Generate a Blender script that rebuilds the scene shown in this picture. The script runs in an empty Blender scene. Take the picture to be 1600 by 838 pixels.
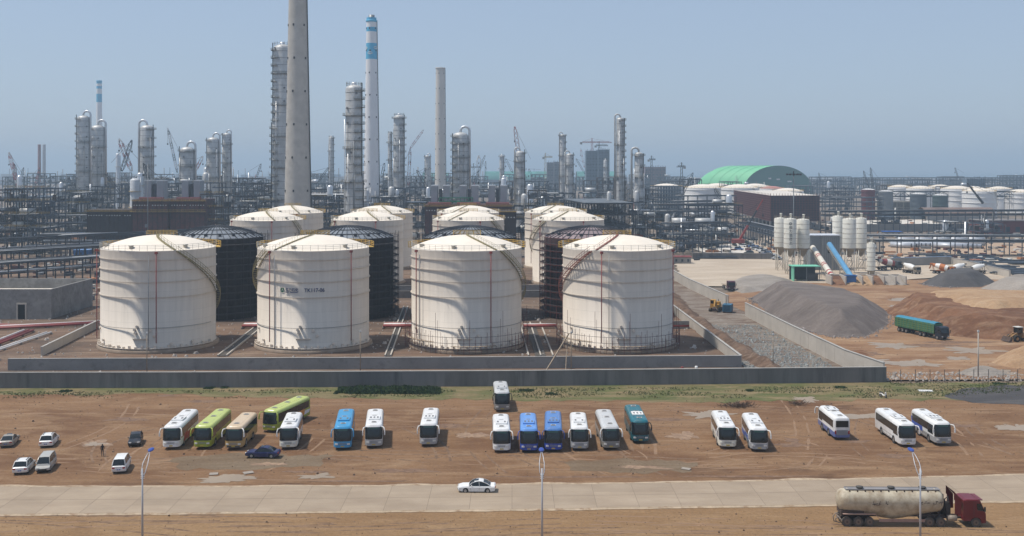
import bpy, math, random
from math import sin, cos, pi, radians, sqrt, atan2
from mathutils import Vector, Matrix, noise
R_ = random.Random(7)
S = bpy.context.scene
C = S.collection

# ---------------------------------------------------------------- camera, sky, sun, exposure
F, H, YH, CX = 1650.0, 40.0, 262.0, 800.0      # focal length in pixels of the 1600 px frame, eye height, horizon row
cd = bpy.data.cameras.new('camera'); cam = bpy.data.objects.new('camera', cd); C.objects.link(cam)
cam.location = (0, 0, H); cam.rotation_euler = (radians(90), 0, 0)
cd.sensor_width = 36; cd.lens = 36 * F / 1600; cd.shift_y = -(419 - YH) / 1600.0
cd.clip_start = 1; cd.clip_end = 90000
S.camera = cam
SUN_EL, SUN_AZ = radians(65), radians(-90)      # azimuth clockwise from +Y
w = bpy.data.worlds.new('World'); S.world = w; w.use_nodes = True
nt = w.node_tree; nt.nodes.clear()
sky = nt.nodes.new('ShaderNodeTexSky'); sky.sky_type = 'NISHITA'; sky.sun_disc = False
sky.sun_elevation = SUN_EL; sky.sun_rotation = SUN_AZ
sky.altitude = 0; sky.air_density = 1.0; sky.dust_density = 1.0; sky.ozone_density = 3.0
bg = nt.nodes.new('ShaderNodeBackground'); bg.inputs['Strength'].default_value = 0.098
wo = nt.nodes.new('ShaderNodeOutputWorld')
hs = nt.nodes.new('ShaderNodeMixRGB'); hs.inputs[0].default_value = .6; hs.inputs[2].default_value = (4.15, 5.1, 6.7, 1)   # milky summer haze over the clear-sky model
nt.links.new(sky.outputs[0], hs.inputs[1]); nt.links.new(hs.outputs[0], bg.inputs[0]); nt.links.new(bg.outputs[0], wo.inputs[0])
sd = bpy.data.lights.new('sun', 'SUN'); sun = bpy.data.objects.new('sun', sd); C.objects.link(sun)
sd.energy = 3.7; sd.angle = radians(3.0); sd.color = (1, .94, .85)
sv = Vector((sin(SUN_AZ) * cos(SUN_EL), cos(SUN_AZ) * cos(SUN_EL), sin(SUN_EL)))
sun.rotation_euler = sv.to_track_quat('Z', 'Y').to_euler(); sun.location = (-100, 100, 300)
S.view_settings.view_transform = 'Standard'; S.view_settings.look = 'None'
S.view_settings.exposure = 0.15; S.view_settings.gamma = 1
S.cycles.use_denoising = True
S.cycles.max_bounces = 5; S.cycles.diffuse_bounces = 3; S.cycles.glossy_bounces = 2
S.cycles.transparent_max_bounces = 8; S.cycles.volume_bounces = 0; S.cycles.caustics_reflective = False

def G(px, py, z=0.0):
    D = F * (H - z) / (py - YH); return Vector(((px - CX) * D / F, D, z))
def GX(px, D): return (px - CX) * D / F
def GZ(py, D): return H - (py - YH) * D / F

# ---------------------------------------------------------------- materials
_m = {}
def M(name, col, rough=.7, metal=0.0, var=.15, scale=.6, bump=0.0, bscale=8.0, streak=False, col2=None, thr=(.45, .6), scale2=None, stretch=None, coord='Object', mixf=1.0, emit=None):
    if name in _m: return _m[name]
    m = bpy.data.materials.new(name); m.use_nodes = True; t = m.node_tree; N = t.nodes; L = t.links
    b = N['Principled BSDF']; b.inputs['Roughness'].default_value = rough; b.inputs['Metallic'].default_value = metal
    tc = N.new('ShaderNodeTexCoord'); vec = tc.outputs[coord]
    def mapped(sc):
        mp = N.new('ShaderNodeMapping'); mp.inputs['Scale'].default_value = sc; L.new(vec, mp.inputs[0]); return mp.outputs[0]
    v = mapped((1, 1, .12)) if streak else (mapped(stretch) if stretch else vec)
    def noise_(s, v, d=6, r=.6):
        n = N.new('ShaderNodeTexNoise'); n.inputs['Scale'].default_value = s; n.inputs['Detail'].default_value = d; n.inputs['Roughness'].default_value = r
        L.new(v, n.inputs['Vector']); return n.outputs['Fac']
    def ramp(fac, a, bb, c0, c1):
        r = N.new('ShaderNodeValToRGB'); e = r.color_ramp.elements; e[0].position = a; e[1].position = bb
        e[0].color = (*c0, 1); e[1].color = (*c1, 1); L.new(fac, r.inputs[0]); return r.outputs[0]
    cl = lambda c, k: tuple(max(0, min(1, x * k)) for x in c)
    base = ramp(noise_(scale, v), .3, .7, cl(col, 1 - var), cl(col, 1 + var))
    if col2:
        mx = N.new('ShaderNodeMixRGB'); f = ramp(noise_(scale2 or scale * 2.3, v, 8, .65), thr[0], thr[1], (0, 0, 0), (mixf,) * 3)
        L.new(f, mx.inputs[0]); L.new(base, mx.inputs[1]); mx.inputs[2].default_value = (*col2, 1); base = mx.outputs[0]
    L.new(base, b.inputs['Base Color'])
    if bump:
        bn = N.new('ShaderNodeBump'); bn.inputs['Strength'].default_value = bump; bn.inputs['Distance'].default_value = .1
        L.new(noise_(bscale, v), bn.inputs['Height']); L.new(bn.outputs[0], b.inputs['Normal'])
    if emit: b.inputs['Emission Color'].default_value = (*emit[0], 1); b.inputs['Emission Strength'].default_value = emit[1]
    _m[name] = m; return m

def ground_mat(name, base, dark, light, wet=None, sx=.35, bump=.6, green=None, big=.035, fine=2.2):
    """dirt: broad patches, long streaks along the lot, fine clods, damp stains"""
    m = bpy.data.materials.new(name); m.use_nodes = True; t = m.node_tree; N = t.nodes; L = t.links
    b = N['Principled BSDF']; b.inputs['Roughness'].default_value = .95; b.inputs['Specular IOR Level'].default_value = .2
    tc = N.new('ShaderNodeTexCoord'); vec = tc.outputs['Object']
    def nz(s, sc=(1, 1, 1), d=6, r=.62, dist=0.0, loc=(0, 0, 0)):
        mp = N.new('ShaderNodeMapping'); mp.inputs['Scale'].default_value = sc; mp.inputs['Location'].default_value = loc; L.new(vec, mp.inputs[0])
        n = N.new('ShaderNodeTexNoise'); n.inputs['Scale'].default_value = s; n.inputs['Detail'].default_value = d; n.inputs['Roughness'].default_value = r
        n.inputs['Distortion'].default_value = dist; L.new(mp.outputs[0], n.inputs['Vector']); return n.outputs['Fac']
    def rp(f, a, bb):
        r = N.new('ShaderNodeMapRange'); r.inputs[1].default_value = a; r.inputs[2].default_value = bb; L.new(f, r.inputs[0]); return r.outputs[0]
    def mix(f, a, c, k=1.0):
        x = N.new('ShaderNodeMixRGB')
        if k != 1.0:
            q = N.new('ShaderNodeMath'); q.operation = 'MULTIPLY'; L.new(f, q.inputs[0]); q.inputs[1].default_value = k; f = q.outputs[0]
        L.new(f, x.inputs[0])
        if isinstance(a, tuple): x.inputs[1].default_value = (*a, 1)
        else: L.new(a, x.inputs[1])
        x.inputs[2].default_value = (*c, 1); return x.outputs[0]
    o = mix(rp(nz(big, (1, 1.6, 1), 8, .6, .4), .42, .62), base, dark)
    o = mix(rp(nz(big * 2.4, (.7, 1.8, 1), 8, .65, .8, (31, 7, 0)), .5, .66), o, light, .8)
    o = mix(rp(nz(sx, (.18, 1.5, 1), 5, .6, .5), .5, .7), o, dark, .55)
    o = mix(rp(nz(sx * 2, (.12, 1.2, 1), 5, .6, .3, (5, 80, 0)), .52, .72), o, light, .5)
    if green: o = mix(rp(nz(.12, (.5, 1.6, 1), 8, .7, 0, (9, 9, 0)), .52, .62), o, green, .7)
    if wet: o = mix(rp(nz(.06, (.6, 1.7, 1), 9, .7, 1.0, (60, 11, 0)), .58, .68), o, wet, .85)
    f3 = nz(fine, (1, 1, 1), 8, .75)
    x = N.new('ShaderNodeMixRGB'); x.blend_type = 'MULTIPLY'; x.inputs[0].default_value = .55
    r = N.new('ShaderNodeMapRange'); r.inputs[1].default_value = .3; r.inputs[2].default_value = .7; r.inputs[3].default_value = .55; r.inputs[4].default_value = 1.3; L.new(f3, r.inputs[0])
    L.new(o, x.inputs[1]); L.new(r.outputs[0], x.inputs[2]); L.new(x.outputs[0], b.inputs['Base Color'])
    bn = N.new('ShaderNodeBump'); bn.inputs['Strength'].default_value = bump; bn.inputs['Distance'].default_value = .25
    ad = N.new('ShaderNodeMath'); ad.operation = 'ADD'; L.new(f3, ad.inputs[0]); L.new(nz(.8, (.4, 1.3, 1), 6, .7, 1.0), ad.inputs[1])
    L.new(ad.outputs[0], bn.inputs['Height']); L.new(bn.outputs[0], b.inputs['Normal'])
    return m

# ---------------------------------------------------------------- mesh builder
class MB:
    def __init__(s): s.v = []; s.f = []; s.mi = []; s.sm = []
    def face(s, idx, mi=0, sm=False): s.f.append(idx); s.mi.append(mi); s.sm.append(sm)
    def box(s, x, y, z, sx, sy, sz, rz=0, mi=0):          # centre x,y ; z = bottom
        n = len(s.v); c, q = cos(rz), sin(rz)
        for dz in (0, sz):
            for dx, dy in ((-.5, -.5), (.5, -.5), (.5, .5), (-.5, .5)):
                a, b = dx * sx, dy * sy; s.v.append((x + a * c - b * q, y + a * q + b * c, z + dz))
        for f in ((3, 2, 1, 0), (4, 5, 6, 7), (0, 1, 5, 4), (1, 2, 6, 5), (2, 3, 7, 6), (3, 0, 4, 7)): s.face([n + i for i in f], mi)
        return s
    def beam(s, p, q, w, h=None, mi=0):
        p, q = Vector(p), Vector(q); d = q - p
        if d.length < 1e-6: return s
        h = h or w; d.normalize(); up = Vector((0, 0, 1)) if abs(d.z) < .95 else Vector((0, 1, 0))
        a = d.cross(up).normalized(); b = a.cross(d).normalized(); n = len(s.v)
        for e in (p, q):
            for i, j in ((-.5, -.5), (.5, -.5), (.5, .5), (-.5, .5)): s.v.append(tuple(e + a * (i * w) + b * (j * h)))
        for f in ((3, 2, 1, 0), (4, 5, 6, 7), (0, 1, 5, 4), (1, 2, 6, 5), (2, 3, 7, 6), (3, 0, 4, 7)): s.face([n + i for i in f], mi)
        return s
    def tube(s, pts, r, n=8, mi=0, r2=None, cap=True):
        pts = [Vector(p) for p in pts]; rows = []; prev = None
        for i, p in enumerate(pts):
            d = (pts[min(i + 1, len(pts) - 1)] - pts[max(i - 1, 0)]).normalized()
            if prev is None:
                up = Vector((0, 0, 1)) if abs(d.z) < .9 else Vector((0, 1, 0)); a = d.cross(up).normalized()
            else: a = (prev - d * prev.dot(d)).normalized()
            prev = a; b = d.cross(a); rr = r if r2 is None else r + (r2 - r) * i / (len(pts) - 1)
            rows.append(len(s.v))
            for k in range(n): t = 2 * pi * k / n; s.v.append(tuple(p + a * (rr * cos(t)) + b * (rr * sin(t))))
        for i in range(len(rows) - 1):
            for k in range(n): s.face([rows[i] + k, rows[i] + (k + 1) % n, rows[i + 1] + (k + 1) % n, rows[i + 1] + k], mi, True)
        if cap: s.face([rows[0] + k for k in reversed(range(n))], mi); s.face([rows[-1] + k for k in range(n)], mi)
        return s
    def lathe(s, prof, n=32, x=0, y=0, mi=0, sm=True, mis=None):
        rows = []
        for r, z in prof:
            rows.append((len(s.v), r))
            if r < 1e-6: s.v.append((x, y, z))
            else:
                for k in range(n): t = 2 * pi * k / n; s.v.append((x + r * cos(t), y + r * sin(t), z))
        for i in range(len(rows) - 1):
            (a, ra), (b, rb) = rows[i], rows[i + 1]; m_ = mis[i] if mis else mi
            for k in range(n):
                j = (k + 1) % n
                if ra < 1e-6 and rb < 1e-6: continue
                if ra < 1e-6: s.face([a, b + j, b + k][::-1], m_, sm)
                elif rb < 1e-6: s.face([a + k, a + j, b], m_, sm)
                else: s.face([a + k, a + j, b + j, b + k], m_, sm)
        return s
    def arc(s, x, y, r, a0, a1, z, w, h, n=24, mi=0):       # flat ring piece; angle from front (-Y) toward +X
        for i in range(n):
            t0, t1 = a0 + (a1 - a0) * i / n, a0 + (a1 - a0) * (i + 1) / n
            s.beam((x + r * sin(t0), y - r * cos(t0), z), (x + r * sin(t1), y - r * cos(t1), z), w, h, mi)
        return s
    def cylx(s, x, y, z, r, wd, n=16, mi=0, ax=(1, 0, 0)):
        a = Vector(ax).normalized() * wd / 2; p = Vector((x, y, z)); return s.tube([p - a, p + a], r, n, mi)
    def grid(s, rows, mi=0, sm=True, closed=False):
        st = []
        for r in rows: st.append(len(s.v)); s.v.extend([tuple(p) for p in r])
        n = len(rows[0])
        for i in range(len(rows) - 1):
            for k in range(n if closed else n - 1):
                j = (k + 1) % n; s.face([st[i] + k, st[i] + j, st[i + 1] + j, st[i + 1] + k], mi, sm)
        return s
    def poly(s, pts, mi=0):
        n = len(s.v); s.v.extend([tuple(p) for p in pts]); s.face(list(range(n, n + len(pts))), mi); return s
    def slab(s, pts, z0, z1, mi=0):
        n = len(s.v); k = len(pts); s.v.extend([(p[0], p[1], z0) for p in pts]); s.v.extend([(p[0], p[1], z1) for p in pts])
        s.face([n + i for i in reversed(range(k))], mi); s.face([n + k + i for i in range(k)], mi)
        for i in range(k): j = (i + 1) % k; s.face([n + i, n + j, n + k + j, n + k + i], mi)
        return s
    def extr(s, prof, x0, x1, mi=0, sm=False):               # (y,z) outline pushed along x
        n = len(s.v); k = len(prof); s.v.extend([(x0, p[0], p[1]) for p in prof]); s.v.extend([(x1, p[0], p[1]) for p in prof])
        s.face([n + i for i in range(k)], mi); s.face([n + k + i for i in reversed(range(k))], mi)
        for i in range(k): j = (i + 1) % k; s.face([n + j, n + i, n + k + i, n + k + j], mi, sm)
        return s
    def build(s, name, mats, parent=None, loc=None):
        me = bpy.data.meshes.new(name); me.from_pydata(s.v, [], s.f); mats = mats if isinstance(mats, (list, tuple)) else [mats]
        for m in mats: me.materials.append(m)
        me.polygons.foreach_set('material_index', s.mi); me.polygons.foreach_set('use_smooth', s.sm); me.update()
        o = bpy.data.objects.new(name, me); C.objects.link(o)
        if parent is not None: o.parent = parent
        if loc: o.location = loc
        return o
def tag(o, label=None, cat=None, group=None, kind=None):
    if label: o['label'] = label
    if cat: o['category'] = cat
    if group: o['group'] = group
    if kind: o['kind'] = kind
    return o
def E(name, label, cat, loc=(0, 0, 0), rz=0, group=None):
    o = bpy.data.objects.new(name, None); C.objects.link(o); o.location = loc; o.rotation_euler = (0, 0, rz); o.empty_display_size = .5
    return tag(o, label, cat, group)
def struct(o): o['kind'] = 'structure'; return o
def stuff(o, label=None, cat=None): return tag(o, label, cat, None, 'stuff')
def children(o): return [c for c in C.objects if c.parent == o]
def dup(o, loc, rz, label=None, group=None):
    kids = {}
    for c in list(C.objects):
        if c.parent: kids.setdefault(c.parent.name, []).append(c)
    r = o.copy(); C.objects.link(r); r.location = loc; r.rotation_euler = (0, 0, rz)
    if label: r['label'] = label
    if group: r['group'] = group
    def rec(a, b):
        for ch in kids.get(a.name, []):
            c = ch.copy(); C.objects.link(c); c.parent = b; rec(ch, c)
    rec(o, r); return r
def sheet(name, pts, z, mat, jit=.6, step=3.0, seed=1):
    """irregular flat patch of ground, its edge broken up"""
    rr = random.Random(seed); out = []; n = len(pts)
    for i in range(n):
        a, b = Vector(pts[i][:2]), Vector(pts[(i + 1) % n][:2]); k = max(1, int((b - a).length / step)); nr = (b - a).normalized(); nr = Vector((-nr.y, nr.x))
        for j in range(k): out.append(a.lerp(b, j / k) + nr * rr.uniform(-jit, jit) * (1 if j else .4))
    o = MB().poly([(p.x, p.y, z) for p in out]).build(name, mat); return struct(o)
# ---------------------------------------------------------------- palette
steel = M('dark_steel', (.045, .052, .062), .6, .3, .35, .3, col2=(.10, .06, .045), thr=(.6, .7), scale2=.15)
steelb = M('blue_steel', (.06, .08, .105), .6, .2, .3, .3)
steelg = M('grey_steel', (.20, .21, .22), .5, .4, .25, .3)
rust = M('maroon_primer', (.105, .032, .030), .75, 0, .35, .25, col2=(.04, .03, .03), thr=(.45, .65))
redp = M('red_pipe', (.23, .045, .04), .6, 0, .25, .3)
yel = M('yellow_rail', (.50, .32, .06), .6, 0, .3, .5)
olive = M('olive_stair', (.24, .20, .09), .7, 0, .3, .5)
clad = M('column_cladding', (.50, .495, .48), .5, .2, .14, .35, bump=.15, bscale=.8, streak=False, col2=(.37, .36, .34), thr=(.5, .7), scale2=.12)
bright = M('bright_metal', (.62, .63, .64), .35, .5, .1, .5)
whitep = M('white_paint', (.74, .73, .70), .5, 0, .06, .5)
offw = M('off_white_plate', (.55, .54, .50), .7, 0, .15, .3)
conc = M('concrete_grey', (.27, .26, .245), .9, 0, .18, .25, bump=.3, bscale=3, col2=(.16, .155, .145), thr=(.5, .75), scale2=.5)
concd = M('concrete_render_dark', (.20, .19, .18), .9, 0, .35, .2, bump=.3, bscale=3, streak=True, col2=(.085, .082, .08), thr=(.45, .7), scale2=.4)
concl = M('concrete_pale', (.46, .42, .365), .9, 0, .12, .2, bump=.3, bscale=3)
greenr = M('green_sheet', (.16, .52, .26), .5, 0, .06, .05)
green_shade = M('green_sheet_shaded', (.012, .12, .08), .6, 0, .1, .05)  # shaded copy of the hall roof green: end wall's shade put into the colour
tealn = M('green_netting', (.05, .22, .19), .8, 0, .3, .05)
bluep = M('blue_sheet', (.03, .14, .38), .5, 0, .15, .3)
bluec = M('blue_cover', (.09, .26, .44), .5, 0, .12, .4)
black = M('black_pipe', (.02, .022, .026), .5, 0, .2, .5)
rubber = M('tyre_rubber', (.025, .024, .023), .9, 0, .2, 2)
glass = M('dark_glass', (.012, .016, .018), .08, 0, .2, .5)
chrome = M('wheel_metal', (.35, .35, .35), .4, .6, .1, 2)
wood = M('weathered_wood', (.32, .25, .18), .9, 0, .25, 2)
beige = M('dusty_beige', (.38, .33, .27), .8, 0, .2, .3)
lightm = M('lamp_lens_grey', (.65, .65, .62), .2, 0, .05, 3)

# ---------------------------------------------------------------- ground, road, sea
dirt = ground_mat('dirt_far', (.19, .145, .105), (.11, .09, .075), (.30, .25, .20), None, .12, .3, big=.012)
lot_m = ground_mat('dirt_lot', (.235, .136, .072), (.158, .083, .043), (.31, .20, .115), (.10, .055, .033), .35, .7, big=.05)
verge_m = ground_mat('dirt_verge', (.285, .177, .090), (.235, .140, .070), (.33, .217, .12), None, .5, .6)
farm_m = ground_mat('dirt_tank_farm', (.18, .115, .078), (.10, .072, .055), (.27, .195, .14), None, .3, .7)
mud_m = ground_mat('dirt_orange', (.30, .18, .10), (.20, .105, .056), (.38, .26, .165), (.155, .085, .05), .3, .6, big=.05)
yard_m = ground_mat('concrete_yard', (.47, .39, .30), (.40, .32, .24), (.54, .46, .37), None, .2, .2)
grass_m = ground_mat('thin_grass', (.20, .155, .08), (.10, .11, .04), (.29, .21, .12), None, .3, .6, green=(.09, .115, .035), big=.09)
gravel_m = ground_mat('dark_gravel', (.085, .08, .082), (.06, .058, .06), (.13, .12, .115), None, .5, .8, fine=4)
rub_m = ground_mat('rubble_soil', (.22, .18, .145), (.13, .085, .06), (.33, .30, .26), (.11, .07, .05), .5, .9, big=.12, fine=1.5)
COAST = 4300
o = MB(); o.poly([(-16000, -120, -.35), (16000, -120, -.35), (16000, COAST, -.35), (-16000, COAST, -.35)]); struct(o.build('ground', dirt))
seam = M('sea_water', (.05, .12, .16), .25, 0, .2, .002, bump=.4, bscale=.02)
o = MB(); o.poly([(-30000, COAST, -.5), (30000, COAST, -.5), (30000, 42000, -.5), (-30000, 42000, -.5)]); struct(o.build('sea', seam))
# road runs from lower left to upper right; its far and near edges
def yfar(x): q = max(-100, min(100, x)); return 132.9 + .037 * q + .0004 * q * q + .03 * (x - q)
def ynear(x): q = max(-100, min(100, x)); return 123.4 + .041 * q + .0002 * q * q + .03 * (x - q)
X0, X1 = -420, 420
sheet('parking_ground', [(-300, 128), (300, 128), (300, 192), (120, 193), (-300, 190)], -.04, lot_m, 0, 20)
sheet('verge_ground', [(-300, 20), (300, 20), (300, 128.1), (-300, 128.1)], -.03, verge_m, 0, 20)
sheet('tank_farm_ground', [(-300, 191), (62, 195.5), (62, 480), (-300, 480)], -.045, farm_m, 0, 20)
road_m = bpy.data.materials.new('concrete_road'); road_m.use_nodes = True
t = road_m.node_tree; N = t.nodes; L = t.links; b = N['Principled BSDF']; b.inputs['Roughness'].default_value = .9
tc = N.new('ShaderNodeTexCoord')
def _nz(s, sc):
    mp = N.new('ShaderNodeMapping'); mp.inputs['Scale'].default_value = sc; L.new(tc.outputs['Object'], mp.inputs[0])
    n = N.new('ShaderNodeTexNoise'); n.inputs['Scale'].default_value = s; n.inputs['Detail'].default_value = 7; n.inputs['Roughness'].default_value = .65; L.new(mp.outputs[0], n.inputs[0]); return n.outputs['Fac']
def _rp(f, a, bb, c0, c1):
    r = N.new('ShaderNodeValToRGB'); e = r.color_ramp.elements; e[0].position = a; e[1].position = bb; e[0].color = (*c0, 1); e[1].color = (*c1, 1); L.new(f, r.inputs[0]); return r.outputs[0]
c = _rp(_nz(.25, (.5, 1, 1)), .35, .65, (.30, .23, .162), (.375, .295, .212))
wv = N.new('ShaderNodeTexBrick'); wv.offset = 0; wv.inputs['Scale'].default_value = 1; wv.inputs['Brick Width'].default_value = 5; wv.inputs['Row Height'].default_value = 5.2; wv.inputs['Mortar Size'].default_value = .03; wv.inputs['Color1'].default_value = (1, 1, 1, 1); wv.inputs['Color2'].default_value = (.55, .55, .55, 1); wv.inputs['Mortar'].default_value = (.3, .3, .3, 1); L.new(tc.outputs['Object'], wv.inputs[0])
x = N.new('ShaderNodeMixRGB'); x.blend_type = 'MULTIPLY'; x.inputs[0].default_value = .3; L.new(c, x.inputs[1]); L.new(wv.outputs['Color'], x.inputs[2])
x2 = N.new('ShaderNodeMixRGB'); x2.inputs[2].default_value = (.27, .20, .14, 1); L.new(_rp(_nz(.5, (.15, 1, 1)), .55, .75, (0, 0, 0), (.7, .7, .7)), x2.inputs[0]); L.new(x.outputs[0], x2.inputs[1])
L.new(x2.outputs[0], b.inputs['Base Color'])
mb = MB(); rr = random.Random(3); top = []; bot = []
xs = [X0 + i * 1.5 for i in range(int((X1 - X0) / 1.5) + 1)]
for x_ in xs:
    top.append((x_, yfar(x_) + .25 * noise.noise(Vector((x_ * .13, 3, 0))) + rr.uniform(-.06, .06)))
    bot.append((x_, ynear(x_) + .25 * noise.noise(Vector((x_ * .11, 9, 0))) + rr.uniform(-.1, .1)))
mb.grid([[(a, y, -.02) for a, y in bot], [(a, y, .09) for a, y in bot], [(a, y, .09) for a, y in top], [(a, y, -.02) for a, y in top]], sm=False)
struct(mb.build('road', road_m))
# pale crust of spilled concrete along both road edges
crust = M('pale_crust', (.40, .31, .215), .95, 0, .2, .8, col2=(.26, .17, .10), thr=(.5, .62), scale2=.7)
mb = MB(); mb.grid([[(a, y - .35 - .3 * abs(noise.noise(Vector((a * .3, 1, 0)))), .0) for a, y in bot], [(a, y + .1, .098) for a, y in bot]]); struct(mb.build('road_edge', crust))
mb = MB(); mb.grid([[(a, y - .1, .098) for a, y in top], [(a, y + .7 + .9 * abs(noise.noise(Vector((a * .12, 5, 0)))), .0) for a, y in top]]); struct(mb.build('road_edge', crust))
# joints
jm = M('joint_dark', (.19, .145, .105), .95)
mb = MB()
for k in range(-40, 41):
    xk = k * 5.0; mb.beam((xk, ynear(xk) + .1, .0935), (xk, yfar(xk) - .1, .0935), .05, .004)
struct(mb.build('road_joint', jm)); mb = MB(); mb.grid([[(a, y, .0945) for a, y in [(q[0], (q[1] + p_[1]) / 2 - .04) for q, p_ in zip(bot, top)]], [(a, y, .0945) for a, y in [(q[0], (q[1] + p_[1]) / 2 + .04) for q, p_ in zip(bot, top)]]], sm=False); struct(mb.build('road_joint', jm))
sheet('grass_ground', [(-300, 184.5), (-120, 183.5), (-100, 186), (-60, 186.5), (-40, 184), (0, 182), (30, 180), (62, 182), (80, 181), (120, 182), (300, 184), (300, 197.5), (68, 197), (-300, 189.8)], -.02, grass_m, 1.2, 2.0)
sheet('gravel_ground', [G(1475, 620), G(1500, 608), G(1560, 602), G(1700, 600), G(1700, 633), G(1590, 632), G(1520, 629)], -.012, gravel_m, .6, 1.5)
sheet('ash_ground', [G(270, 716), G(360, 708), G(520, 712), G(500, 728), G(380, 735), G(280, 733)], -.03, ground_mat('greyish_dirt', (.19, .14, .092), (.16, .11, .068), (.22, .165, .11)), .8, 1.2)
sheet('ash_ground', [G(880, 722), G(980, 716), G(1090, 722), G(1080, 736), G(960, 740), G(890, 735)], -.03, bpy.data.materials['greyish_dirt'], .8, 1.2)
# right hand yard
sheet('mud_ground', [(71, 199), (300, 205), (300, 372), (170, 380), (100, 372), (62, 330)], -.03, mud_m, 0, 20)
sheet('strip_ground', [(47, 199.5), (69, 199.5), (66, 260), (58, 420), (40, 420), (46, 290)], -.025, rub_m, 0, 10)
sheet('yard_ground', [G(1054, 405), G(1060, 428), G(1105, 447), G(1140, 447), G(1200, 440), G(1330, 444), G(1480, 432), G(1600, 440), G(1700, 440), G(1700, 405), G(1380, 398), G(1240, 400), G(1200, 372), G(1165, 372), G(1180, 404)], -.015, yard_m, .8, 3)
sheet('pale_ground', [G(1290, 346), G(1440, 343), G(1500, 352), G(1440, 353), G(1290, 352)], -.02, M('pale_slab', (.60, .55, .48), .9), .8, 6)
sheet('pale_ground', [G(1080, 388), G(1150, 380), G(1205, 402), G(1130, 403)], -.02, M('pale_slab', (.60, .55, .48)), .8, 4)
sheet('sand_ground', [G(1380, 380), G(1600, 380), G(1700, 398), G(1380, 398)], -.02, M('sand_tan', (.38, .27, .18), .95, 0, .15, .1), .8, 6)
# wheel tracks worn into the dirt
trk = [M('track_dark', (.13, .075, .042), .95, 0, .3, .5, col2=(.22, .135, .078), thr=(.42, .58), scale2=.8), M('track_pale', (.255, .155, .088), .95, 0, .2, .5, col2=(.22, .135, .078), thr=(.42, .58), scale2=.8)]
rr = random.Random(42)
def track(x0, y0, x1, y1, bend, gauge, wd, mi, z):
    a, b = Vector((x0, y0)), Vector((x1, y1)); d = b - a; nr = Vector((-d.y, d.x)).normalized(); k = max(10, int(d.length / 1.2)); mb = MB()
    for s_ in (-gauge / 2, gauge / 2):
        rows = []
        for i in range(k + 1):
            f = i / k; p = a + d * f + nr * (bend * sin(pi * f) + s_ + .12 * noise.noise(Vector((i * .3, x0, 1)))); w_ = wd * (.7 + .6 * abs(noise.noise(Vector((i * .35, s_, x0)))))
            if noise.noise(Vector((i * .22, y0, s_))) < -.08: w_ = .015
            rows.append([(p.x - nr.x * w_ / 2, p.y - nr.y * w_ / 2, z), (p.x + nr.x * w_ / 2, p.y + nr.y * w_ / 2, z)])
        mb.grid(rows, 0, False)
    struct(mb.build('wheel_track', trk[mi]))
for i in range(24):
    x = rr.uniform(-75, 75); y = rr.uniform(137, 150); track(x, y, x + rr.uniform(-9, 9), y + rr.uniform(14, 36), rr.uniform(-5, 5), 1.9, rr.uniform(.3, .6), rr.randrange(2), -.0335 + .0001 * i)
for i in range(22):
    x = rr.uniform(-85, 40); y = rr.uniform(138, 180); track(x, y, x + rr.uniform(20, 50), y + rr.uniform(-5, 5), rr.uniform(-4, 4), 1.8, rr.uniform(.3, .55), rr.randrange(2), -.0388 + .0001 * i)
for i in range(16):
    x = rr.uniform(-70, 30); track(x, rr.uniform(112, 121), x + rr.uniform(20, 50), rr.uniform(112, 121), rr.uniform(-1, 1), 1.9, .4, rr.randrange(2), -.027 + .0002 * i)
# puddles
pud = M('puddle_water', (.29, .222, .155), .42, 0, .1, .2)
def puddle(cx, cy, rx, ry, seed, mat=pud, nm='puddle'):
    rr = random.Random(seed); c0 = G(cx, cy); a = G(cx + rx, cy); bb = G(cx, cy - ry); c1 = G(cx, cy + ry); pts = []
    hw = a.x - c0.x; hd = (bb.y - c1.y) / 2
    for k in range(90):
        t_ = 2 * pi * k / 90; q = max(.15, .9 + .75 * noise.fractal(Vector((cos(t_) * 1.3 + seed * 3.1, sin(t_) * 1.3, seed)), .8, 2.0, 5))
        pts.append((c0.x + hw * q * cos(t_), c0.y + hd * q * sin(t_), -.012 + .0003 * seed if seed < 50 else (-.0185 + .0003 * (seed - 50) if seed < 80 else -.0285 + .0003 * (seed - 80))))
    struct(MB().poly(pts).build(nm, mat))
for i, a in enumerate([(352, 748, 46, 6), (497, 744, 28, 4), (1108, 648, 42, 6), (1258, 624, 24, 5), (1345, 650, 60, 5), (1590, 668, 30, 6), (300, 690, 1, 1),
                       (1420, 470, 26, 5), (1405, 480, 20, 3), (1395, 540, 38, 5), (1520, 548, 45, 5), (1360, 565, 45, 5), (1430, 568, 50, 5), (1500, 560, 20, 3), (1570, 582, 20, 5), (145, 694, 16, 3)]): puddle(*a, i + 1)
scab = M('dried_mud', (.29, .195, .125), .9, 0, .3, .9, col2=(.22, .14, .09), thr=(.45, .55), scale2=1.2)
for i, a in enumerate([(420, 725, 30, 3), (1068, 680, 24, 6), (735, 680, 22, 5), (150, 693, 24, 5), (1000, 730, 40, 3)]): puddle(*a, i + 51, scab, 'mud_patch')
damp = M('damp_soil', (.15, .085, .05), .85, 0, .3, .6, bump=.6, bscale=2, col2=(.20, .12, .07), thr=(.48, .56), scale2=.9)
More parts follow.
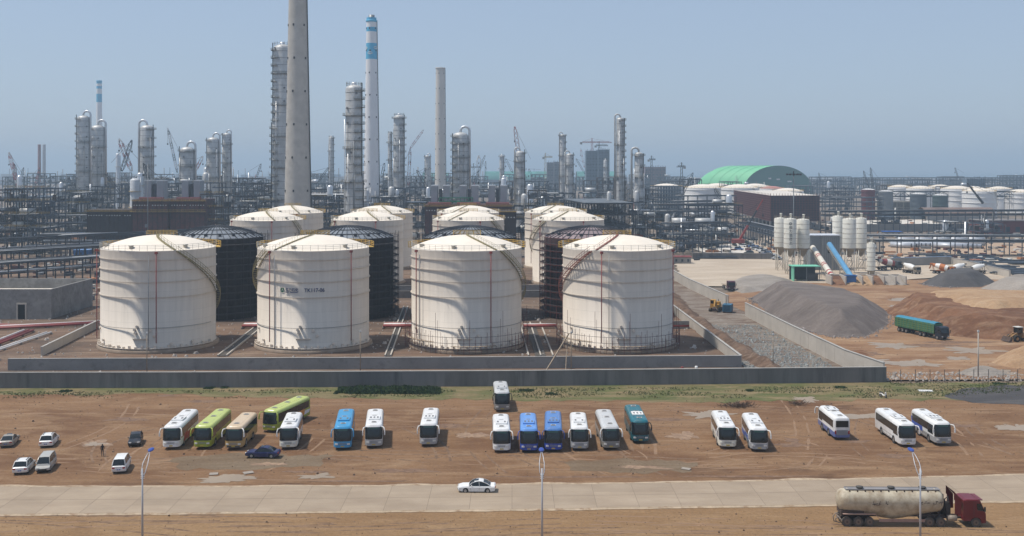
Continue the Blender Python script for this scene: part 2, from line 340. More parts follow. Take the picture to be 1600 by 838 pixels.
for i, a in enumerate([(205, 655, 34, 3.0), (700, 665, 30, 3), (1030, 655, 45, 3), (1235, 695, 36, 3), (1395, 712, 30, 3.5), (620, 735, 60, 3.5), (1500, 665, 40, 3), (480, 737, 30, 2), (900, 745, 120, 1.8), (1180, 744, 110, 1.6), (560, 752, 80, 1.4),
                       (1340, 690, 20, 2.5), (1240, 690, 12, 6), (320, 627, 28, 2), (260, 618, 18, 1.5), (1350, 552, 24, 4), (1450, 540, 60, 3), (1560, 520, 60, 4), (1500, 535, 60, 2)]): puddle(*a, i + 81, damp, 'damp_patch')
# ---------------------------------------------------------------- storage tanks
def tank_mat():
    m = bpy.data.materials.new('tank_paint'); m.use_nodes = True; t = m.node_tree; N = t.nodes; L = t.links; b = N['Principled BSDF']; b.inputs['Roughness'].default_value = .55
    tc = N.new('ShaderNodeTexCoord'); sp = N.new('ShaderNodeSeparateXYZ'); L.new(tc.outputs['Object'], sp.inputs[0])
    at = N.new('ShaderNodeMath'); at.operation = 'ARCTAN2'; L.new(sp.outputs[1], at.inputs[0]); L.new(sp.outputs[0], at.inputs[1])
    mu = N.new('ShaderNodeMath'); mu.operation = 'MULTIPLY'; mu.inputs[1].default_value = 12.5; L.new(at.outputs[0], mu.inputs[0])
    cb = N.new('ShaderNodeCombineXYZ'); L.new(mu.outputs[0], cb.inputs[0]); L.new(sp.outputs[2], cb.inputs[1])
    br = N.new('ShaderNodeTexBrick'); L.new(cb.outputs[0], br.inputs[0]); br.inputs['Scale'].default_value = 1; br.inputs['Brick Width'].default_value = 8; br.inputs['Row Height'].default_value = 2.2; br.inputs['Mortar Size'].default_value = .035
    br.inputs['Color1'].default_value = (.68, .605, .515, 1); br.inputs['Color2'].default_value = (.65, .575, .485, 1); br.inputs['Mortar'].default_value = (.53, .475, .40, 1); br.inputs['Mortar Smooth'].default_value = .6
    n = N.new('ShaderNodeTexNoise'); mp = N.new('ShaderNodeMapping'); mp.inputs['Scale'].default_value = (1.2, .07, 1); L.new(cb.outputs[0], mp.inputs[0]); L.new(mp.outputs[0], n.inputs[0]); n.inputs['Scale'].default_value = 1; n.inputs['Detail'].default_value = 8; n.inputs['Roughness'].default_value = .65
    r = N.new('ShaderNodeMapRange'); r.inputs[1].default_value = .35; r.inputs[2].default_value = .7; r.inputs[3].default_value = 1.0; r.inputs[4].default_value = .86; L.new(n.outputs[0], r.inputs[0])
    x = N.new('ShaderNodeMixRGB'); x.blend_type = 'MULTIPLY'; x.inputs[0].default_value = 1; L.new(br.outputs[0], x.inputs[1]); L.new(r.outputs[0], x.inputs[2]); L.new(x.outputs[0], b.inputs['Base Color'])
    return m
tankp = tank_mat()
roofp = M('tank_roof_paint', (.78, .70, .59), .6, 0, .05, .25)
found = M('tank_foundation', (.30, .23, .17), .95, 0, .2, .6)
railm = M('pale_rail', (.45, .43, .38), .6, .2, .1, 1)
wrap = M('scaffold_wrap', (.026, .021, .02), .95, 0, .5, .35, streak=False, col2=(.035, .028, .026), thr=(.45, .7), scale2=.9)
darkroof = M('bare_roof_plate', (.24, .26, .285), .5, .35, .25, .6, col2=(.20, .22, .24), thr=(.5, .7), scale2=1.2)
roofp2 = M('primer_roof_plate', (.26, .20, .205), .6, .2, .3, .6)
ribm = M('roof_rib', (.045, .05, .06), .7)
def rim_rail(mb, R, z, a0, a1, hgt=1.2, n=None, w=.07, rails=(.45, .85, 1.2), dz=None):
    n = n or max(4, int(abs(a1 - a0) * R / 1.6))
    for i in range(n + 1):
        t_ = a0 + (a1 - a0) * i / n; mb.beam((R * sin(t_), -R * cos(t_), z), (R * sin(t_), -R * cos(t_), z + hgt), w)
    for h_ in rails: mb.arc(0, 0, R, a0, a1, z + h_, w, w, n)
def stairway(R, z0, z1, a0, a1, mat, parent, n=44):
    mb = MB()
    for i in range(n):
        f0, f1 = i / n, (i + 1) / n; t0, t1 = a0 + (a1 - a0) * f0, a0 + (a1 - a0) * f1; q0, q1 = z0 + (z1 - z0) * f0, z0 + (z1 - z0) * f1
        for rr_ in (R + .12, R + 1.0): mb.beam((rr_ * sin(t0), -rr_ * cos(t0), q0), (rr_ * sin(t1), -rr_ * cos(t1), q1), .08, .2)
        tm = (t0 + t1) / 2; mb.beam((R * sin(tm), -R * cos(tm), (q0 + q1) / 2), ((R + 1) * sin(tm), -(R + 1) * cos(tm), (q0 + q1) / 2), .35, .06)
        o_ = R + 1.02; mb.beam((o_ * sin(t0), -o_ * cos(t0), q0 + 1.1), (o_ * sin(t1), -o_ * cos(t1), q1 + 1.1), .07)
        mb.beam((o_ * sin(t0), -o_ * cos(t0), q0 + .55), (o_ * sin(t1), -o_ * cos(t1), q1 + .55), .05)
        mb.beam((o_ * sin(t0), -o_ * cos(t0), q0), (o_ * sin(t0), -o_ * cos(t0), q0 + 1.1), .06)
    return mb.build('stairway', mat, parent)
def tank(X, Y, label, group, R=12.45, hs=22.0, stair=None, reds=(), darks=(), detail=2, walk=20, yellow=((100, 172), (195, 262)), stair_mat=None):
    t_ = E('storage_tank', label, 'storage tank', (X, Y, 0), 0, group); n = 96 if detail > 1 else 64
    MB().lathe([(R + .75, 0), (R + .75, .5), (R + .35, .85), (0, .85)], n).build('foundation', found, t_)
    MB().lathe([(R + .12, .85), (R + .12, .95), (R, .95), (R, hs)], n).build('shell', tankp, t_)
    k = 2.75; RR = (R * R + k * k) / (2 * k)
    prof = [(R + .012, hs - .12), (R + .02, hs)] + [(R * (1 - i / 10), hs + sqrt(max(0, RR * RR - (R * (1 - i / 10)) ** 2)) - (RR - k)) for i in range(0, 11)]
    MB().lathe(prof, n).build('dome_roof', roofp, t_)
    for z in ([20.1, 17.8, 15.3, 12.0] if detail else [20.1, 17.8, 15.3, 12.0]):
        z *= hs / 22
        mb = MB().lathe([(R + .06, z - .08), (R + .19, z - .08), (R + .19, z + .08), (R + .06, z + .08), (R + .06, z - .08)], n, sm=False)
        for i in range(36): a = 2 * pi * i / 36; mb.beam(((R - .02) * sin(a), -(R - .02) * cos(a), z - .12), ((R + .34) * sin(a), -(R + .34) * cos(a), z - .05), .06)
        mb.build('ring_pipe', tankp, t_)
    mb = MB(); rim_rail(mb, R + .1, hs + .05, radians(-105), radians(105), w=.055 if detail > 1 else .07); mb.build('guardrail', railm, t_)
    for a0, a1 in yellow:
        mb = MB(); rim_rail(mb, R + 1.1, hs - .2, radians(a0), radians(a1), 1.3, w=.11); mb.arc(0, 0, R + .6, radians(a0), radians(a1), hs - .2, 1.0, .12, 16); mb.build('walkway', yel, t_)
    mb = MB(); zt = hs + k - .1; mb.box(0, 2.0, zt - .5, 6.2, 2.4, .12)
    for xx in (-3.1, -1.55, 0, 1.55, 3.1):
        for yy in (.8, 3.2): mb.beam((xx, yy, zt - .5), (xx, yy, zt + .95), .07)
    for hh in (.3, .65, .95):
        for yy in (.8, 3.2): mb.beam((-3.1, yy, zt + hh), (3.1, yy, zt + hh), .055)
        for xx in (-3.1, 3.1): mb.beam((xx, .8, zt + hh), (xx, 3.2, zt + hh), .055)
    mb.build('centre_platform', yel, t_)
    # roof walkway curving from the rim to the top
    wa = radians(walk); pts = []
    for i in range(9):
        f = i / 8; r_ = R * (1 - f) + .6 * f; pts.append((r_ * sin(wa * (1 - f * .8)), -r_ * cos(wa * (1 - f * .8)), hs + sqrt(RR * RR - r_ * r_) - (RR - k) + .12))
    mb = MB()
    for i in range(8):
        mb.beam(pts[i], pts[i + 1], .5, .12)
        for s_ in (-.3, .3):
            p, q = Vector(pts[i]) + Vector((s_, 0, .9)), Vector(pts[i + 1]) + Vector((s_, 0, .9)); mb.beam(p, q, .04); mb.beam(p, p - Vector((0, 0, .9)), .04)
    mb.build('roof_walkway', stair_mat or olive, t_)
    for a in (-12, 48, -60):
        a = radians(a); r_ = R * .9; MB().lathe([(.45, 0), (.45, .7), (.6, .7), (.6, .85), (0, .9)], 12, r_ * sin(a), -r_ * cos(a)).build('roof_vent', railm, t_, (0, 0, hs + .25))
    if stair: stairway(R, stair[2] if len(stair) > 2 else .9, hs - .1, radians(stair[0]), radians(stair[1]), stair_mat or olive, t_)
    for a in reds:
        a = radians(a); mb = MB(); r_ = R + .68; mb.tube([(r_ * sin(a), -r_ * cos(a), 2.2), (r_ * sin(a), -r_ * cos(a), hs - .5)], .11, 6)
        mb.box(r_ * sin(a), -r_ * cos(a), hs - .6, .5, .5, .5, -a); mb.build('riser_pipe', redp, t_)
    for a in darks:
        a = radians(a); r_ = R + .62; mb = MB(); mb.tube([(r_ * sin(a), -r_ * cos(a), .9), (r_ * sin(a), -r_ * cos(a), hs - 1)], .07, 6); mb.build('cable_ladder', steelg, t_)
    if detail > 1:
        mb = MB(); mb.arc(0, 0, R + .3, radians(-80), radians(80), 1.0, .6, .12, 52)
        for i in range(26):
            a = radians(-78 + i * 6.2); mb.box((R + .3) * sin(a), -(R + .3) * cos(a), .9, .35, .5, .75 if i % 2 else .5, a)
        mb.build('anchor_ring', tankp, t_)
        mb = MB(); mb.arc(0, 0, R + .05, radians(-7), radians(8), 3.1, .1, .12, 8)
        for i in range(9):
            a = radians(-6 + i * 1.6); mb.cylx((R + .12) * sin(a), -(R + .12) * cos(a), 3.1, .13, .25, 8, ax=(sin(a), -cos(a), 0))
        mb.build('nozzle_row', tankp, t_)
        for a, z in ((-4, 4.4), (-5, 5.1), (-2.5, 5.8), (10, 4.9), (14, 3.8), (30, 1.9), (52, 2.0), (-60, 4.6), (-48, 2.3)):
            a = radians(a); MB().cylx((R + .15) * sin(a), -(R + .15) * cos(a), z, .28, .4, 12, ax=(sin(a), -cos(a), 0)).build('nozzle', tankp, t_)
        # faint horizontal conduit low on the shell
        mb = MB(); mb.arc(0, 0, R + .12, radians(-80), radians(80), 5.4, .07, .07, 40); mb.build('conduit', steelg, t_)
    return t_
tG = 'white storage tanks with domed roofs'
T = []
T.append(tank(-80.1, 239.6, 'leftmost front-row white tank with red risers and an olive stair winding down its right side', tG, stair=(165, 35), reds=(-67, 16), darks=(9,), walk=34))
T.append(tank(-45.0, 239.6, 'front white tank lettered TK117-06 beside a round green emblem', tG, stair=(-165, -38), reds=(-35, 48.5), darks=(-29,), walk=-32))
T.append(tank(-10.3, 239.6, 'front-row white tank with scaffold round its foot and an olive stair on its right side', tG, stair=(160, 38), reds=(-55, 26), darks=(-50,), walk=34))
T.append(tank(24.0, 239.6, 'rightmost front-row white tank with red primer stair at its upper left', tG, stair=(-165, -32), reds=(-21, 62), darks=(-14,), walk=-28, stair_mat=M('primer_stair', (.22, .07, .05), .7)))
for (x, y, l, st) in [(-85.4, 368, 'third-row white tank behind the leftmost dark tank', (150, 55)), (-50.4, 368, 'third-row white tank behind the right edge of the lettered tank', (-150, -50)),
                      (-15.2, 368, 'third-row white tank centred behind the tank with scaffold round its foot', (150, 40)), (19.6, 368, 'third-row white tank behind the maroon scaffolded tank', (-170, -40)),
                      (-88.6, 425, 'white tank at the back left, its dome against the foot of the grey concrete chimney', None), (-52.5, 425, 'back-row white tank under the foot of the banded chimney', None),
                      (-17.7, 425, 'back-row white tank in front of the maroon furnace with green top', None), (17.6, 425, 'back-row white tank farthest right, in front of the dark shed roof', None)]:
    T.append(tank(x, y, l, tG, stair=st, reds=(20, -50), detail=0, walk=25 if x < -40 else -30, yellow=((110, 168), (200, 250))))
# lettering on the second tank
def text_mesh(body, size, mat, parent, place, name='lettering', ext=.02, width=None):
    cu = bpy.data.curves.new(name, 'FONT'); cu.body = body; cu.size = size; cu.extrude = ext; cu.resolution_u = 3; cu.offset = .012 * size
    ob = bpy.data.objects.new(name, cu); C.objects.link(ob); dg = bpy.context.evaluated_depsgraph_get(); dg.update()
    me = bpy.data.meshes.new_from_object(ob.evaluated_get(dg)); bpy.data.objects.remove(ob); me.materials.clear(); me.materials.append(mat)
    xs_ = [v.co.x for v in me.vertices] or [0, 1]; x0 = min(xs_); k = width / (max(xs_) - x0) if width else 1
    if not width: x0 = 0
    for v in me.vertices: v.co = Vector(place((v.co.x - x0) * k, v.co.y, v.co.z))
    o = bpy.data.objects.new(name, me); C.objects.link(o); o.parent = parent; return o
navy = M('navy_letter', (.02, .04, .13), .6, 0, .02, 1); gem = M('emblem_green', (.01, .13, .07), .6, 0, .05, 1)
def wrapon(R, a0, z0): return lambda x, y, z: ((R + .07 + z) * sin(a0 + x / R), -(R + .07 + z) * cos(a0 + x / R), z0 + y)
R = 12.45
text_mesh('TK117-06', 1.15, navy, T[1], wrapon(R, radians(1.5), 13.2), width=4.3)
text_mesh('恒力石化', .8, navy, T[1], wrapon(R, radians(-18), 13.38), width=2.95)
for x_, wd in ((0, .75), (1.05, 1.9)):
    mb = MB(); k_ = int(wd / .15)
    for k in range(k_):
        a = radians(-18) + (x_ + k * .15) / R; mb.beam(((R + .08) * sin(a), -(R + .08) * cos(a), 13.12), ((R + .08) * sin(a + .15 / R), -(R + .08) * cos(a + .15 / R), 13.12), .03, .12)
    mb.build('lettering', navy, T[1])
mb = MB(); n_ = 24; ca, cz = radians(-21.4), 13.6; re = .52
for i in range(n_):
    t0, t1 = 2 * pi * i / n_, 2 * pi * (i + 1) / n_; P = wrapon(R, ca, cz); ri = .16
    if (math.degrees(t0) - 90) % 120 < 14: continue
    mb.poly([P(ri * cos(t0), ri * sin(t0), 0), P(re * cos(t0), re * sin(t0), 0), P(re * cos(t1), re * sin(t1), 0), P(ri * cos(t1), ri * sin(t1), 0)])
mb.build('emblem', gem, T[1])

# dark tanks wrapped in scaffold netting
def dark_tank(X, Y, label, roofm, rings, R=12.5, hs=21.2, tint=wrap):
    t_ = E('scaffolded_tank', label, 'storage tank', (X, Y, 0), 0, 'dark tanks still wrapped in scaffold netting')
    MB().lathe([(R, 0), (R, hs)], 80).build('shell', tint, t_)
    k = 2.9; RR = (R * R + k * k) / (2 * k)
    MB().lathe([(R * (1 - i / 10), hs + sqrt(max(0, RR * RR - (R * (1 - i / 10)) ** 2)) - (RR - k)) for i in range(0, 11)], 80).build('dome_roof', roofm, t_)
    mb = MB()
    for i in range(44):
        a = 2 * pi * i / 44; pts = [(r_ * sin(a), -r_ * cos(a), hs + sqrt(RR * RR - r_ * r_) - (RR - k) + .12) for r_ in (R, R * .75, R * .5, R * .28, R * .1)]
        for p, q in zip(pts, pts[1:]): mb.beam(p, q, .13, .2)
    for r_ in (R * .28, R * .55, R * .8): mb.arc(0, 0, r_, 0, 2 * pi, hs + sqrt(RR * RR - r_ * r_) - (RR - k) + .12, .12, .2, 40)
    mb.build('roof_rib', ribm, t_)
    mb = MB(); Ro = R + 1.5; nn = 40
    for i in range(nn):
        a = 2 * pi * i / nn; h_ = hs + R_.uniform(.2, 1.6)
        mb.beam((Ro * sin(a), -Ro * cos(a), 0), (Ro * sin(a), -Ro * cos(a), h_), .09); mb.beam(((R + .3) * sin(a), -(R + .3) * cos(a), 0), ((R + .3) * sin(a), -(R + .3) * cos(a), hs), .07)
        for j in range(11): z = 1.8 * (j + 1); mb.beam((Ro * sin(a), -Ro * cos(a), z), ((R + .2) * sin(a), -(R + .2) * cos(a), z), .07)
    for j in range(12): mb.arc(0, 0, Ro, 0, 2 * pi, 1.8 * j + 1.6, .09, .09, nn)
    mb.build('scaffold', rings, t_)
    for j in range(11): MB().arc(0, 0, (R + Ro) / 2 + .1, 0, 2 * pi, 1.8 * j + 1.75, .95, .06, 40).build('plank_deck', M('scaffold_plank', (.04, .036, .034), .9, 0, .3, 1), t_)
    for i in range(9):
        a = radians(-75 + i * 19); r_ = R * .86; MB().box(r_ * sin(a), -r_ * cos(a), hs + .5, .7, .7, .9, a).build('roof_vent', ribm, t_)
    return t_
scf = M('scaffold_tube_dark', (.05, .04, .045), .7, .2, .3, 1); scr = M('scaffold_tube_red', (.16, .045, .04), .7, .1, .3, 1)
dark_tank(-80.6, 288, 'leftmost dark tank in netting, behind the first white tank', darkroof, scf)
dark_tank(-44.9, 288, 'dark netted tank behind the right side of the lettered white tank', darkroof, scf)
dark_tank(-11.5, 288, 'dark ribbed roof dome showing just above the third front white tank', darkroof, scf)
dark_tank(21.5, 288, 'maroon scaffolded tank behind the rightmost front white tank', roofp2, scr, tint=M('scaffold_wrap_maroon', (.045, .024, .024), .95, 0, .5, .5))

# ---------------------------------------------------------------- walls round the tank farm
def wall(label, pts, h, th, mat, cap=None, joints=4.0, group=None, name='concrete_wall', base=0.0):
    t_ = E(name, label, 'wall', (pts[0][0], pts[0][1], 0), 0, group); ox, oy = pts[0][:2]; mb = MB(); mc = MB(); mj = MB()
    for a, b in zip(pts, pts[1:]):
        a, b = Vector((a[0] - ox, a[1] - oy, 0)), Vector((b[0] - ox, b[1] - oy, 0)); mb.beam(a + Vector((0, 0, base - .4 + (h + .4) / 2)), b + Vector((0, 0, base - .4 + (h + .4) / 2)), th, h + .4)
        mc.beam(a + Vector((0, 0, base + h + .05)), b + Vector((0, 0, base + h + .05)), th + .16, .12)
        k = int((b - a).length / joints)
        for i in range(1, k):
            p = a.lerp(b, i / k); mj.beam(p + Vector((0, 0, base + .02)), p + Vector((0, 0, base + h - .02)), th + .05, .1 if abs((b - a).x) > abs((b - a).y) else .1)
    mb.build('wall_body', mat, t_); mc.build('coping', cap or conc, t_)
    if mj.v: mj.build('pilaster', mat, t_)
    return t_
wall('long dark rendered outer wall along the grass strip', [(-300, 189.6), (-60, 192), (0, 193.4), (69.8, 197)], 2.75, .3, concd, M('pale_coping', (.36, .345, .32), .9, 0, .15, .5), 6)
wall('inner grey bund wall right in front of the white tanks', [(-99.5, 208.5), (-20, 210), (46, 212)], 2.2, .3, conc, M('pale_coping', (0, 0, 0)), 8)
wall('pale bund wall running back from the inner wall corner beside the rightmost tank', [(46, 212.3), (44.3, 290), (42.5, 380)], 2.2, .35, concl, M('pale_coping', (0, 0, 0)), 9)
wall('tall pale boundary wall slanting back past the gravel heap', [(69.5, 197.3), (66.7, 211.5), (64.8, 243), (63.0, 285)], 3.5, .3, concl, M('pale_coping', (0, 0, 0)), 5)
wall('farther stretch of pale boundary wall beyond the gap with the posts', [(62.0, 303), (58.5, 350), (57, 405)], 3.2, .3, concl, M('pale_coping', (0, 0, 0)), 5)
wall('short pale bund wall slanting back beside the leftmost white tank', [(-100, 224.5), (-103.5, 264)], 1.8, .35, concl, M('pale_coping', (0, 0, 0)), 6)
wall('low grey bund wall between the dark tanks and the third-row tanks', [(-110, 322), (-40, 324), (41, 327)], 2.0, .35, conc, None, 8)
wall('low grey bund wall farther back, seen between the third and fourth front tanks', [(-110, 340), (-30, 341), (41, 345)], 1.8, .35, conc, None, 8)
wall('short stub wall standing inside the right bund', [(36, 262), (44, 262.4)], 1.8, .3, conc, None, 9)
# culverts and pipe sleepers between the tanks
def trench(label, a, b, wd, h=.35, mat=None, n=2):
    a, b = Vector(a), Vector(b); t_ = E('cable_trench', label, 'trench', tuple(a)); d = b - a; nr = Vector((-d.y, d.x, 0)).normalized(); 
    for i in range(n):
        off = nr * (i - (n - 1) / 2) * wd; MB().beam(off + Vector((0, 0, h / 2)), off + d + Vector((0, 0, h / 2)), .28, h).build('kerb', mat or concl, t_)
    MB().beam(Vector((0, 0, .06)), d + Vector((0, 0, .06)), wd - .3, .1).build('channel_bed', M('channel_shadow', (.07, .06, .05), .9), t_)
    return t_
trench('concrete channel slanting between the first and lettered white tanks', G(347, 557), G(404, 512), 1.8)
trench('narrow concrete channel between the lettered tank and the third tank', G(606, 557), G(634, 480), 1.2)
trench('wide pair of concrete kerbs between the third and fourth front tanks', G(845, 557), G(828, 505), 2.6, n=3)
# red and white pipes lying behind the front tanks
def pipes(label, a, b, cols, sp=.75, r=.22, z=.55, cat='pipes', sup=6.0, name='pipe_bundle', group=None):
    a, b = Vector(a), Vector(b); t_ = E(name, label, cat, (a.x, a.y, 0), 0, group); d = b - a; d.z = 0; nr = Vector((-d.y, d.x, 0)).normalized()
    for i, m in enumerate(cols):
        off = nr * (i * sp) + Vector((0, 0, z)); MB().tube([off, off + d], r, 8).build('pipe', m, t_)
    k = max(1, int(d.length / sup)); mb = MB()
    for i in range(k + 1):
        p = d * (i / k); mb.beam(p + Vector((0, 0, z / 2 - r)) - nr * .4, p + Vector((0, 0, z / 2 - r)) + nr * (len(cols) * sp), .3, z)
    mb.build('sleeper', conc, t_); return t_
wp = M('white_pipe', (.62, .60, .58), .5, 0, .1, .5)
for i, (x0, x1, l) in enumerate([(-67, -58.3, 'red and white pipes crossing the gap left of the lettered tank'), (-32, -23.4, 'red and white pipes crossing the gap right of the lettered tank'), (2.8, 11, 'pale and red pipes crossing between the third and fourth front tanks'), (37, 44, 'short red pipes between the rightmost tank and the bund')]):
    pipes(l, (x0, 262, 0), (x1, 262.4, 0), [redp, redp, wp, wp, redp][:5 if i < 2 else 3], 1.0, .3, .7)
pipes('long red fire mains lying behind the short bund wall at left', G(-60, 519), G(160, 508), [redp, redp, redp, wp], 1.1, .26, .5)
pipes('red pipes slanting across the dirt at the left edge', G(-40, 556), G(52, 519), [redp, redp, wp], 1.1, .28, .5)
pipes('pale pipes on sleepers slanting across the dirt at the left edge', G(-20, 556), G(80, 522), [wp, wp], 1.1, .22, .4)
pipes('red pipe line running beside the concrete building', G(-60, 509), G(75, 512), [redp, redp], .9, .22, .4)
# pole scaffolds round the feet of tanks three and four
def foot_scaffold(X, Y, label, R=13.9, h=4.2, a0=-100, a1=100):
    t_ = E('pole_scaffold', label, 'scaffold', (X, Y, 0), 0, 'pole scaffolds round tank feet'); mb = MB(); n = 38
    for i in range(n + 1):
        a = radians(a0 + (a1 - a0) * i / n); h_ = h + R_.uniform(-.9, .9) + (4 if i % 6 == 2 else 0)
        mb.beam((R * sin(a), -R * cos(a), 0), (R * sin(a), -R * cos(a), h_), .07); mb.beam(((R - .8) * sin(a), -(R - .8) * cos(a), 0), ((R - .8) * sin(a), -(R - .8) * cos(a), h_ * .8), .06)
    mb.build('upright', scr, t_); mb = MB()
    for z in (1.0, 2.3, 3.6): mb.arc(0, 0, R, radians(a0), radians(a1), z, .07, .07, n)
    mb.build('ledger', scf, t_); mb = MB(); mb.arc(0, 0, R - .4, radians(a0), radians(a0 + 70), 2.4, .7, .06, 12); mb.build('plank_deck', wood, t_); MB().arc(0, 0, R - .4, radians(-12), radians(30), 1.6, .7, .06, 8).build('plank_deck', wood, t_)
foot_scaffold(-10.3, 239.6, 'thin red pole scaffold round the foot of the third front tank')
foot_scaffold(24.0, 239.6, 'thin pole scaffold round the foot of the rightmost front tank')
# posts and a timber tripod by the walls
def post(px, pyb, pyt, label, r=.1, mat=None, head=True):
    p = G(px, pyb); t_ = E('utility_post', label, 'post', tuple(p), 0, 'thin posts by the walls'); zt = GZ(pyt, p.y)
    MB().tube([(0, 0, -.3), (0, 0, zt)], r, 8, r2=r * .8).build('pole', mat or wood, t_)
    if head: MB().box(0, 0, zt, .3, .3, .35).build('cap_lamp', lightm, t_)
post(563, 581, 519, 'thin pole with a white cap in front of the lettered tank')
post(229.5, 581, 522, 'thin pole in front of the leftmost white tank')
post(892.5, 582, 521, 'thin pole beside the timber prop, before the rightmost tank')
post(1208, 576, 524, 'thin pole standing in the blue-grey rubble strip')
post(1528.5, 590, 519, 'pole with twin floodlights behind the wire fence', .14, concl)
t_ = E('timber_prop', 'leaning pale timber prop set against the inner bund wall', 'prop', tuple(G(853, 580)))
a = G(853, 580); b_ = G(889, 575, 0); MB().beam((0, 0, 0), (b_.x - a.x, b_.y - a.y + 1, GZ(524, 210)), .22).build('strut', wood, t_)
MB().beam((b_.x - a.x - .8, 1, 0), (b_.x - a.x - .2, b_.y - a.y + 1.3, GZ(528, 210)), .16).build('strut', wood, t_)
# concrete basin building on the left
t_ = E('concrete_building', 'roofless grey concrete building with a small dark doorway at the left edge', 'building', (-151, 278.5, 0)); wd, dp, h_ = 29.5, 27.5, 7.9
mb = MB(); th = .5
for (x_, y_, sx, sy) in ((wd / 2, th / 2, wd, th), (wd / 2, dp - th / 2, wd, th), (th / 2, dp / 2, th, dp - 2 * th - .004), (wd - th / 2, dp / 2, th, dp - 2 * th - .004)): mb.box(x_, y_, 0, sx, sy, h_)
mb.build('wall', M('concrete_block_wall', (.26, .25, .235), .95, 0, .2, .25, bump=.4, bscale=2, col2=(.17, .16, .15), thr=(.45, .7), scale2=.6), t_)
MB().box(wd / 2, dp / 2, h_ - 3.0, wd - 1.2, dp - 1.2, .2).build('roof_slab', M('pale_slab', (0, 0, 0)), t_)
MB().box(wd / 2, 5.2, h_ - 2.79, wd - 1.2, 8, .12).build('roof_beam', conc, t_)
dx = GX(34, 278.5) + 151; mb = MB()
mb.box(dx - 1.15, -.13, 0, .35, .3, 3.9); mb.box(dx + 1.15, -.13, 0, .35, .3, 3.9); mb.box(dx, -.13, 3.9, 2.65, .3, .35); mb.build('door_frame', concl, t_)
MB().box(dx, -.03, 0, 1.9, .06, 3.88).build('doorway', M('door_opening_dark', (.012, .011, .01), .9), t_)
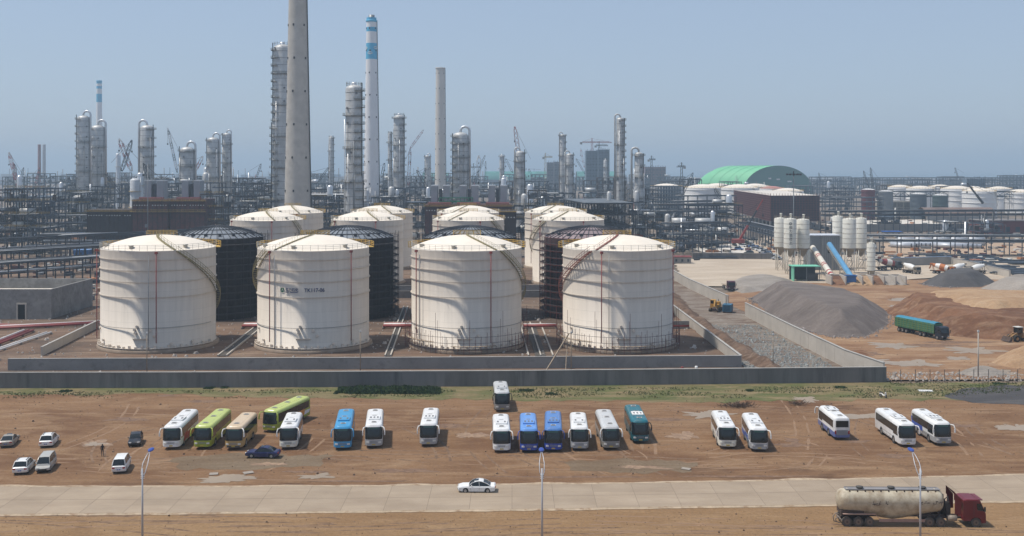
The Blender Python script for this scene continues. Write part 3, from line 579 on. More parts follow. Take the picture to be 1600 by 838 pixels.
# ---------------------------------------------------------------- vehicles
paint = lambda n, c, r=.3: M('paint_' + n, c, r, 0, .06, .8, col2=(.33, .25, .18), thr=(.5, .8), scale2=1.3, mixf=.35)
def wheel(parent, x, y, r, wd, side, rimm=chrome):
    t_ = MB().cylx(x, y, r, r, wd, 16).build('wheel', rubber, parent)
    MB().cylx(x + side * (wd / 2 + .005), y, r, r * .58, .03, 12).build('rim', rimm, t_)
def bus(px, py, L_, label, body, rz=0.0, lower=None, roof=None, rear=False, W_=2.5, Ht=3.35, kind=0, stripe=None, ac=1, shade=None, mir='white'):
    p = G(px, py); yaw = radians(rz); c_ = Vector((sin(-yaw), cos(yaw), 0))
    if rear: yaw += pi
    hw = W_ / 2; t_ = E('coach', label, 'coach', (p.x + c_.x * L_ / 2, p.y + .3 + c_.y * L_ / 2, 0), yaw, 'coaches parked in rows on the dirt')
    lower = lower or body; roof = roof or body; yf, yr = -L_ / 2, L_ / 2
    def rake(z): return 0 if z < 1.15 else (z - 1.15) ** 1.6 * .11
    def ring(z, ins=0.0, k=0.0):
        r_ = []; h2 = hw - ins
        for i in range(15): u = -1 + 2 * i / 14; r_.append((h2 * (abs(u) ** .8) * (1 if u > 0 else -1), yf + rake(z) + ins * .6 + .42 * abs(u) ** 4 - k, z))
        for i in range(9): u = 1 - 2 * i / 8; r_.append(((h2) * (abs(u) ** .8) * (1 if u > 0 else -1), yr - ins * .6 - .2 * abs(u) ** 6, z))
        return r_
    zs = [(.38, .06), (.5, 0), (.85, 0), (1.2, 0), (1.7, 0), (2.3, 0), (2.85, .02), (3.05, .07), (Ht - .14, .16), (Ht - .05, .3), (Ht, .6)]
    mb = MB(); rows = [ring(z, i_) for z, i_ in zs]; st = []
    for i in range(len(rows) - 1):
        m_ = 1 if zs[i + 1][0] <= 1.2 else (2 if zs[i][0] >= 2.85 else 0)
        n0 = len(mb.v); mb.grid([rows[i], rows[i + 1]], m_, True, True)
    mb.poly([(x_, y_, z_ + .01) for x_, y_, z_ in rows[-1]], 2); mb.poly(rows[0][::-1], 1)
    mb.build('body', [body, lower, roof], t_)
    # windscreen wraps the front
    wz0, wz1 = (1.28, 2.98) if kind == 0 else (1.35, 2.95)
    rows = []
    for j in range(6):
        z = wz0 + (wz1 - wz0) * j / 5; r_ = []
        for i in range(13): u = -.965 + 1.93 * i / 12; r_.append((( hw + .012) * (abs(u) ** .8) * (1 if u > 0 else -1), yf + rake(z) + .42 * abs(u) ** 4 - .025, z))
        rows.append(r_)
    mb = MB(); mb.grid(rows); mb.build('windscreen', glass, t_)
    mb = MB(); z = wz0 + .18
    for s_ in (-1, 1): mb.beam((s_ * .1, yf - .04, wz0 + .02), (s_ * .85, yf + .03, wz0 + .5), .03)
    mb.build('wiper', rubber, t_)
    MB().grid([[(hw * .55 * u, yf + rake(z) - .035, z) for u in (-1, 0, 1)] for z in (2.72, 2.92)]).build('destination_sign', M('sign_green_dark', (.02, .06, .05), .4), t_)
    # rear window
    mb = MB(); mb.box(0, yr + .0, 1.9, W_ * .78, .03, .95); mb.build('rear_window', glass, t_)
    mb = MB(); mb.box(0, yr + .0, .75, W_ * .7, .03, .75)
    for i in range(5): mb.box(0, yr + .02, .8 + i * .13, W_ * .6, .03, .04)
    mb.build('engine_grille', M('grille_grey', (.25, .26, .28), .6), t_)
    for s_ in (-1, 1): MB().box(s_ * (hw - .2), yr - .03, .9, .22, .06, .5).build('tail_light', M('tail_red', (.30, .015, .012), .3), t_)
    # side glazing, one pane band per bay
    for s_ in (-1, 1):
        y0, y1 = yf + .75, yr - .55; nb = max(4, int((y1 - y0) / 1.75))
        for i in range(nb):
            a_, b_ = y0 + (y1 - y0) * i / nb + .03, y0 + (y1 - y0) * (i + 1) / nb - .03; MB().box(s_ * (hw + .006), (a_ + b_) / 2, 1.72 if i else 1.45, .03, b_ - a_, 1.05 if i else 1.32).build('side_window', glass, t_)
        mb = MB(); mb.box(s_ * (hw + .004), 0, .95, .02, L_ * .5, .02); mb.box(s_ * (hw + .004), 0, .55, .02, L_ * .5, .02)
        for k_ in range(5): mb.box(s_ * (hw + .004), -L_ * .25 + k_ * L_ * .125, .55, .02, .02, .42)
        mb.build('luggage_door', M('panel_gap', (.06, .06, .06), .8), t_)
        if stripe:
            mb = MB(); n0 = len(mb.v); x_ = s_ * (hw + .012)
            for (ya, yb, za, zb, m_) in stripe: mb.poly([(x_, ya * L_, za), (x_, yb * L_, za + .1), (x_, yb * L_ + .35, zb), (x_, ya * L_ + .25, zb)][::s_], m_)
            mb.build('livery_graphic', [M('livery_red', (.42, .03, .03), .4), M('livery_blue', (.04, .10, .42), .4), M('livery_orange', (.55, .22, .04), .4), M('livery_white', (.7, .7, .7), .4)], t_)
        for yy in (yf + 2.45, yr - 2.9): wheel(t_, s_ * (hw - .16), yy, .5, .3, s_)
        # arch shadows gap
        for yy in (yf + 2.45, yr - 2.9): MB().cylx(s_ * (hw + .003), yy, .52, .60, .012, 18).build('wheel_arch', rubber, t_)
        # mirrors
        m_ = {'white': whitep, 'dark': rubber, 'body': body}[mir]
        mo = MB().tube([(s_ * (hw - .12), yf + .45, 3.0), (s_ * (hw + .18), yf + .02, 2.98), (s_ * (hw + .30), yf - .12, 2.6), (s_ * (hw + .30), yf - .12, 2.2)], .075, 6).build('mirror', m_, t_)
        MB().box(s_ * (hw + .30), yf - .14, 1.95, .17, .16, .5).build('mirror_head', m_, mo)
        MB().box(s_ * (hw - .42), yf + .07 - .03, .78, .42, .12, .22, s_ * .25).build('headlight', lightm, t_)
    mb = MB(); mb.box(0, yf - .015, .42, W_ * .74, .06, .22); mb.build('bumper', M('bumper_dark', (.06, .06, .065), .6) if kind else lower, t_)
    MB().box(0, yf - .055, .5, .5, .02, .15).build('number_plate', M('plate_yellow', (.45, .33, .05), .5), t_)
    mb = MB()
    for i in range(3): mb.box(0, yf - .02, .82 + i * .1, 1.0, .03, .04)
    mb.build('front_grille', M('grille_grey', (0, 0, 0)), t_)
    if shade: MB().box(0, yf + .28, 1.5, 1.3, .02, .35).build('dash_card', shade, t_)
    # roof gear
    hm = M('hatch_grey', (.16, .16, .165), .6); ys = [-.34, .02, .36] if kind != 2 else [-.3, .3]
    for f in ys:
        h_ = MB().box(0, f * L_, Ht + .005, .72, .62, .09).build('roof_hatch', M('hatch_frame', (.45, .43, .40), .6), t_); MB().box(0, f * L_, Ht + .095, .5, .42, .03).build('hatch_lid', hm, h_)
    if ac:
        a_ = MB(); a_.slab([(-.8, -.12 * L_ - 1.0), (.8, -.12 * L_ - 1.0), (.85, -.12 * L_ + 1.1), (-.85, -.12 * L_ + 1.1)], Ht + .003, Ht + .17); a_ = a_.build('roof_unit', whitep if 'panel' in label else roof, t_)
        mb = MB()
        for i in range(ac + 1 if ac < 3 else 3): mb.box(-.5 + i * (1.0 / max(1, ac)), -.12 * L_, Ht + .172, .24, .75, .03)
        mb.build('fan_grille', hm, a_)
    return t_
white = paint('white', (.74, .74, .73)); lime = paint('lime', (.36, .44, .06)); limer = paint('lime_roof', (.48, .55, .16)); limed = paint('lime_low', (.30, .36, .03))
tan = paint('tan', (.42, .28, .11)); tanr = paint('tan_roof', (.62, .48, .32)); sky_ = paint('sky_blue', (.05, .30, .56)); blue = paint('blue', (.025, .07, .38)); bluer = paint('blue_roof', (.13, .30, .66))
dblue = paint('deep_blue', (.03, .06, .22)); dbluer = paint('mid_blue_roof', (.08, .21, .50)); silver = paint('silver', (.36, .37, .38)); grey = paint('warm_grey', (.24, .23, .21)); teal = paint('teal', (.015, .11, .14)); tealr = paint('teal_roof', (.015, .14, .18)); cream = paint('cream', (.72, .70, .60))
o_card = M('card_orange', (.55, .15, .03), .6)
bus(266, 704, 11.0, 'white coach with red and yellow side graphics, leftmost of the parked coaches', white, 3, stripe=[(-.30, -.12, .6, 2.0, 0), (-.12, .05, .5, 1.5, 0), (.08, .42, .6, 1.2, 2)], ac=1)
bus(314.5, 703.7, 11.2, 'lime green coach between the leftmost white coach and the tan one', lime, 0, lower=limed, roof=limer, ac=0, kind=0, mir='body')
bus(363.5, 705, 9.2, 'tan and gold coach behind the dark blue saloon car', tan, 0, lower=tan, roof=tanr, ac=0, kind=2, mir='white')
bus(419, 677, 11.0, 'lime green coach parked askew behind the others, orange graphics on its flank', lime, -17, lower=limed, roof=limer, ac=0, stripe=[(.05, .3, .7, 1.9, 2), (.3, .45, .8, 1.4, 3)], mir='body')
bus(449.5, 704, 9.0, 'short white coach in front of the askew lime green coach', white, 6, lower=cream, ac=1)
bus(534.5, 705, 11.5, 'light blue coach with a silver band across its front', sky_, 6, lower=sky_, ac=1, mir='body', shade=lightm)
bus(583.5, 702, 10.5, 'white coach with silver nose, just right of the light blue coach', white, 6, lower=silver, ac=2)
bus(669, 699.5, 10.3, 'white coach with a green sun strip over its windscreen, parked alone', white, 2, lower=silver, ac=2, shade=M('strip_green', (.05, .2, .12), .5))
bus(785, 645, 9.0, 'grey coach parked behind the row, close to the grass strip', silver, 3, lower=grey, roof=paint('light_grey', (.55, .56, .56)), ac=1, mir='dark')
bus(784, 709, 9.6, 'white coach with orange card in its windscreen, left of the two blue coaches', white, 1.5, ac=1, shade=o_card)
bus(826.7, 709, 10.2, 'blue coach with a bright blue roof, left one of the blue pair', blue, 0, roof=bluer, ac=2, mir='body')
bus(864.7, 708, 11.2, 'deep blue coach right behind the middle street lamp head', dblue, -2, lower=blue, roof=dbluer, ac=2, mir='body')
bus(906, 706, 9.6, 'white coach with silver nose between the deep blue and the silver coach', white, -2, lower=silver, ac=1, shade=o_card)
bus(955.5, 705, 11.2, 'silver grey coach with warm grey front', silver, 1, lower=grey, roof=paint('light_grey', (0, 0, 0)), ac=0, mir='white')
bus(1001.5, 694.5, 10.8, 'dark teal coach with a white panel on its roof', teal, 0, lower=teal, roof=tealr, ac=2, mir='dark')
bus(1138, 703, 9.8, 'white coach with dark bumper, left one of the pair right of centre', white, -4, lower=cream, ac=2)
bus(1187.5, 707.5, 9.8, 'white coach with blue graphics on its flank, right one of the pair', white, -5, lower=silver, ac=1, stripe=[(-.3, .1, 1.0, 1.6, 1), (.1, .4, .6, 1.3, 1)])
bus(1317, 689, 8.6, 'small white coach seen from behind with a blue rear bumper', white, 0, lower=paint('skirt_blue', (.12, .16, .36)), rear=True, W_=2.35, ac=1)
bus(1420.5, 700, 10.4, 'plain white coach behind the right street lamp head', white, 0, ac=1)
bus(1476, 698, 9.2, 'white coach with a blue rear flank, rightmost coach', white, 0, lower=silver, ac=2, stripe=[(.0, .45, 1.0, 2.3, 1)])

def car(loc, rz, label, body, kind='sedan', group='cars parked on the dirt', full=True, name='parked_car'):
    t_ = E(name, label, 'car', loc, radians(rz), group)
    P_ = {'sedan': (4.6, 1.78, .93, 1.44, -.95, -.25, .85, 1.75), 'suv': (4.5, 1.85, 1.02, 1.66, -1.0, -.35, 1.65, 2.1), 'van': (4.7, 1.75, 1.08, 1.88, -1.75, -1.15, 2.0, 2.25), 'hatch': (4.2, 1.75, .97, 1.5, -.95, -.35, 1.35, 1.95)}[kind]
    L_, W_, zb, zt, ya, yb, yc, yd = P_; h2 = W_ / 2; r_ = .33; wy = (-L_ * .30, L_ * .30)
    tail = .98 if kind == 'sedan' else zb
    top = [(-L_ / 2, .38), (-L_ / 2 - .02, .58), (-L_ / 2 + .10, .72), (-L_ / 2 + .5, .84), (ya, zb), (yd, zb + .02), (L_ / 2 - .15, tail), (L_ / 2, tail - .12), (L_ / 2 + .02, .55), (L_ / 2 - .04, .32)]
    bot = []
    for c_ in reversed(wy):
        bot.append((c_ + r_ + .06, .25))
        for k in range(1, 7): a = pi * k / 7; bot.append((c_ + (r_ + .06) * cos(a), .28 + (r_ + .09) * sin(a)))
        bot.append((c_ - r_ - .06, .25))
    prof = top + bot
    def sec(x, sy, zc, sh=0): return [(x, p[0] * sy, (min(p[1], zc) if p[1] > .6 else p[1])) for p in prof]
    mb = MB(); secs = [sec(-h2, .965, zb - .2), sec(-h2 + .06, .985, zb - .06), sec(-h2 + .3, 1, 9), sec(0, 1.01, 9), sec(h2 - .3, 1, 9), sec(h2 - .06, .985, zb - .06), sec(h2, .965, zb - .2)]
    mb.grid(secs, 0, False, True); mb.poly(secs[0]); mb.poly(secs[-1][::-1]); mb.build('body', body, t_)
    wb, wt = h2 - .07, h2 - .25; zt_ = zt
    ym = (yb + yc) / 2; crv = [(ya, zb - .03), (ya + (yb - ya) * .5, zb + (zt - zb) * .55), (yb, zt - .10), (yb + .22, zt - .04), (ym, zt), (yc - .22, zt - .04), (yc, zt - .10 if kind == 'sedan' else zt - .08), (yc + (yd - yc) * .5, zb + (zt - zb) * .5), (yd, zb - .03)]
    q = lambda z: wb + (wt - wb) * max(0, (z - zb + .03) / (zt - zb)) ** 1.15
    def strip(i0, i1, k=0.0): return [[(-q(z) * (1 - k), y, z + k * .1), (-q(z) * .5, y, z + .02 + k * .1), (0, y, z + .035 + k * .1), (q(z) * .5, y, z + .02 + k * .1), (q(z) * (1 - k), y, z + k * .1)] for y, z in crv[i0:i1 + 1]]
    MB().grid(strip(0, 2)).build('windscreen', glass, t_)
    MB().grid(strip(6, 8)).build('rear_window', glass, t_)
    for s_ in (-1, 1): MB().poly([(s_ * q(z), y, z) for y, z in crv]).build('side_window', glass, t_)
    mb = MB(); mb.grid([[(x_ * 1.02, y_, z_ + .012) for x_, y_, z_ in r_] for r_ in strip(2, 6)])
    if full:
        for s_ in (-1, 1):
            e = [Vector((s_ * (q(z) + .008), y, z)) for y, z in crv]
            for i in range(8): mb.beam(e[i], e[i + 1], .05, .06)
            if kind != 'sedan': mb.beam(e[6] - Vector((0, .25, 0)), (s_ * (wb + .005), yc + .0, zb), .03, .28)
            mb.beam((s_ * (wt + .02), ym, zt - .05), (s_ * (wb + .01), ym + .05, zb - .02), .03, .08)
    mb.build('roof', body, t_)
    for s_ in (-1, 1):
        for y_ in wy:
            if full: wheel(t_, s_ * (h2 - .13), y_, r_, .22, s_)
            else: MB().cylx(s_ * (h2 - .13), y_, r_, r_, .24, 10).build('wheel', rubber, t_)
        if full:
            MB().box(s_ * (h2 - .3), -L_ / 2 + .04, .58, .36, .14, .14, s_ * .3).build('headlight', lightm, t_)
            MB().box(s_ * (h2 - .22), L_ / 2 - .03, .68, .34, .12, .18, -s_ * .2).build('tail_light', M('tail_red', (0, 0, 0)), t_)
            MB().box(s_ * (h2 + .06), ya + .35, zb - .02, .18, .12, .13).build('mirror', body, t_)
            mb = MB()
            for yy in ((yb + yc) / 2 + .03, ya + .25, yc + .25 if kind == 'sedan' else yc - .4): mb.beam((s_ * (h2 + .004), yy, .38), (s_ * (h2 + .004), yy, zb - .22), .012, .02)
            mb.build('door_gap', M('panel_gap', (0, 0, 0)), t_)
    if full:
        MB().box(0, -L_ / 2 - .03, .40, W_ * .62, .05, .16).build('front_grille', M('grille_black', (.02, .02, .02), .5), t_)
        MB().box(0, L_ / 2 + .03, .5, .45, .02, .13).build('number_plate', M('plate_blue', (.05, .1, .35), .5), t_)
        if kind == 'sedan': MB().box(0, .0, zt + .02, .7, .5, .03).build('sunroof', glass, t_)
        if kind == 'suv':
            for s_ in (-1, 1): MB().beam((s_ * .56, yb + .25, zt + .06), (s_ * .56, yc - .3, zt + .06), .05).build('roof_rail', M('grille_black', (0, 0, 0)), t_)
    return t_
def cg(px, py): p = G(px, py); return (p.x, p.y, 0)
car(cg(15, 694), 192, 'silver saloon car at the far left edge of the lot', paint('champagne', (.30, .28, .25)))
car(cg(77, 694), 191, 'white crossover parked on its own behind the silver van', white, 'suv')
car(cg(38, 735), 190, 'white hatch-backed crossover right beside the silver van', white, 'suv')
car(cg(72, 732), 12, 'silver grey minivan facing the road beside a white crossover', paint('van_silver', (.42, .41, .38)), 'van')
car(cg(212, 693), 14, 'small black car left of the leftmost white coach', paint('black', (.015, .018, .025)), 'hatch')
car(cg(190, 733), 191, 'white people carrier with red tail lights near the left street lamp', white, 'van')
car(cg(411, 714), -93, 'dark navy saloon car parked sideways before the tan coach', paint('navy', (.012, .018, .08)))
car(cg(745, 768), -91, 'white saloon car driving along the concrete road', white, group='cars on the road', name='moving_car')

# ---------------------------------------------------------------- cement tanker lorry
p = G(1316, 823); tp = E('tanker_truck', 'dust-stained cream cement tanker with a dark red cab on the near verge', 'lorry', (p.x - .9, p.y, 0), radians(-1.0))
cream_t = M('stained_tank', (.50, .44, .33), .6, 0, .15, .5, bump=.1, bscale=3, col2=(.26, .19, .12), thr=(.42, .72), scale2=.9)
redc = M('cab_red', (.13, .009, .014), .35, 0, .12, 1.2); chm = M('chassis_rusty', (.075, .05, .038), .9, 0, .3, 1.5)
rows = []; yc_ = 1.25; n = 28
def sect(x, r, drop, zc=2.65): return [(x, yc_ + r * sin(2 * pi * k / n), zc + r * cos(2 * pi * k / n) - (drop * max(0, -cos(2 * pi * k / n)) ** 1.5)) for k in range(n)]
for x_, r, dr in [(.05, .35, 0), (.12, .75, 0), (.3, 1.05, 0), (.6, 1.2, 0), (1.2, 1.25, .0), (3.2, 1.25, .34), (5.0, 1.25, .72), (6.2, 1.25, .9), (7.4, 1.25, .72), (9.2, 1.25, .34), (11.0, 1.25, 0), (11.4, 1.18, 0), (11.65, .95, 0), (11.75, .5, 0), (11.78, .1, 0)]: rows.append(sect(x_ + .6, r, dr))
mb = MB(); mb.grid(rows, 0, True, True); mb.poly(rows[0]); mb.poly(rows[-1][::-1]); mb.build('tank', cream_t, tp)
for x_ in (1.75, 11.5): 
    mb = MB(); mb.grid([sect(x_ - .06, 1.28, 0), sect(x_ + .06, 1.28, 0)], 0, True, True); mb.build('tank_band', cream_t, tp)
mb = MB(); mb.box(6.8, yc_, 3.86, 10.6, .9, .05)
for s_ in (-.5, .5): mb.beam((1.6, yc_ + s_, 3.92), (12.0, yc_ + s_, 3.92), .06)
mb.build('catwalk', M('catwalk_grey', (.22, .21, .21), .7), tp)
for x_ in (3.2, 6.7, 10.2): MB().lathe([(.34, 3.9), (.34, 4.05), (.42, 4.05), (.42, 4.12), (0, 4.2)], 12, x_, yc_).build('hatch', M('hatch_dark', (.07, .065, .06), .8), tp)
mb = MB()
for i in range(12): mb.box(1.9 + i * .87, yc_ - .62, 3.68, .12, .12, .2)
mb.build('bracket', chm, tp)
mb = MB(); mb.beam((1.1, yc_ - .45, 1.05), (12.6, yc_ - .45, 1.05), .16, .24); mb.beam((1.1, yc_ + .45, 1.05), (12.6, yc_ + .45, 1.05), .16, .24)
mb.beam((11.3, yc_ - .42, .85), (16.7, yc_ - .42, .85), .12, .22); mb.beam((11.3, yc_ + .42, .85), (16.7, yc_ + .42, .85), .12, .22)
for i in range(12): mb.beam((1.3 + i * .98, yc_ - .45, 1.05), (1.3 + i * .98, yc_ + .45, 1.05), .1)
for x_ in (1.4, 2.6, 3.8, 10.9, 11.8): mb.beam((x_, yc_ - .45, 1.1), (x_, yc_ - .75, 2.0), .14); mb.beam((x_, yc_ + .45, 1.1), (x_, yc_ + .75, 2.0), .14)
mb.build('chassis', chm, tp)
MB().slab([(.9, yc_ - .9), (3.4, yc_ - .9), (3.4, yc_ + .9), (.9, yc_ + .9)], 1.2, 1.7).build('saddle', chm, tp)
mb = MB(); mb.beam((5.0, .12, .68), (10.3, .12, .68), .05, .32)
for i in range(8): mb.box(5.3 + i * .65, .07, .66, .22, .04, .14)
mb.beam((1.0, .12, 1.38), (4.6, .12, 1.38), .3, .05); mb.beam((4.6, .12, 1.38), (5.0, .12, .9), .3, .05); mb.build('side_guard', M('guard_dusty', (.34, .22, .18), .9), tp)
hub = M('hub_dusty', (.17, .12, .09), .9)
def truck_wheel(par, x, y, r=.52, wd=.34):
    t_ = MB().cylx(x, y, r, r, wd, 20, ax=(0, 1, 0)).build('wheel', M('tyre_dusty', (.085, .072, .06), .95, 0, .2, 2), par)
    sg = -1 if y < 1.25 else 1; MB().cylx(x, y + sg * (wd / 2 + .005), r, r * .58, .04, 14, ax=(0, 1, 0)).build('rim', hub, t_); MB().cylx(x, y + sg * (wd / 2 + .04), r, r * .22, .06, 10, ax=(0, 1, 0)).build('hub', chm, t_)
for x_ in (1.45, 2.7, 3.95, 10.6, 11.85, 15.72):
    for y_ in (.22, 2.28): truck_wheel(tp, x_, y_)
# red cab, long nose of the wind deflector leaning back
cp = [(13.6, .75), (13.6, 3.05), (14.0, 3.12), (15.15, 3.12), (15.5, 2.95), (15.95, 1.95), (16.1, 1.5), (16.12, .55), (15.62, .5), (15.5, .95), (15.2, 1.12), (14.8, 1.12), (14.5, .95), (14.4, .75)]
mb = MB(); k0 = len(mb.v); ylist = [(.02, .95), (.1, 1), (2.4, 1), (2.48, .95)]
secs = [[(13.6 + (a_ - 13.6) * (1 if q == 1 else .985), y_, z_ if q == 1 or z_ < 2.5 else z_ - .08) for a_, z_ in cp] for y_, q in ylist]
mb.grid(secs, 0, False, True); mb.poly(secs[0][::-1]); mb.poly(secs[-1]); cab = mb.build('cab', redc, tp, (.72, 0, -.05))
MB().poly([(15.12, .005, 1.95), (15.86, .005, 1.85), (15.52, .005, 2.68), (15.05, .005, 2.68)]).build('side_window', glass, cab)
MB().poly([(15.12, 2.495, 1.95), (15.86, 2.495, 1.85), (15.52, 2.495, 2.68), (15.05, 2.495, 2.68)][::-1]).build('side_window', glass, cab)
MB().poly([(15.98, .2, 1.95), (15.98, 2.3, 1.95), (15.56, 2.25, 2.9), (15.56, .25, 2.9)]).build('windscreen', glass, cab)
MB().beam((14.75, .0, 1.2), (14.75, .0, 2.95), .02, .02).build('door_gap', M('panel_gap', (0, 0, 0)), cab)
MB().box(15.9, -.12, 1.85, .15, .14, .5).build('mirror', M('grille_black', (0, 0, 0)), cab)
MB().box(15.5, 1.25, 3.0, .5, 2.2, .1).build('sun_visor', redc, cab)
mb = MB()
for y_ in (.1, 2.4): mb.slab([(12.85, y_ - .04), (13.55, y_ - .04), (13.55, y_ + .04), (12.85, y_ + .04)], 1.5, 3.1); mb.poly([(12.75, y_ - .05, 3.1), (13.55, y_ - .05, 3.1), (12.75, y_ - .05, 4.05)]); mb.poly([(12.75, y_ + .05, 3.1), (12.75, y_ + .05, 4.05), (13.55, y_ + .05, 3.1)])
mb.poly([(12.75, .05, 4.05), (12.75, 2.45, 4.05), (13.6, 2.45, 3.12), (13.6, .05, 3.12)]); mb.build('wind_deflector', redc, tp, (.55, 0, -.1))
mb = MB(); mb.box(12.75, 1.25, 1.0, .5, 1.9, 1.4); mb.tube([(12.5, .7, 1.1), (12.45, .7, 2.9), (12.8, .7, 3.2), (13.0, .7, 2.2)], .1, 8); mb.tube([(12.7, 1.6, 1.1), (12.6, 1.6, 3.2)], .12, 8); mb.box(12.65, .5, 1.9, .45, .5, .8); mb.cylx(13.2, .3, .9, .3, .5, 12, ax=(1, 0, 0)); mb.build('compressor', M('greasy_dark', (.035, .03, .028), .7, .2, .3, 2), tp)
mb = MB(); mb.cylx(13.1, .25, .95, .34, 1.0, 12); mb.build('fuel_tank', M('tank_alu_dusty', (.30, .25, .20), .7, .3, .2, 1), tp)
mb = MB(); mb.tube([(.9, .2, 1.2), (.2, .1, 1.5), (-.1, .1, 1.1), (.0, .1, .6), (.7, .1, .4)], .06, 6); mb.tube([(.9, .6, 1.0), (.3, .6, .7), (.4, .6, .4)], .06, 6); mb.box(.95, 1.25, .5, .1, 2.3, .14); mb.build('rear_hose', M('hose_dusty', (.22, .18, .15), .8), tp)
# worn-off painted characters on the flank
mk = M('worn_lettering', (.09, .07, .06), .8); mb = MB(); rr = random.Random(5)
for cx_ in (4.3, 4.9, 5.9, 9.7, 10.3, 11.2, 11.8):
    for i in range(5):
        a_ = rr.uniform(-.2, .2); z_ = rr.uniform(-.2, .2); th = atan2(1, 1); yy = yc_ - 1.262; l_ = rr.uniform(.12, .35)
        if rr.random() < .5: mb.beam((cx_ + a_ - l_ / 2, yy, 2.65 + z_), (cx_ + a_ + l_ / 2, yy, 2.65 + z_ + rr.uniform(-.08, .08)), .02, .05)
        else: mb.beam((cx_ + a_, yy, 2.65 + z_ - l_ / 2), (cx_ + a_ + rr.uniform(-.1, .1), yy, 2.65 + z_ + l_ / 2), .05, .02)
mb.build('lettering', mk, tp)

# ---------------------------------------------------------------- street lamps, scooter, person
polem = M('lamp_pole_silver', (.42, .43, .46), .45, .3, .1, 1); lampb = M('lamp_blue', (.03, .065, .30), .35, 0, .1, 2)
def lamp(px, label):
    D = 109.5; X = GX(px, D); t_ = E('street_lamp', label, 'street lamp', (X, D, 0), 0, 'street lamps along the road')
    MB().lathe([(.28, 0), (.28, .06), (.16, .08), (.16, .4), (.12, .45)], 12).build('base', polem, t_)
    MB().tube([(0, 0, .1), (0, 0, 4.5), (0, 0, 8.8)], .13, 10, r2=.07).build('pole', polem, t_)
    for s_ in (-1, 1):
        MB().tube([(0, 0, 7.7), (s_ * .22, .25, 8.35), (s_ * .26, .9, 9.1), (s_ * .15, 1.6, 9.65), (s_ * .03, 2.2, 9.98)], .045, 8, r2=.035).build('arm', polem, t_)
    mb = MB()
    for z in (7.75, 7.95, 8.15): mb.box(0, .05, z, .4, .1, .05)
    mb.build('arm_clamp', whitep, t_)
    rows = []
    for i in range(7):
        f = i / 6; r_ = .04 + .27 * sin(pi * min(1, f * .9 + .1)) ** .8; rows.append([(r_ * cos(2 * pi * k / 12), 2.1 + f * 1.15, 10.0 + f * .12 + .45 * r_ * sin(2 * pi * k / 12)) for k in range(12)])
    mb = MB(); mb.grid(rows, 0, True, True); mb.poly(rows[0]); mb.poly(rows[-1][::-1]); h_ = mb.build('lamp_head', lampb, t_)
    MB().box(0, 2.7, 9.93, .3, .7, .03).build('lens', lightm, h_)
lamp(222.5, 'left street lamp with blue head, beside the white people carrier')
lamp(847, 'middle street lamp with blue head, before the blue coaches')
lamp(1438, 'right street lamp with blue head, standing before the cement tanker')
p = G(1380, 621); t_ = E('motor_scooter', 'small white and black scooter left on the dirt near the wire fence', 'scooter', tuple(p), radians(28))
for y_ in (-.62, .62): w_ = MB().cylx(0, y_, .24, .24, .12, 14).build('wheel', rubber, t_); MB().cylx(0, y_, .24, .12, .14, 10).build('rim', chrome, w_)
mb = MB(); mb.tube([(0, .75, .55), (0, .3, .62), (0, -.05, .35), (0, -.35, .34), (0, -.52, .75), (0, -.5, .98)], .15, 10, r2=.1); mb.box(0, -.55, .35, .3, .08, .5); mb.build('body', whitep, t_)
mb = MB(); mb.tube([(0, .75, .74), (0, .4, .78), (0, .0, .74)], .14, 8, r2=.1); mb.build('saddle', black, t_)
mb = MB(); mb.tube([(-.32, -.42, 1.02), (0, -.5, 1.0), (.32, -.42, 1.02)], .03, 6); mb.tube([(0, -.62, .24), (0, -.5, 1.0)], .035, 6); mb.build('handlebar', black, t_)
MB().box(0, -.6, .82, .18, .06, .12).build('headlight', lightm, t_)
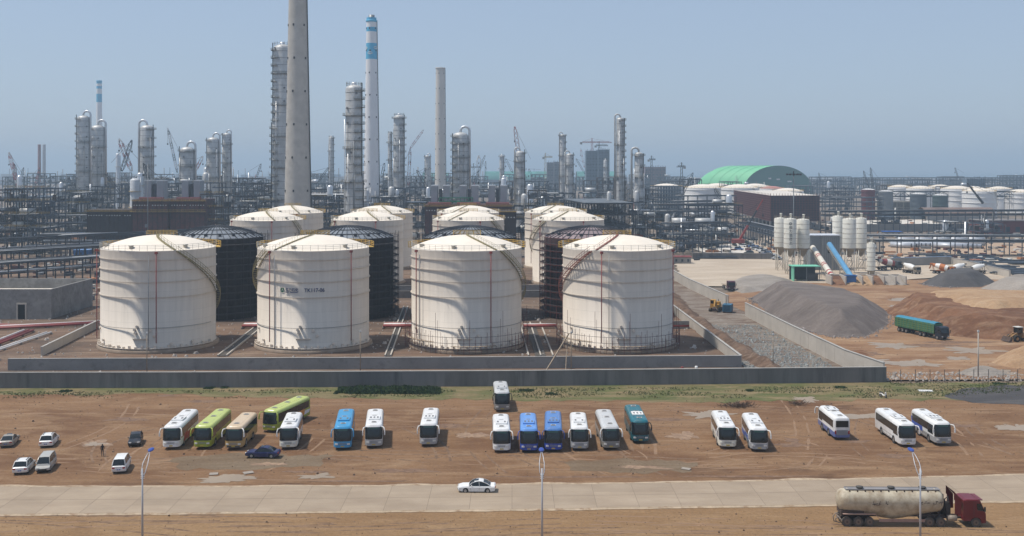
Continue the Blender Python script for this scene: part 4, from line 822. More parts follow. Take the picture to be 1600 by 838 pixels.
# walking person, one continuous body grown from a skeleton
def person(loc, rz, label, top, legs, sc=1.0):
    V = [(0, 0, .95), (0, 0, 1.15), (0, .01, 1.40), (0, .01, 1.50), (0, -.02, 1.60), (0, -.01, 1.72),
         (.18, .01, 1.42), (.24, .05, 1.15), (.25, -.05, .92), (.25, -.09, .84), (-.18, .01, 1.42), (-.24, -.03, 1.15), (-.24, -.16, .95), (-.24, -.2, .88),
         (.10, 0, .92), (.11, -.13, .50), (.11, -.05, .10), (.11, -.19, .04), (-.10, 0, .92), (-.11, .10, .52), (-.11, .30, .16), (-.11, .20, .05)]
    Ed = [(0, 1), (1, 2), (2, 3), (3, 4), (4, 5), (2, 6), (6, 7), (7, 8), (8, 9), (2, 10), (10, 11), (11, 12), (12, 13), (0, 14), (14, 15), (15, 16), (16, 17), (0, 18), (18, 19), (19, 20), (20, 21)]
    rad = [.15, .14, .16, .06, .10, .09, .07, .05, .04, .045, .07, .05, .04, .045, .10, .07, .05, .05, .10, .07, .05, .05]
    me = bpy.data.meshes.new('person'); me.from_pydata(V, Ed, []); o = bpy.data.objects.new('person', me); C.objects.link(o)
    sk = o.modifiers.new('s', 'SKIN'); ss = o.modifiers.new('u', 'SUBSURF'); ss.levels = 1; ss.render_levels = 1
    for i, r_ in enumerate(rad): me.skin_vertices[0].data[i].radius = (r_, r_ * .8)
    me.skin_vertices[0].data[0].use_root = True
    dg = bpy.context.evaluated_depsgraph_get(); dg.update(); m2 = bpy.data.meshes.new_from_object(o.evaluated_get(dg)); bpy.data.objects.remove(o)
    m2.materials.clear()
    for m in (top, legs, M('skin', (.35, .2, .13), .6), M('hair', (.015, .012, .01), .7)): m2.materials.append(m)
    for f in m2.polygons:
        z = f.center.z; f.use_smooth = True; f.material_index = 0 if z > .95 else 1
        if z > 1.5: f.material_index = 2 if (f.center.y < -.02 and z < 1.7) else 3
        if abs(f.center.x) > .2 and z < .92: f.material_index = 2
    o = bpy.data.objects.new('person', m2); C.objects.link(o); o.location = loc; o.rotation_euler = (0, 0, radians(rz)); o.scale = (sc,) * 3
    return tag(o, label, 'person')
person(tuple(G(160, 713)), -160, 'person in dark clothes walking across the dirt between the parked cars', M('cloth_dark', (.02, .015, .015), .9), M('cloth_trouser', (.025, .02, .025), .9))
# ---------------------------------------------------------------- heaps of gravel and soil
def mound(label, pts, cap, mat, slope=.62, step=1.0, rough=.25, seed=1, name='gravel_heap', cat='heap', dirw=None, floor=-.15, rnd=.0):
    P = [Vector((p[0], p[1])) for p in pts]; x0, x1 = min(p.x for p in P), max(p.x for p in P); y0, y1 = min(p.y for p in P), max(p.y for p in P)
    def inside(q):
        c = False; j = len(P) - 1
        for i in range(len(P)):
            a, b = P[i], P[j]
            if (a.y > q.y) != (b.y > q.y) and q.x < (b.x - a.x) * (q.y - a.y) / (b.y - a.y) + a.x: c = not c
            j = i
        return c
    def dist(q):
        d = 1e9
        for i in range(len(P)):
            a, b = P[i], P[(i + 1) % len(P)]; ab = b - a; t_ = max(0, min(1, (q - a).dot(ab) / ab.length_squared)); d = min(d, (a + ab * t_ - q).length)
        return d
    x0 -= step; y0 -= step; nx, ny = int((x1 - x0) / step) + 3, int((y1 - y0) / step) + 3; rows = []
    for j in range(ny):
        r_ = []
        for i in range(nx):
            q = Vector((x0 + i * step, y0 + j * step)); s = dist(q) * (1 if inside(q) else -1)
            nz_ = noise.fractal(Vector((q.x * .12, q.y * .12, seed * 7.0)), 1.0, 2.0, 5) * rough * 3
            s2 = s + nz_ * 1.2; c_ = cap(q) if callable(cap) else cap
            hh = slope * s2; k = max(.25, c_ * .07)
            if hh > c_ - k: hh = c_ - k + k * (1 - math.exp(-(hh - c_ + k) / k))
            z = hh + (nz_ * .35 + noise.noise(Vector((q.x * .9, q.y * .9, seed))) * rough * .35) * min(1, max(0, s2 * .4))
            r_.append((q.x, q.y, max(floor, z)))
        rows.append(r_)
    mb = MB(); n = nx
    mb.v = [p for r_ in rows for p in r_]
    for j in range(ny - 1):
        for i in range(nx - 1):
            q = [j * n + i, j * n + i + 1, (j + 1) * n + i + 1, (j + 1) * n + i]
            if max(mb.v[k][2] for k in q) > floor + .001: mb.face(q, 0, True)
    o = mb.build(name, mat); return tag(o, label, cat)
gp = ground_mat('grey_gravel', (.165, .138, .124), (.12, .10, .09), (.21, .18, .16), None, .25, .5, big=.06, fine=2.5)
gpl = ground_mat('pale_gravel', (.30, .265, .23), (.24, .21, .18), (.36, .32, .28), None, .25, .5, fine=2.5)
gpd = ground_mat('charcoal_gravel', (.095, .09, .09), (.07, .068, .07), (.13, .125, .12), None, .25, .5, fine=2.5)
soil = ground_mat('red_brown_soil', (.20, .10, .055), (.125, .06, .034), (.31, .195, .12), None, .25, .9, big=.09, fine=1.6)
brown = ground_mat('brown_spoil', (.165, .105, .072), (.10, .065, .046), (.26, .185, .135), None, .4, .9, big=.15, fine=1.6)
soils = ground_mat('sandy_soil', (.40, .265, .155), (.32, .20, .115), (.46, .33, .215), None, .25, .7, big=.08, fine=1.8)
pk = lambda *a: [G(*p) for p in a]
mound('large grey gravel heap with a sharp ridge, behind the tall pale boundary wall', pk((1172, 466), (1206, 492), (1252, 514), (1300, 527), (1352, 526), (1388, 508), (1386, 488), (1350, 474), (1290, 466), (1205, 459)), lambda q: 5.6 - .04 * (q.x - 75), gp, .70, .7, .12, 2)
mound('narrow sharp-crested gravel ridge on the left shoulder of the large grey heap', pk((1182, 468), (1222, 489), (1262, 506), (1290, 500), (1262, 478), (1228, 463)), lambda q: 7.6 - .12 * (q.x - 74), gp, 1.0, .6, .12, 22)
mound('low pale gravel heap behind the large grey heap', pk((1132, 448), (1160, 458), (1215, 452), (1240, 440), (1190, 432), (1150, 437)), 1.5, gpl, .5, .8, .2, 3)
mound('charcoal gravel heap before the mixer lorries', pk((1440, 444), (1470, 449), (1530, 449), (1556, 442), (1535, 434), (1480, 433)), 4.2, gpd, .75, .7, .18, 4)
mound('pale grey gravel heap at the right edge', pk((1530, 451), (1600, 458), (1660, 458), (1650, 438), (1560, 440)), 3.2, gpl, .5, .8, .2, 5)
mound('broad red-brown soil bank behind the blue and green tipper lorry', pk((1385, 487), (1420, 508), (1470, 522), (1540, 531), (1600, 531), (1760, 531), (1760, 474), (1600, 474), (1480, 474), (1400, 478)), lambda q: 4.5 + .9 * noise.noise(Vector((q.x * .05, q.y * .05, 1))), soil, .62, .8, .5, 6, 'soil_bank', 'soil bank')
mound('sandy heap on top of the red-brown soil bank', [G(px, py, 4.6) for px, py in ((1392, 482), (1440, 489), (1500, 484), (1600, 498), (1760, 500), (1760, 462), (1560, 458), (1450, 458), (1400, 468))], 8.2, soils, .5, .8, .35, 7, 'soil_bank', 'soil bank', floor=4.6) if 0 else None
mound('sandy heap rising behind the red-brown soil bank', pk((1415, 494), (1450, 497), (1480, 508), (1560, 515), (1760, 515), (1760, 475), (1600, 475), (1480, 474), (1410, 478)), lambda q: 5.3 + 1.2 * noise.noise(Vector((q.x * .06, q.y * .06, 5))), soils, .6, .8, .3, 8, 'soil_bank', 'soil bank')
mound('sandy cone of earth at the right edge just behind the wire fence', pk((1548, 566), (1575, 574), (1640, 580), (1720, 574), (1700, 540), (1620, 542), (1572, 552)), 4.6, soils, .55, .5, .18, 9, 'sand_heap')
mound('small grey rubble heap by the floodlight pole', pk((1490, 584), (1530, 588), (1575, 586), (1560, 578), (1520, 576)), 1.3, gpl, .5, .35, .2, 10, 'rubble_heap')
mound('small dark brown earth heap in the muddy yard', pk((1318, 552), (1345, 558), (1366, 554), (1345, 547)), .8, soil, .35, .4, .15, 11, 'earth_heap')
mound('low red-brown spoil ridge along the rubble strip', [(44.5, 290), (45.5, 250), (47.5, 225), (50, 206), (54, 204), (52.5, 228), (51, 255), (50, 292)], 1.7, brown, .6, .5, .4, 12, 'spoil_ridge', 'spoil ridge')
mound('brown spoil bank at the far end of the rubble strip', [(44.2, 292), (50, 294), (52, 330), (50, 372), (44, 372)], 2.0, brown, .5, .9, .4, 13, 'spoil_ridge', 'spoil ridge')
# scattered stones: uncountable
def stones(name, label, spots, mat, seed, smin, smax):
    rr = random.Random(seed); mb = MB()
    for x, y in spots:
        r_ = rr.uniform(smin, smax) * (2.2 if rr.random() < .06 else 1); n0 = len(mb.v); k = 5; a0 = rr.uniform(0, 6)
        for i in range(k): a = a0 + 2 * pi * i / k; q = r_ * rr.uniform(.7, 1.2); mb.v.append((x + q * cos(a), y + q * sin(a), -.05))
        for i in range(k): a = a0 + 2 * pi * i / k; q = r_ * rr.uniform(.4, .8); mb.v.append((x + q * cos(a), y + q * sin(a), r_ * rr.uniform(.5, 1.0)))
        for i in range(k): j = (i + 1) % k; mb.face([n0 + i, n0 + j, n0 + k + j, n0 + k + i])
        mb.face([n0 + k + i for i in range(k)])
    return stuff(mb.build(name, mat), label, 'stones')
rr = random.Random(11)
bl = M('blue_grey_stone', (.25, .26, .25), .9, 0, .35, .7, col2=(.42, .40, .36), thr=(.55, .65), scale2=1.1)
stones('rubble', 'loose blue-grey rubble in the strip between the two pale walls', [(rr.uniform(51, 65) - (y - 200) * .03, y) for y in [200 + 68 * rr.random() ** 1.5 for _ in range(5000)] if noise.noise(Vector((y * .09, 3, 1))) > -.35], bl, 1, .05, .19)
stones('rubble', 'loose pale rubble beside the right bund corner', [(rr.uniform(46.6, 52), y) for y in [199 + 45 * rr.random() ** 1.4 for _ in range(2500)]], bl, 2, .05, .2)
stones('debris', 'scattered pale debris between the outer and inner walls', [(rr.uniform(-95, 45), rr.uniform(196, 207.5)) for _ in range(500)], M('pale_debris', (.40, .36, .32), .9, 0, .4, .5), 3, .06, .22)
stones('debris', 'scattered rubble on the tank farm dirt', [(rr.uniform(-150, 45), rr.uniform(212, 330)) for _ in range(1400)], M('pale_debris', (0, 0, 0)), 4, .08, .3)
stones('debris', 'small clods and stones on the parking dirt', [(rr.uniform(-110, 110), rr.uniform(137, 188)) for _ in range(1500)], M('clod', (.15, .10, .07), .95, 0, .5, .5), 5, .03, .10)
stones('debris', 'pale stones lying behind the wire fence', [(rr.uniform(70, 112), rr.uniform(198, 206)) for _ in range(700)], M('pale_debris', (0, 0, 0)), 6, .06, .25)
stones('debris', 'stones scattered over the muddy yard', [(rr.uniform(70, 140), rr.uniform(205, 330)) for _ in range(260)], M('clod2', (.24, .16, .10), .95, 0, .5, .5), 8, .05, .16)
stones('rubble', 'coarse stones fallen round the foot of the gravel heaps', [(lambda a, b, f: (a.x + (b.x - a.x) * f + rr.gauss(0, .9), a.y + (b.y - a.y) * f + rr.gauss(0, 1.3)))(G(*e[0]), G(*e[1]), rr.random()) for e in [rr.choice([((1172, 466), (1206, 492)), ((1206, 492), (1252, 514)), ((1252, 514), (1300, 527)), ((1300, 527), (1352, 526)), ((1352, 526), (1388, 508)), ((1388, 508), (1386, 488)), ((1440, 444), (1470, 449)), ((1470, 449), (1556, 445))]) for _ in range(900)]], M('foot_stone', (.23, .20, .185), .9, 0, .3, .7), 12, .06, .28)
stones('debris', 'small stones on the near verge', [(rr.uniform(-60, 60), rr.uniform(112, 122.4)) for _ in range(500)], M('clod', (0, 0, 0)), 9, .03, .07)
# boards and sheets left on the ground
def board(px, py, label, wd, dp, rz, mat, hz=.08, name='discarded_sheet'):
    o = MB().box(0, 0, .0, wd, dp, hz).build(name, mat); mbx = o; o.location = G(px, py, .02); o.rotation_euler = (radians(4), 0, radians(rz)); tag(o, label, 'debris')
sh = M('pale_sheet', (.62, .62, .60), .6)
board(265, 604, 'pale sheet of packing lying against the dark outer wall at left', 1.6, .9, 5, sh); board(497, 601, 'small crumpled pale sheet on the grass left of the green shrubs', 1.2, .9, 25, sh)
board(1229, 597, 'pale sheet lying on the grass right of centre below the dark wall', 1.7, .8, 0, sh); board(1446, 611, 'long pale sheet lying in the grass before the wire fence', 2.4, 1.0, -4, sh)
board(1072, 733, 'small board lying on grey dirt above the road', 1.2, .7, -30, M('board_grey', (.3, .26, .22), .9)); board(334, 741, 'small slab in the puddle left of centre', 1.1, .8, 12, M('board_grey', (0, 0, 0)))
board(388, 739, 'broken slab at the right end of the puddle', 1.3, .8, 30, M('board_grey', (0, 0, 0)))
for i, (px, py) in enumerate([(1088, 578), (1066, 579)]):
    p = G(px, py + 1); t_ = E('marker_drum', ['white bollard-like drum between the walls at right', 'red drum between the walls at right'][i], 'drum', tuple(p)); MB().lathe([(.28, 0), (.3, .05), (.3, .8), (.26, .85), (0, .86)], 12).build('body', [whitep, redp][i], t_); MB().lathe([(.31, .38), (.31, .46)], 12).build('band', steelg, t_)
# twig piles
def twigs(px, py, label, w_, n, seed):
    rr = random.Random(seed); p = G(px, py); mb = MB()
    for i in range(n):
        x, y = rr.gauss(0, w_ / 4), rr.gauss(0, .5); a = rr.uniform(0, 6.28); l_ = rr.uniform(.5, 1.3); mb.beam((x, y, rr.uniform(0, .3)), (x + l_ * cos(a), y + l_ * sin(a) * .6, rr.uniform(.2, .9)), .05)
    o = mb.build('twig_heap', M('dry_twig', (.10, .065, .045), .95, 0, .3, 2)); o.location = p; tag(o, label, 'brushwood')
twigs(1155, 636, 'heap of dry brushwood behind the pair of white coaches', 5, 160, 1); twigs(1247, 633, 'small heap of dry brushwood left of the rear-facing coach', 2.2, 50, 2)
# grass and shrubs
def leaf_mass(name, label, cat, gen, n, mats, seed, smin, smax, hmin, hmax):
    rr = random.Random(seed); mb = MB()
    for i in range(n):
        q = gen(rr)
        if q is None: continue
        x, y, z0 = q; m_ = rr.randrange(len(mats))
        for k in range(3):
            a = rr.uniform(0, 6.28); s = rr.uniform(smin, smax); h = rr.uniform(hmin, hmax); l_ = rr.uniform(-.6, .6) * h
            x2, y2 = x + rr.uniform(-.1, .1), y + rr.uniform(-.1, .1)
            mb.poly([(x2 - s * cos(a), y2 - s * sin(a), z0), (x2 + s * cos(a), y2 + s * sin(a), z0), (x2 + l_ * sin(a), y2 + l_ * cos(a), z0 + h)], m_)
    o = mb.build(name, mats); return stuff(o, label, cat)
gms = [M('grass_a', (.075, .105, .03), .9, 0, .3, .4), M('grass_b', (.14, .125, .055), .9, 0, .3, .4), M('grass_c', (.05, .085, .022), .9, 0, .3, .4)]
def g1(rr):
    x = rr.uniform(-110, 110); y = rr.uniform(183, 196.5)
    if y > 191.2 + .03 * x + .8 * 0 and x < 70: return None
    n_ = noise.fractal(Vector((x * .09, y * .25, 2)), 1, 2, 4)
    if x < -20 and n_ < .05 - (y - 186) * .03: return None
    if n_ < -.05 + max(0, 186 - y) * .12: return None
    return (x, y, -.02)
leaf_mass('grass', 'thin green grass strip along the dark outer wall', 'grass', g1, 16000, gms, 1, .03, .09, .08, .28)
sms = [M('shrub_a', (.04, .075, .022), .9, 0, .3, 1), M('shrub_b', (.065, .105, .03), .9, 0, .3, 1), M('shrub_c', (.018, .04, .014), .9, 0, .3, 1)]
def shrub_patch(x0, x1, y0, y1, h):
    def g(rr):
        x, y = rr.uniform(x0, x1), rr.uniform(y0, y1); e = min(1, (x - x0) / 4, (x1 - x) / 5 + .1, (y - y0) / .8 + .15, (y1 - y) / .6 + .3)
        t_ = h * e * (.65 + .6 * noise.noise(Vector((x * .5, y * .8, 3))))
        if t_ < .05 or noise.noise(Vector((x * .35, y * .9, 7))) > .25 + .5 * e * .8: return None
        return (x, y, rr.uniform(0, t_))
    return g
leaf_mass('shrubbery', 'dark green ground shrubs against the outer wall left of the grey coach', 'shrubs', shrub_patch(GX(524, 190), GX(690, 190), 186.4, 191.6, .65), 7000, sms, 2, .08, .2, .12, .35)
for i, (px, py, w_) in enumerate([(860, 616, 3), (820, 611, 3.5), (100, 612, 3), (325, 607, 2.5), (350, 606, 2), (1310, 606, 3), (780, 612, 3), (1170, 611, 2), (1560, 600, 3)]):
    p = G(px, py); o = leaf_mass('low_bush', None, None, shrub_patch(p.x - w_ / 2, p.x + w_ / 2, p.y - .7, p.y + .7, .5), 260, sms, 20 + i, .05, .12, .1, .25)
    del o['kind']; tag(o, ['bright bush right of the grey coach', 'low bush just right of the grey coach roof', 'low bush at the far left of the grass strip', 'low bush above the leftmost white coach', 'second low bush above the leftmost coaches', 'low bush in the grass above the rear-facing coach', 'low bush touching the grey coach', 'low bush in the grass above the right of centre coaches', 'low bush in the grass at the foot of the wire fence'][i], 'bush', 'low bushes in the grass strip')
# wire fence
t_ = E('wire_fence', 'thin post and wire fence running right from the end of the dark wall', 'fence', (70, 197.6, 0)); 
for i in range(17):
    MB().beam((i * 2.75, i * .03, -.2), (i * 2.75, i * .03, 2.2), .09).build('post', M('fence_post', (.10, .09, .085), .8), t_)
mb = MB()
for z in (.3, .8, 1.3, 1.8, 2.15): mb.beam((0, 0, z), (46, .5, z), .018)
for i in range(180): mb.beam((i * .256, i * .0028, .2), (i * .256, i * .0028, 2.15), .008)
mb.build('wire_mesh', steelg, t_)

# ---------------------------------------------------------------- concrete batching plant
silo_p = M('silo_cream', (.66, .64, .57), .6, 0, .1, .5, col2=(.34, .30, .24), thr=(.55, .75), scale2=.5)
silo_d = M('silo_dusty_cone', (.27, .23, .18), .8, 0, .2, .5)
def silo(px, D, top, bot, dia, label, group, legs=True, text=None):
    X = GX(px, D); zt, zb = GZ(top, D), GZ(bot, D); R = dia / 2; t_ = E('cement_silo', label, 'silo', (X, D, 0), 0, group)
    MB().lathe([(R, zb), (R, zt - .3), (R - .2, zt), (.3, zt + .35), (0, zt + .4)], 32).build('barrel', silo_p, t_)
    MB().lathe([(.35, zb - 3.2), (R - .02, zb)], 24).build('cone', silo_d, t_)
    mb = MB(); k = 6
    for i in range(1, k): z = zb + (zt - zb) * i / k; mb.arc(0, 0, R + .01, 0, 2 * pi, z, .06, .1, 24)
    mb.arc(0, 0, R + .02, 0, 2 * pi, zb, .1, .2, 24); mb.build('hoop', silo_d, t_)
    for i in range(4):
        a = pi / 4 + i * pi / 2; MB().tube([(R * .82 * cos(a), R * .82 * sin(a), 0), (R * .82 * cos(a), R * .82 * sin(a), zb)], .15, 6).build('leg', silo_p, t_)
    mb = MB(); q = R * .82 * .7071
    for z0, z1 in ((.5, zb * .5), (zb * .5, zb - .3)):
        for s_ in (-q, q):
            mb.beam((-q, s_, z0), (q, s_, z1), .1); mb.beam((q, s_, z0), (-q, s_, z1), .1); mb.beam((s_, -q, z0), (s_, q, z1), .1); mb.beam((-q, s_, z1), (q, s_, z1), .14)
    mb.build('brace', silo_d, t_)
    mb = MB(); rim_rail(mb, R - .1, zt - .2, 0, 2 * pi, 1.1, 14, .06, (.55, 1.1)); mb.build('guardrail', silo_d, t_)
    MB().lathe([(.4, zt + .2), (.4, zt + 1.6), (.55, zt + 1.6), (.55, zt + 1.9), (0, zt + 2)], 12, .3, 0).build('dust_filter', silo_p, t_)
    if text:
        for i, ch in enumerate(text): 
            z = zt - 2.2 - i * (zt - zb - 2.4) / len(text); text_mesh(ch, 1.25, M('silo_letter', (.06, .08, .10), .7), t_, (lambda x, y, zz, z=z: ((R + .05 + zz) * sin(-.2 + (x - .5) / R), -(R + .05 + zz) * cos(-.2 + (x - .5) / R), z + y)))
    return t_
sg = 'cement silos of the batching plant'
silo(1219, 412, 341, 386, 4.6, 'left cement silo of the left group of three', sg)
silo(1254.5, 400, 343, 388, 4.9, 'right cement silo of the left group, nearest the grey shed', sg)
silo(1234.5, 397, 342, 388, 4.7, 'middle silo of the left group with dark characters down its front', sg, text='◎恒力混凝土')
silo(1309, 420, 338, 388, 4.2, 'back left silo of the right group, behind the grey shed', sg)
silo(1345, 410, 341, 388, 4.4, 'right silo of the right group of tall silos', sg)
silo(1327, 401, 342, 388, 5.0, 'front silo of the right group of tall silos', sg)
silo(1361, 395, 380, 423, 3.1, 'small slender silo standing nearly on the ground beside the mixer lorry', sg)
greys = M('grey_clad_sheet', (.20, .22, .235), .6, .1, .1, .3); blr = M('pale_roof_sheet', (.52, .55, .60), .5)
for (a, b_, D, top, l) in [(1266, 1284, 412, 369, 'left narrower block of the grey shed between the silo groups'), (1285, 1313, 411, 369, 'wide grey shed between the two silo groups')]:
    x0, x1 = GX(a, D), GX(b_, D); z = GZ(top, D); t_ = E('batching_shed', l, 'shed', ((x0 + x1) / 2, D, 0), 0, 'grey sheds of the batching plant')
    MB().box(0, 5, 0, x1 - x0 - .1, 10, z).build('wall', greys, t_); MB().box(0, 5, z + .002, x1 - x0 + .5, 10.6, .35).build('roof', blr, t_)
    mb = MB()
    for i in range(9): mb.beam((-(x1 - x0) / 2 + .4 + i * (x1 - x0 - .8) / 8, -.03, .2), (-(x1 - x0) / 2 + .4 + i * (x1 - x0 - .8) / 8, -.03, z - .3), .06)
    mb.box((x1 - x0) / 2 - .2, -.05, 0, .25, .1, z); mb.build('cladding_rib', M('rib_pale', (.34, .36, .38), .6), t_)
    mb = MB(); mb.box(-1, -.05, z * .5, .9, .05, 1.4); mb.box(1.2, -.05, z * .33, .8, .05, 1.2); mb.build('window', M('door_opening_dark', (0, 0, 0)), t_)
def conveyor(label, a, b_, m1, m2=None, bands=None, r=1.0):
    a, b_ = Vector(a), Vector(b_); t_ = E('belt_conveyor', label, 'conveyor', tuple(a)); d = b_ - a; n = 14; k = 10; mb = MB(); u = d.normalized(); s = u.cross(Vector((0, 0, 1))).normalized(); up = s.cross(u)
    rows = []
    cnt = 40
    for i in range(cnt + 1):
        p = d * (i / cnt); rows.append([p + s * (r * cos(pi * j / k)) + up * (r * sin(pi * j / k)) for j in range(k + 1)])
    for i in range(cnt): mb.grid([rows[i], rows[i + 1]], 1 if bands and any(l_ < i / cnt < h_ for l_, h_ in bands) else 0)
    mb.build('cover', [m1, m2 or m1], t_)
    mb = MB()
    for s_ in (-1, 1): mb.beam(s * (s_ * r) - up * .1, d + s * (s_ * r) - up * .1, .12, .25); mb.beam(s * (s_ * r) - up * 1.0, d + s * (s_ * r) - up * 1.0, .12, .18)
    for i in range(17):
        p = d * (i / 16)
        for s_ in (-1, 1): mb.beam(p + s * (s_ * r) - up * .1, p + s * (s_ * r) - up * 1.0, .09)
    mb.beam(d * .0 - up * .6, d - up * .6, r * 1.7, .06); mb.build('truss', M('conveyor_truss', (.36, .33, .28), .7), t_)
    for f in (.35, .7):
        p = d * f
        for s_ in (-1, 1): MB().beam(p + s * (s_ * r) - up, Vector(((p + s * s_ * r * 1.4).x, (p + s * s_ * r * 1.4).y, -a.z)), .16).build('trestle_leg', M('conveyor_truss', (0, 0, 0)), t_)
    return t_
def P3(px, D, py): return (GX(px, D), D, GZ(py, D))
conveyor('cream conveyor gallery with red and white bands sloping down from the grey shed', P3(1300, 372, 432), P3(1270, 405, 387), M('conveyor_cream', (.62, .58, .50), .6), M('band_red', (.32, .04, .03), .6), [(.02, .06), (.1, .13), (.3, .34), (.37, .40), (.6, .64), (.67, .70)], 1.0)
conveyor('bright blue covered conveyor sloping down from the grey shed to the hopper', P3(1332, 365, 436), P3(1296, 402, 382), bluec, r=1.0)
t_ = E('feed_hopper', 'dark blue hopper at the foot of the blue conveyor', 'hopper', (GX(1329, 362), 362, 0)); mb = MB(); mb.slab([(-1.6, -1), (1.6, -1), (1.6, 1), (-1.6, 1)], .6, 2.3); mb.build('bin', bluep, t_)
mb = MB(); n0 = len(mb.v); mb.v += [(-1.6, -1, 2.3), (1.6, -1, 2.3), (1.6, 1, 2.3), (-1.6, 1, 2.3), (-1.9, -1.3, 3.1), (1.9, -1.3, 3.1), (1.9, 1.3, 3.1), (-1.9, 1.3, 3.1)]
for f in ((0, 1, 5, 4), (1, 2, 6, 5), (2, 3, 7, 6), (3, 0, 4, 7)): mb.face([n0 + i for i in f])
mb.build('flare', bluep, t_)
for s_ in (-1.4, 1.4): MB().box(s_, -.9, 0, .2, .2, .6).build('leg', steel, t_)
# mint green lean-to
gm = M('mint_green', (.16, .50, .34), .6); D = 372; x0, x1 = GX(1240, D), GX(1281, D); t_ = E('open_shed', 'open-fronted shed with mint green roof and side panel', 'shed', (x0, D, 0)); wd = x1 - x0
MB().slab([(-.3, -.3), (wd + .3, -.3), (wd + .3, 6), (-.3, 6)], 5.0, 5.25).build('roof', gm, t_); MB().box(.15, 1.6, 0, .25, 3.4, 5).build('side_panel', gm, t_); MB().box(wd / 2, 5.8, 0, wd, .2, 5).build('back_wall', M('dark_interior', (.06, .065, .07), .9), t_)
for x_ in (wd * .5, wd - .1): MB().box(x_, .1, 0, .2, .2, 5).build('post', steelg, t_)
MB().box(wd * .75, .6, 0, wd * .4, .2, 2.6).build('gate_panel', M('dark_interior', (0, 0, 0)), t_)
# stone bays
t_ = E('storage_bays', 'row of concrete stone bays filled with brown and grey aggregate', 'storage bay', (GX(1300, 360), 360, 0)); wd = GX(1418, 360) - GX(1300, 360)
MB().box(wd / 2, 7, 0, wd, .4, 2.9).build('back_wall', concl, t_)
for i, px in enumerate((1300, 1322, 1348, 1364, 1382, 1400, 1416)):
    MB().box(GX(px, 360) - GX(1300, 360), 3.4, 0, .4, 6.8, 2.9).build('divider', concl, t_)
bm = [soil, soils, soils, soil, gpl, gpl]
for i, (a, b_) in enumerate([(1300, 1322), (1322, 1348), (1348, 1364), (1364, 1382), (1382, 1400), (1400, 1416)]):
    xa, xb = GX(a, 360) - GX(1300, 360) + .25, GX(b_, 360) - GX(1300, 360) - .25; rows = []
    for j in range(7): rows.append([(xa + (xb - xa) * k / 6, -.8 + j * 1.25, max(-.1, min(2.5, (j - .3 * sin(k * 1.3 + i)) * .52))) for k in range(7)])
    MB().grid(rows).build('aggregate', bm[i], t_)
# mixer lorries
orange = M('mixer_orange', (.42, .13, .03), .6, 0, .2, 1)
def mixer(px, py, rz, label, cabm, drum=whitep, sc=1.0, bandm=None):
    t_ = E('mixer_truck', label, 'mixer lorry', tuple(G(px, py)), radians(rz), 'concrete mixer lorries'); t_.scale = (sc,) * 3
    MB().box(0, .6, .85, 1.0, 8.0, .35).build('chassis', chm, t_)
    c_ = MB(); pr = [(-4.6, .7), (-4.6, 1.6), (-4.4, 2.75), (-4.1, 2.9), (-2.9, 2.9), (-2.8, .7)]; c_.extr(pr, -1.22, 1.22); c_ = c_.build('cab', cabm, t_)
    MB().poly([(-1.1, -4.62, 1.7), (1.1, -4.62, 1.7), (1.05, -4.43, 2.6), (-1.05, -4.43, 2.6)]).build('windscreen', glass, c_)
    for s_ in (-1, 1): MB().box(s_ * 1.225, -3.9, 1.7, .02, .9, .75).build('side_window', glass, c_)
    a = Vector((0, -2.3, 2.0)); d = Vector((0, 6.0, 1.3)).normalized(); s = Vector((1, 0, 0)); up = s.cross(d); rows = []; mis = []
    for f, r_ in ((0, .5), (.3, .95), (1.4, 1.18), (2.4, 1.22), (3.3, 1.18), (5.0, .75), (5.9, .55), (6.1, .6)): rows.append([a + d * f + s * (r_ * cos(2 * pi * k / 18)) + up * (r_ * sin(2 * pi * k / 18)) for k in range(18)])
    mb = MB()
    for i in range(len(rows) - 1): mb.grid([rows[i], rows[i + 1]], 1 if bandm and i in (1, 4) else 0, True, True)
    mb.poly(rows[0]); mb.poly(rows[-1][::-1]); mb.build('drum', [drum, bandm or drum], t_)
    mb = MB(); mb.slab([(-.5, 3.5), (.5, 3.5), (.7, 4.5), (-.7, 4.5)], 3.3, 3.8); mb.beam((0, 4.3, 3.1), (.9, 5.2, 1.6), .5, .1); mb.beam((-.6, 3.3, 1.1), (-.4, 3.7, 3.2), .14); mb.beam((.6, 3.3, 1.1), (.4, 3.7, 3.2), .14); mb.build('chute', cabm, t_)
    for y_ in (-3.7, 1.6, 2.9, -2.0):
        for s_ in (-1, 1): w_ = MB().cylx(s_ * 1.05, y_, .5, .5, .35, 14).build('wheel', rubber, t_); MB().cylx(s_ * 1.23, y_, .5, .26, .03, 10).build('rim', chrome, w_)
    MB().box(0, .5, 1.2, 2.1, 3.4, .12).build('fender', cabm, t_)
mixer(1388, 422, 100, 'large mixer lorry right of the small slender silo', M('dark_cab', (.04, .05, .06), .5), offw, 1.15, redp)
mixer(1423, 427, 20, 'lone mixer lorry with white drum in the middle of the pale yard', M('dusty_cab', (.22, .19, .15), .6), whitep, .95)
mixer(1473, 428, 50, 'orange and white mixer lorry, leftmost of the group of three', orange, orange, 1.0, whitep)
mixer(1496, 428, -60, 'white-drummed mixer lorry in the middle of the group of three', M('dusty_cab', (0, 0, 0)), whitep, 1.0)
mixer(1526, 428, -70, 'white-drummed mixer lorry at the right of the group of three', M('dusty_cab', (0, 0, 0)), whitep, .95)
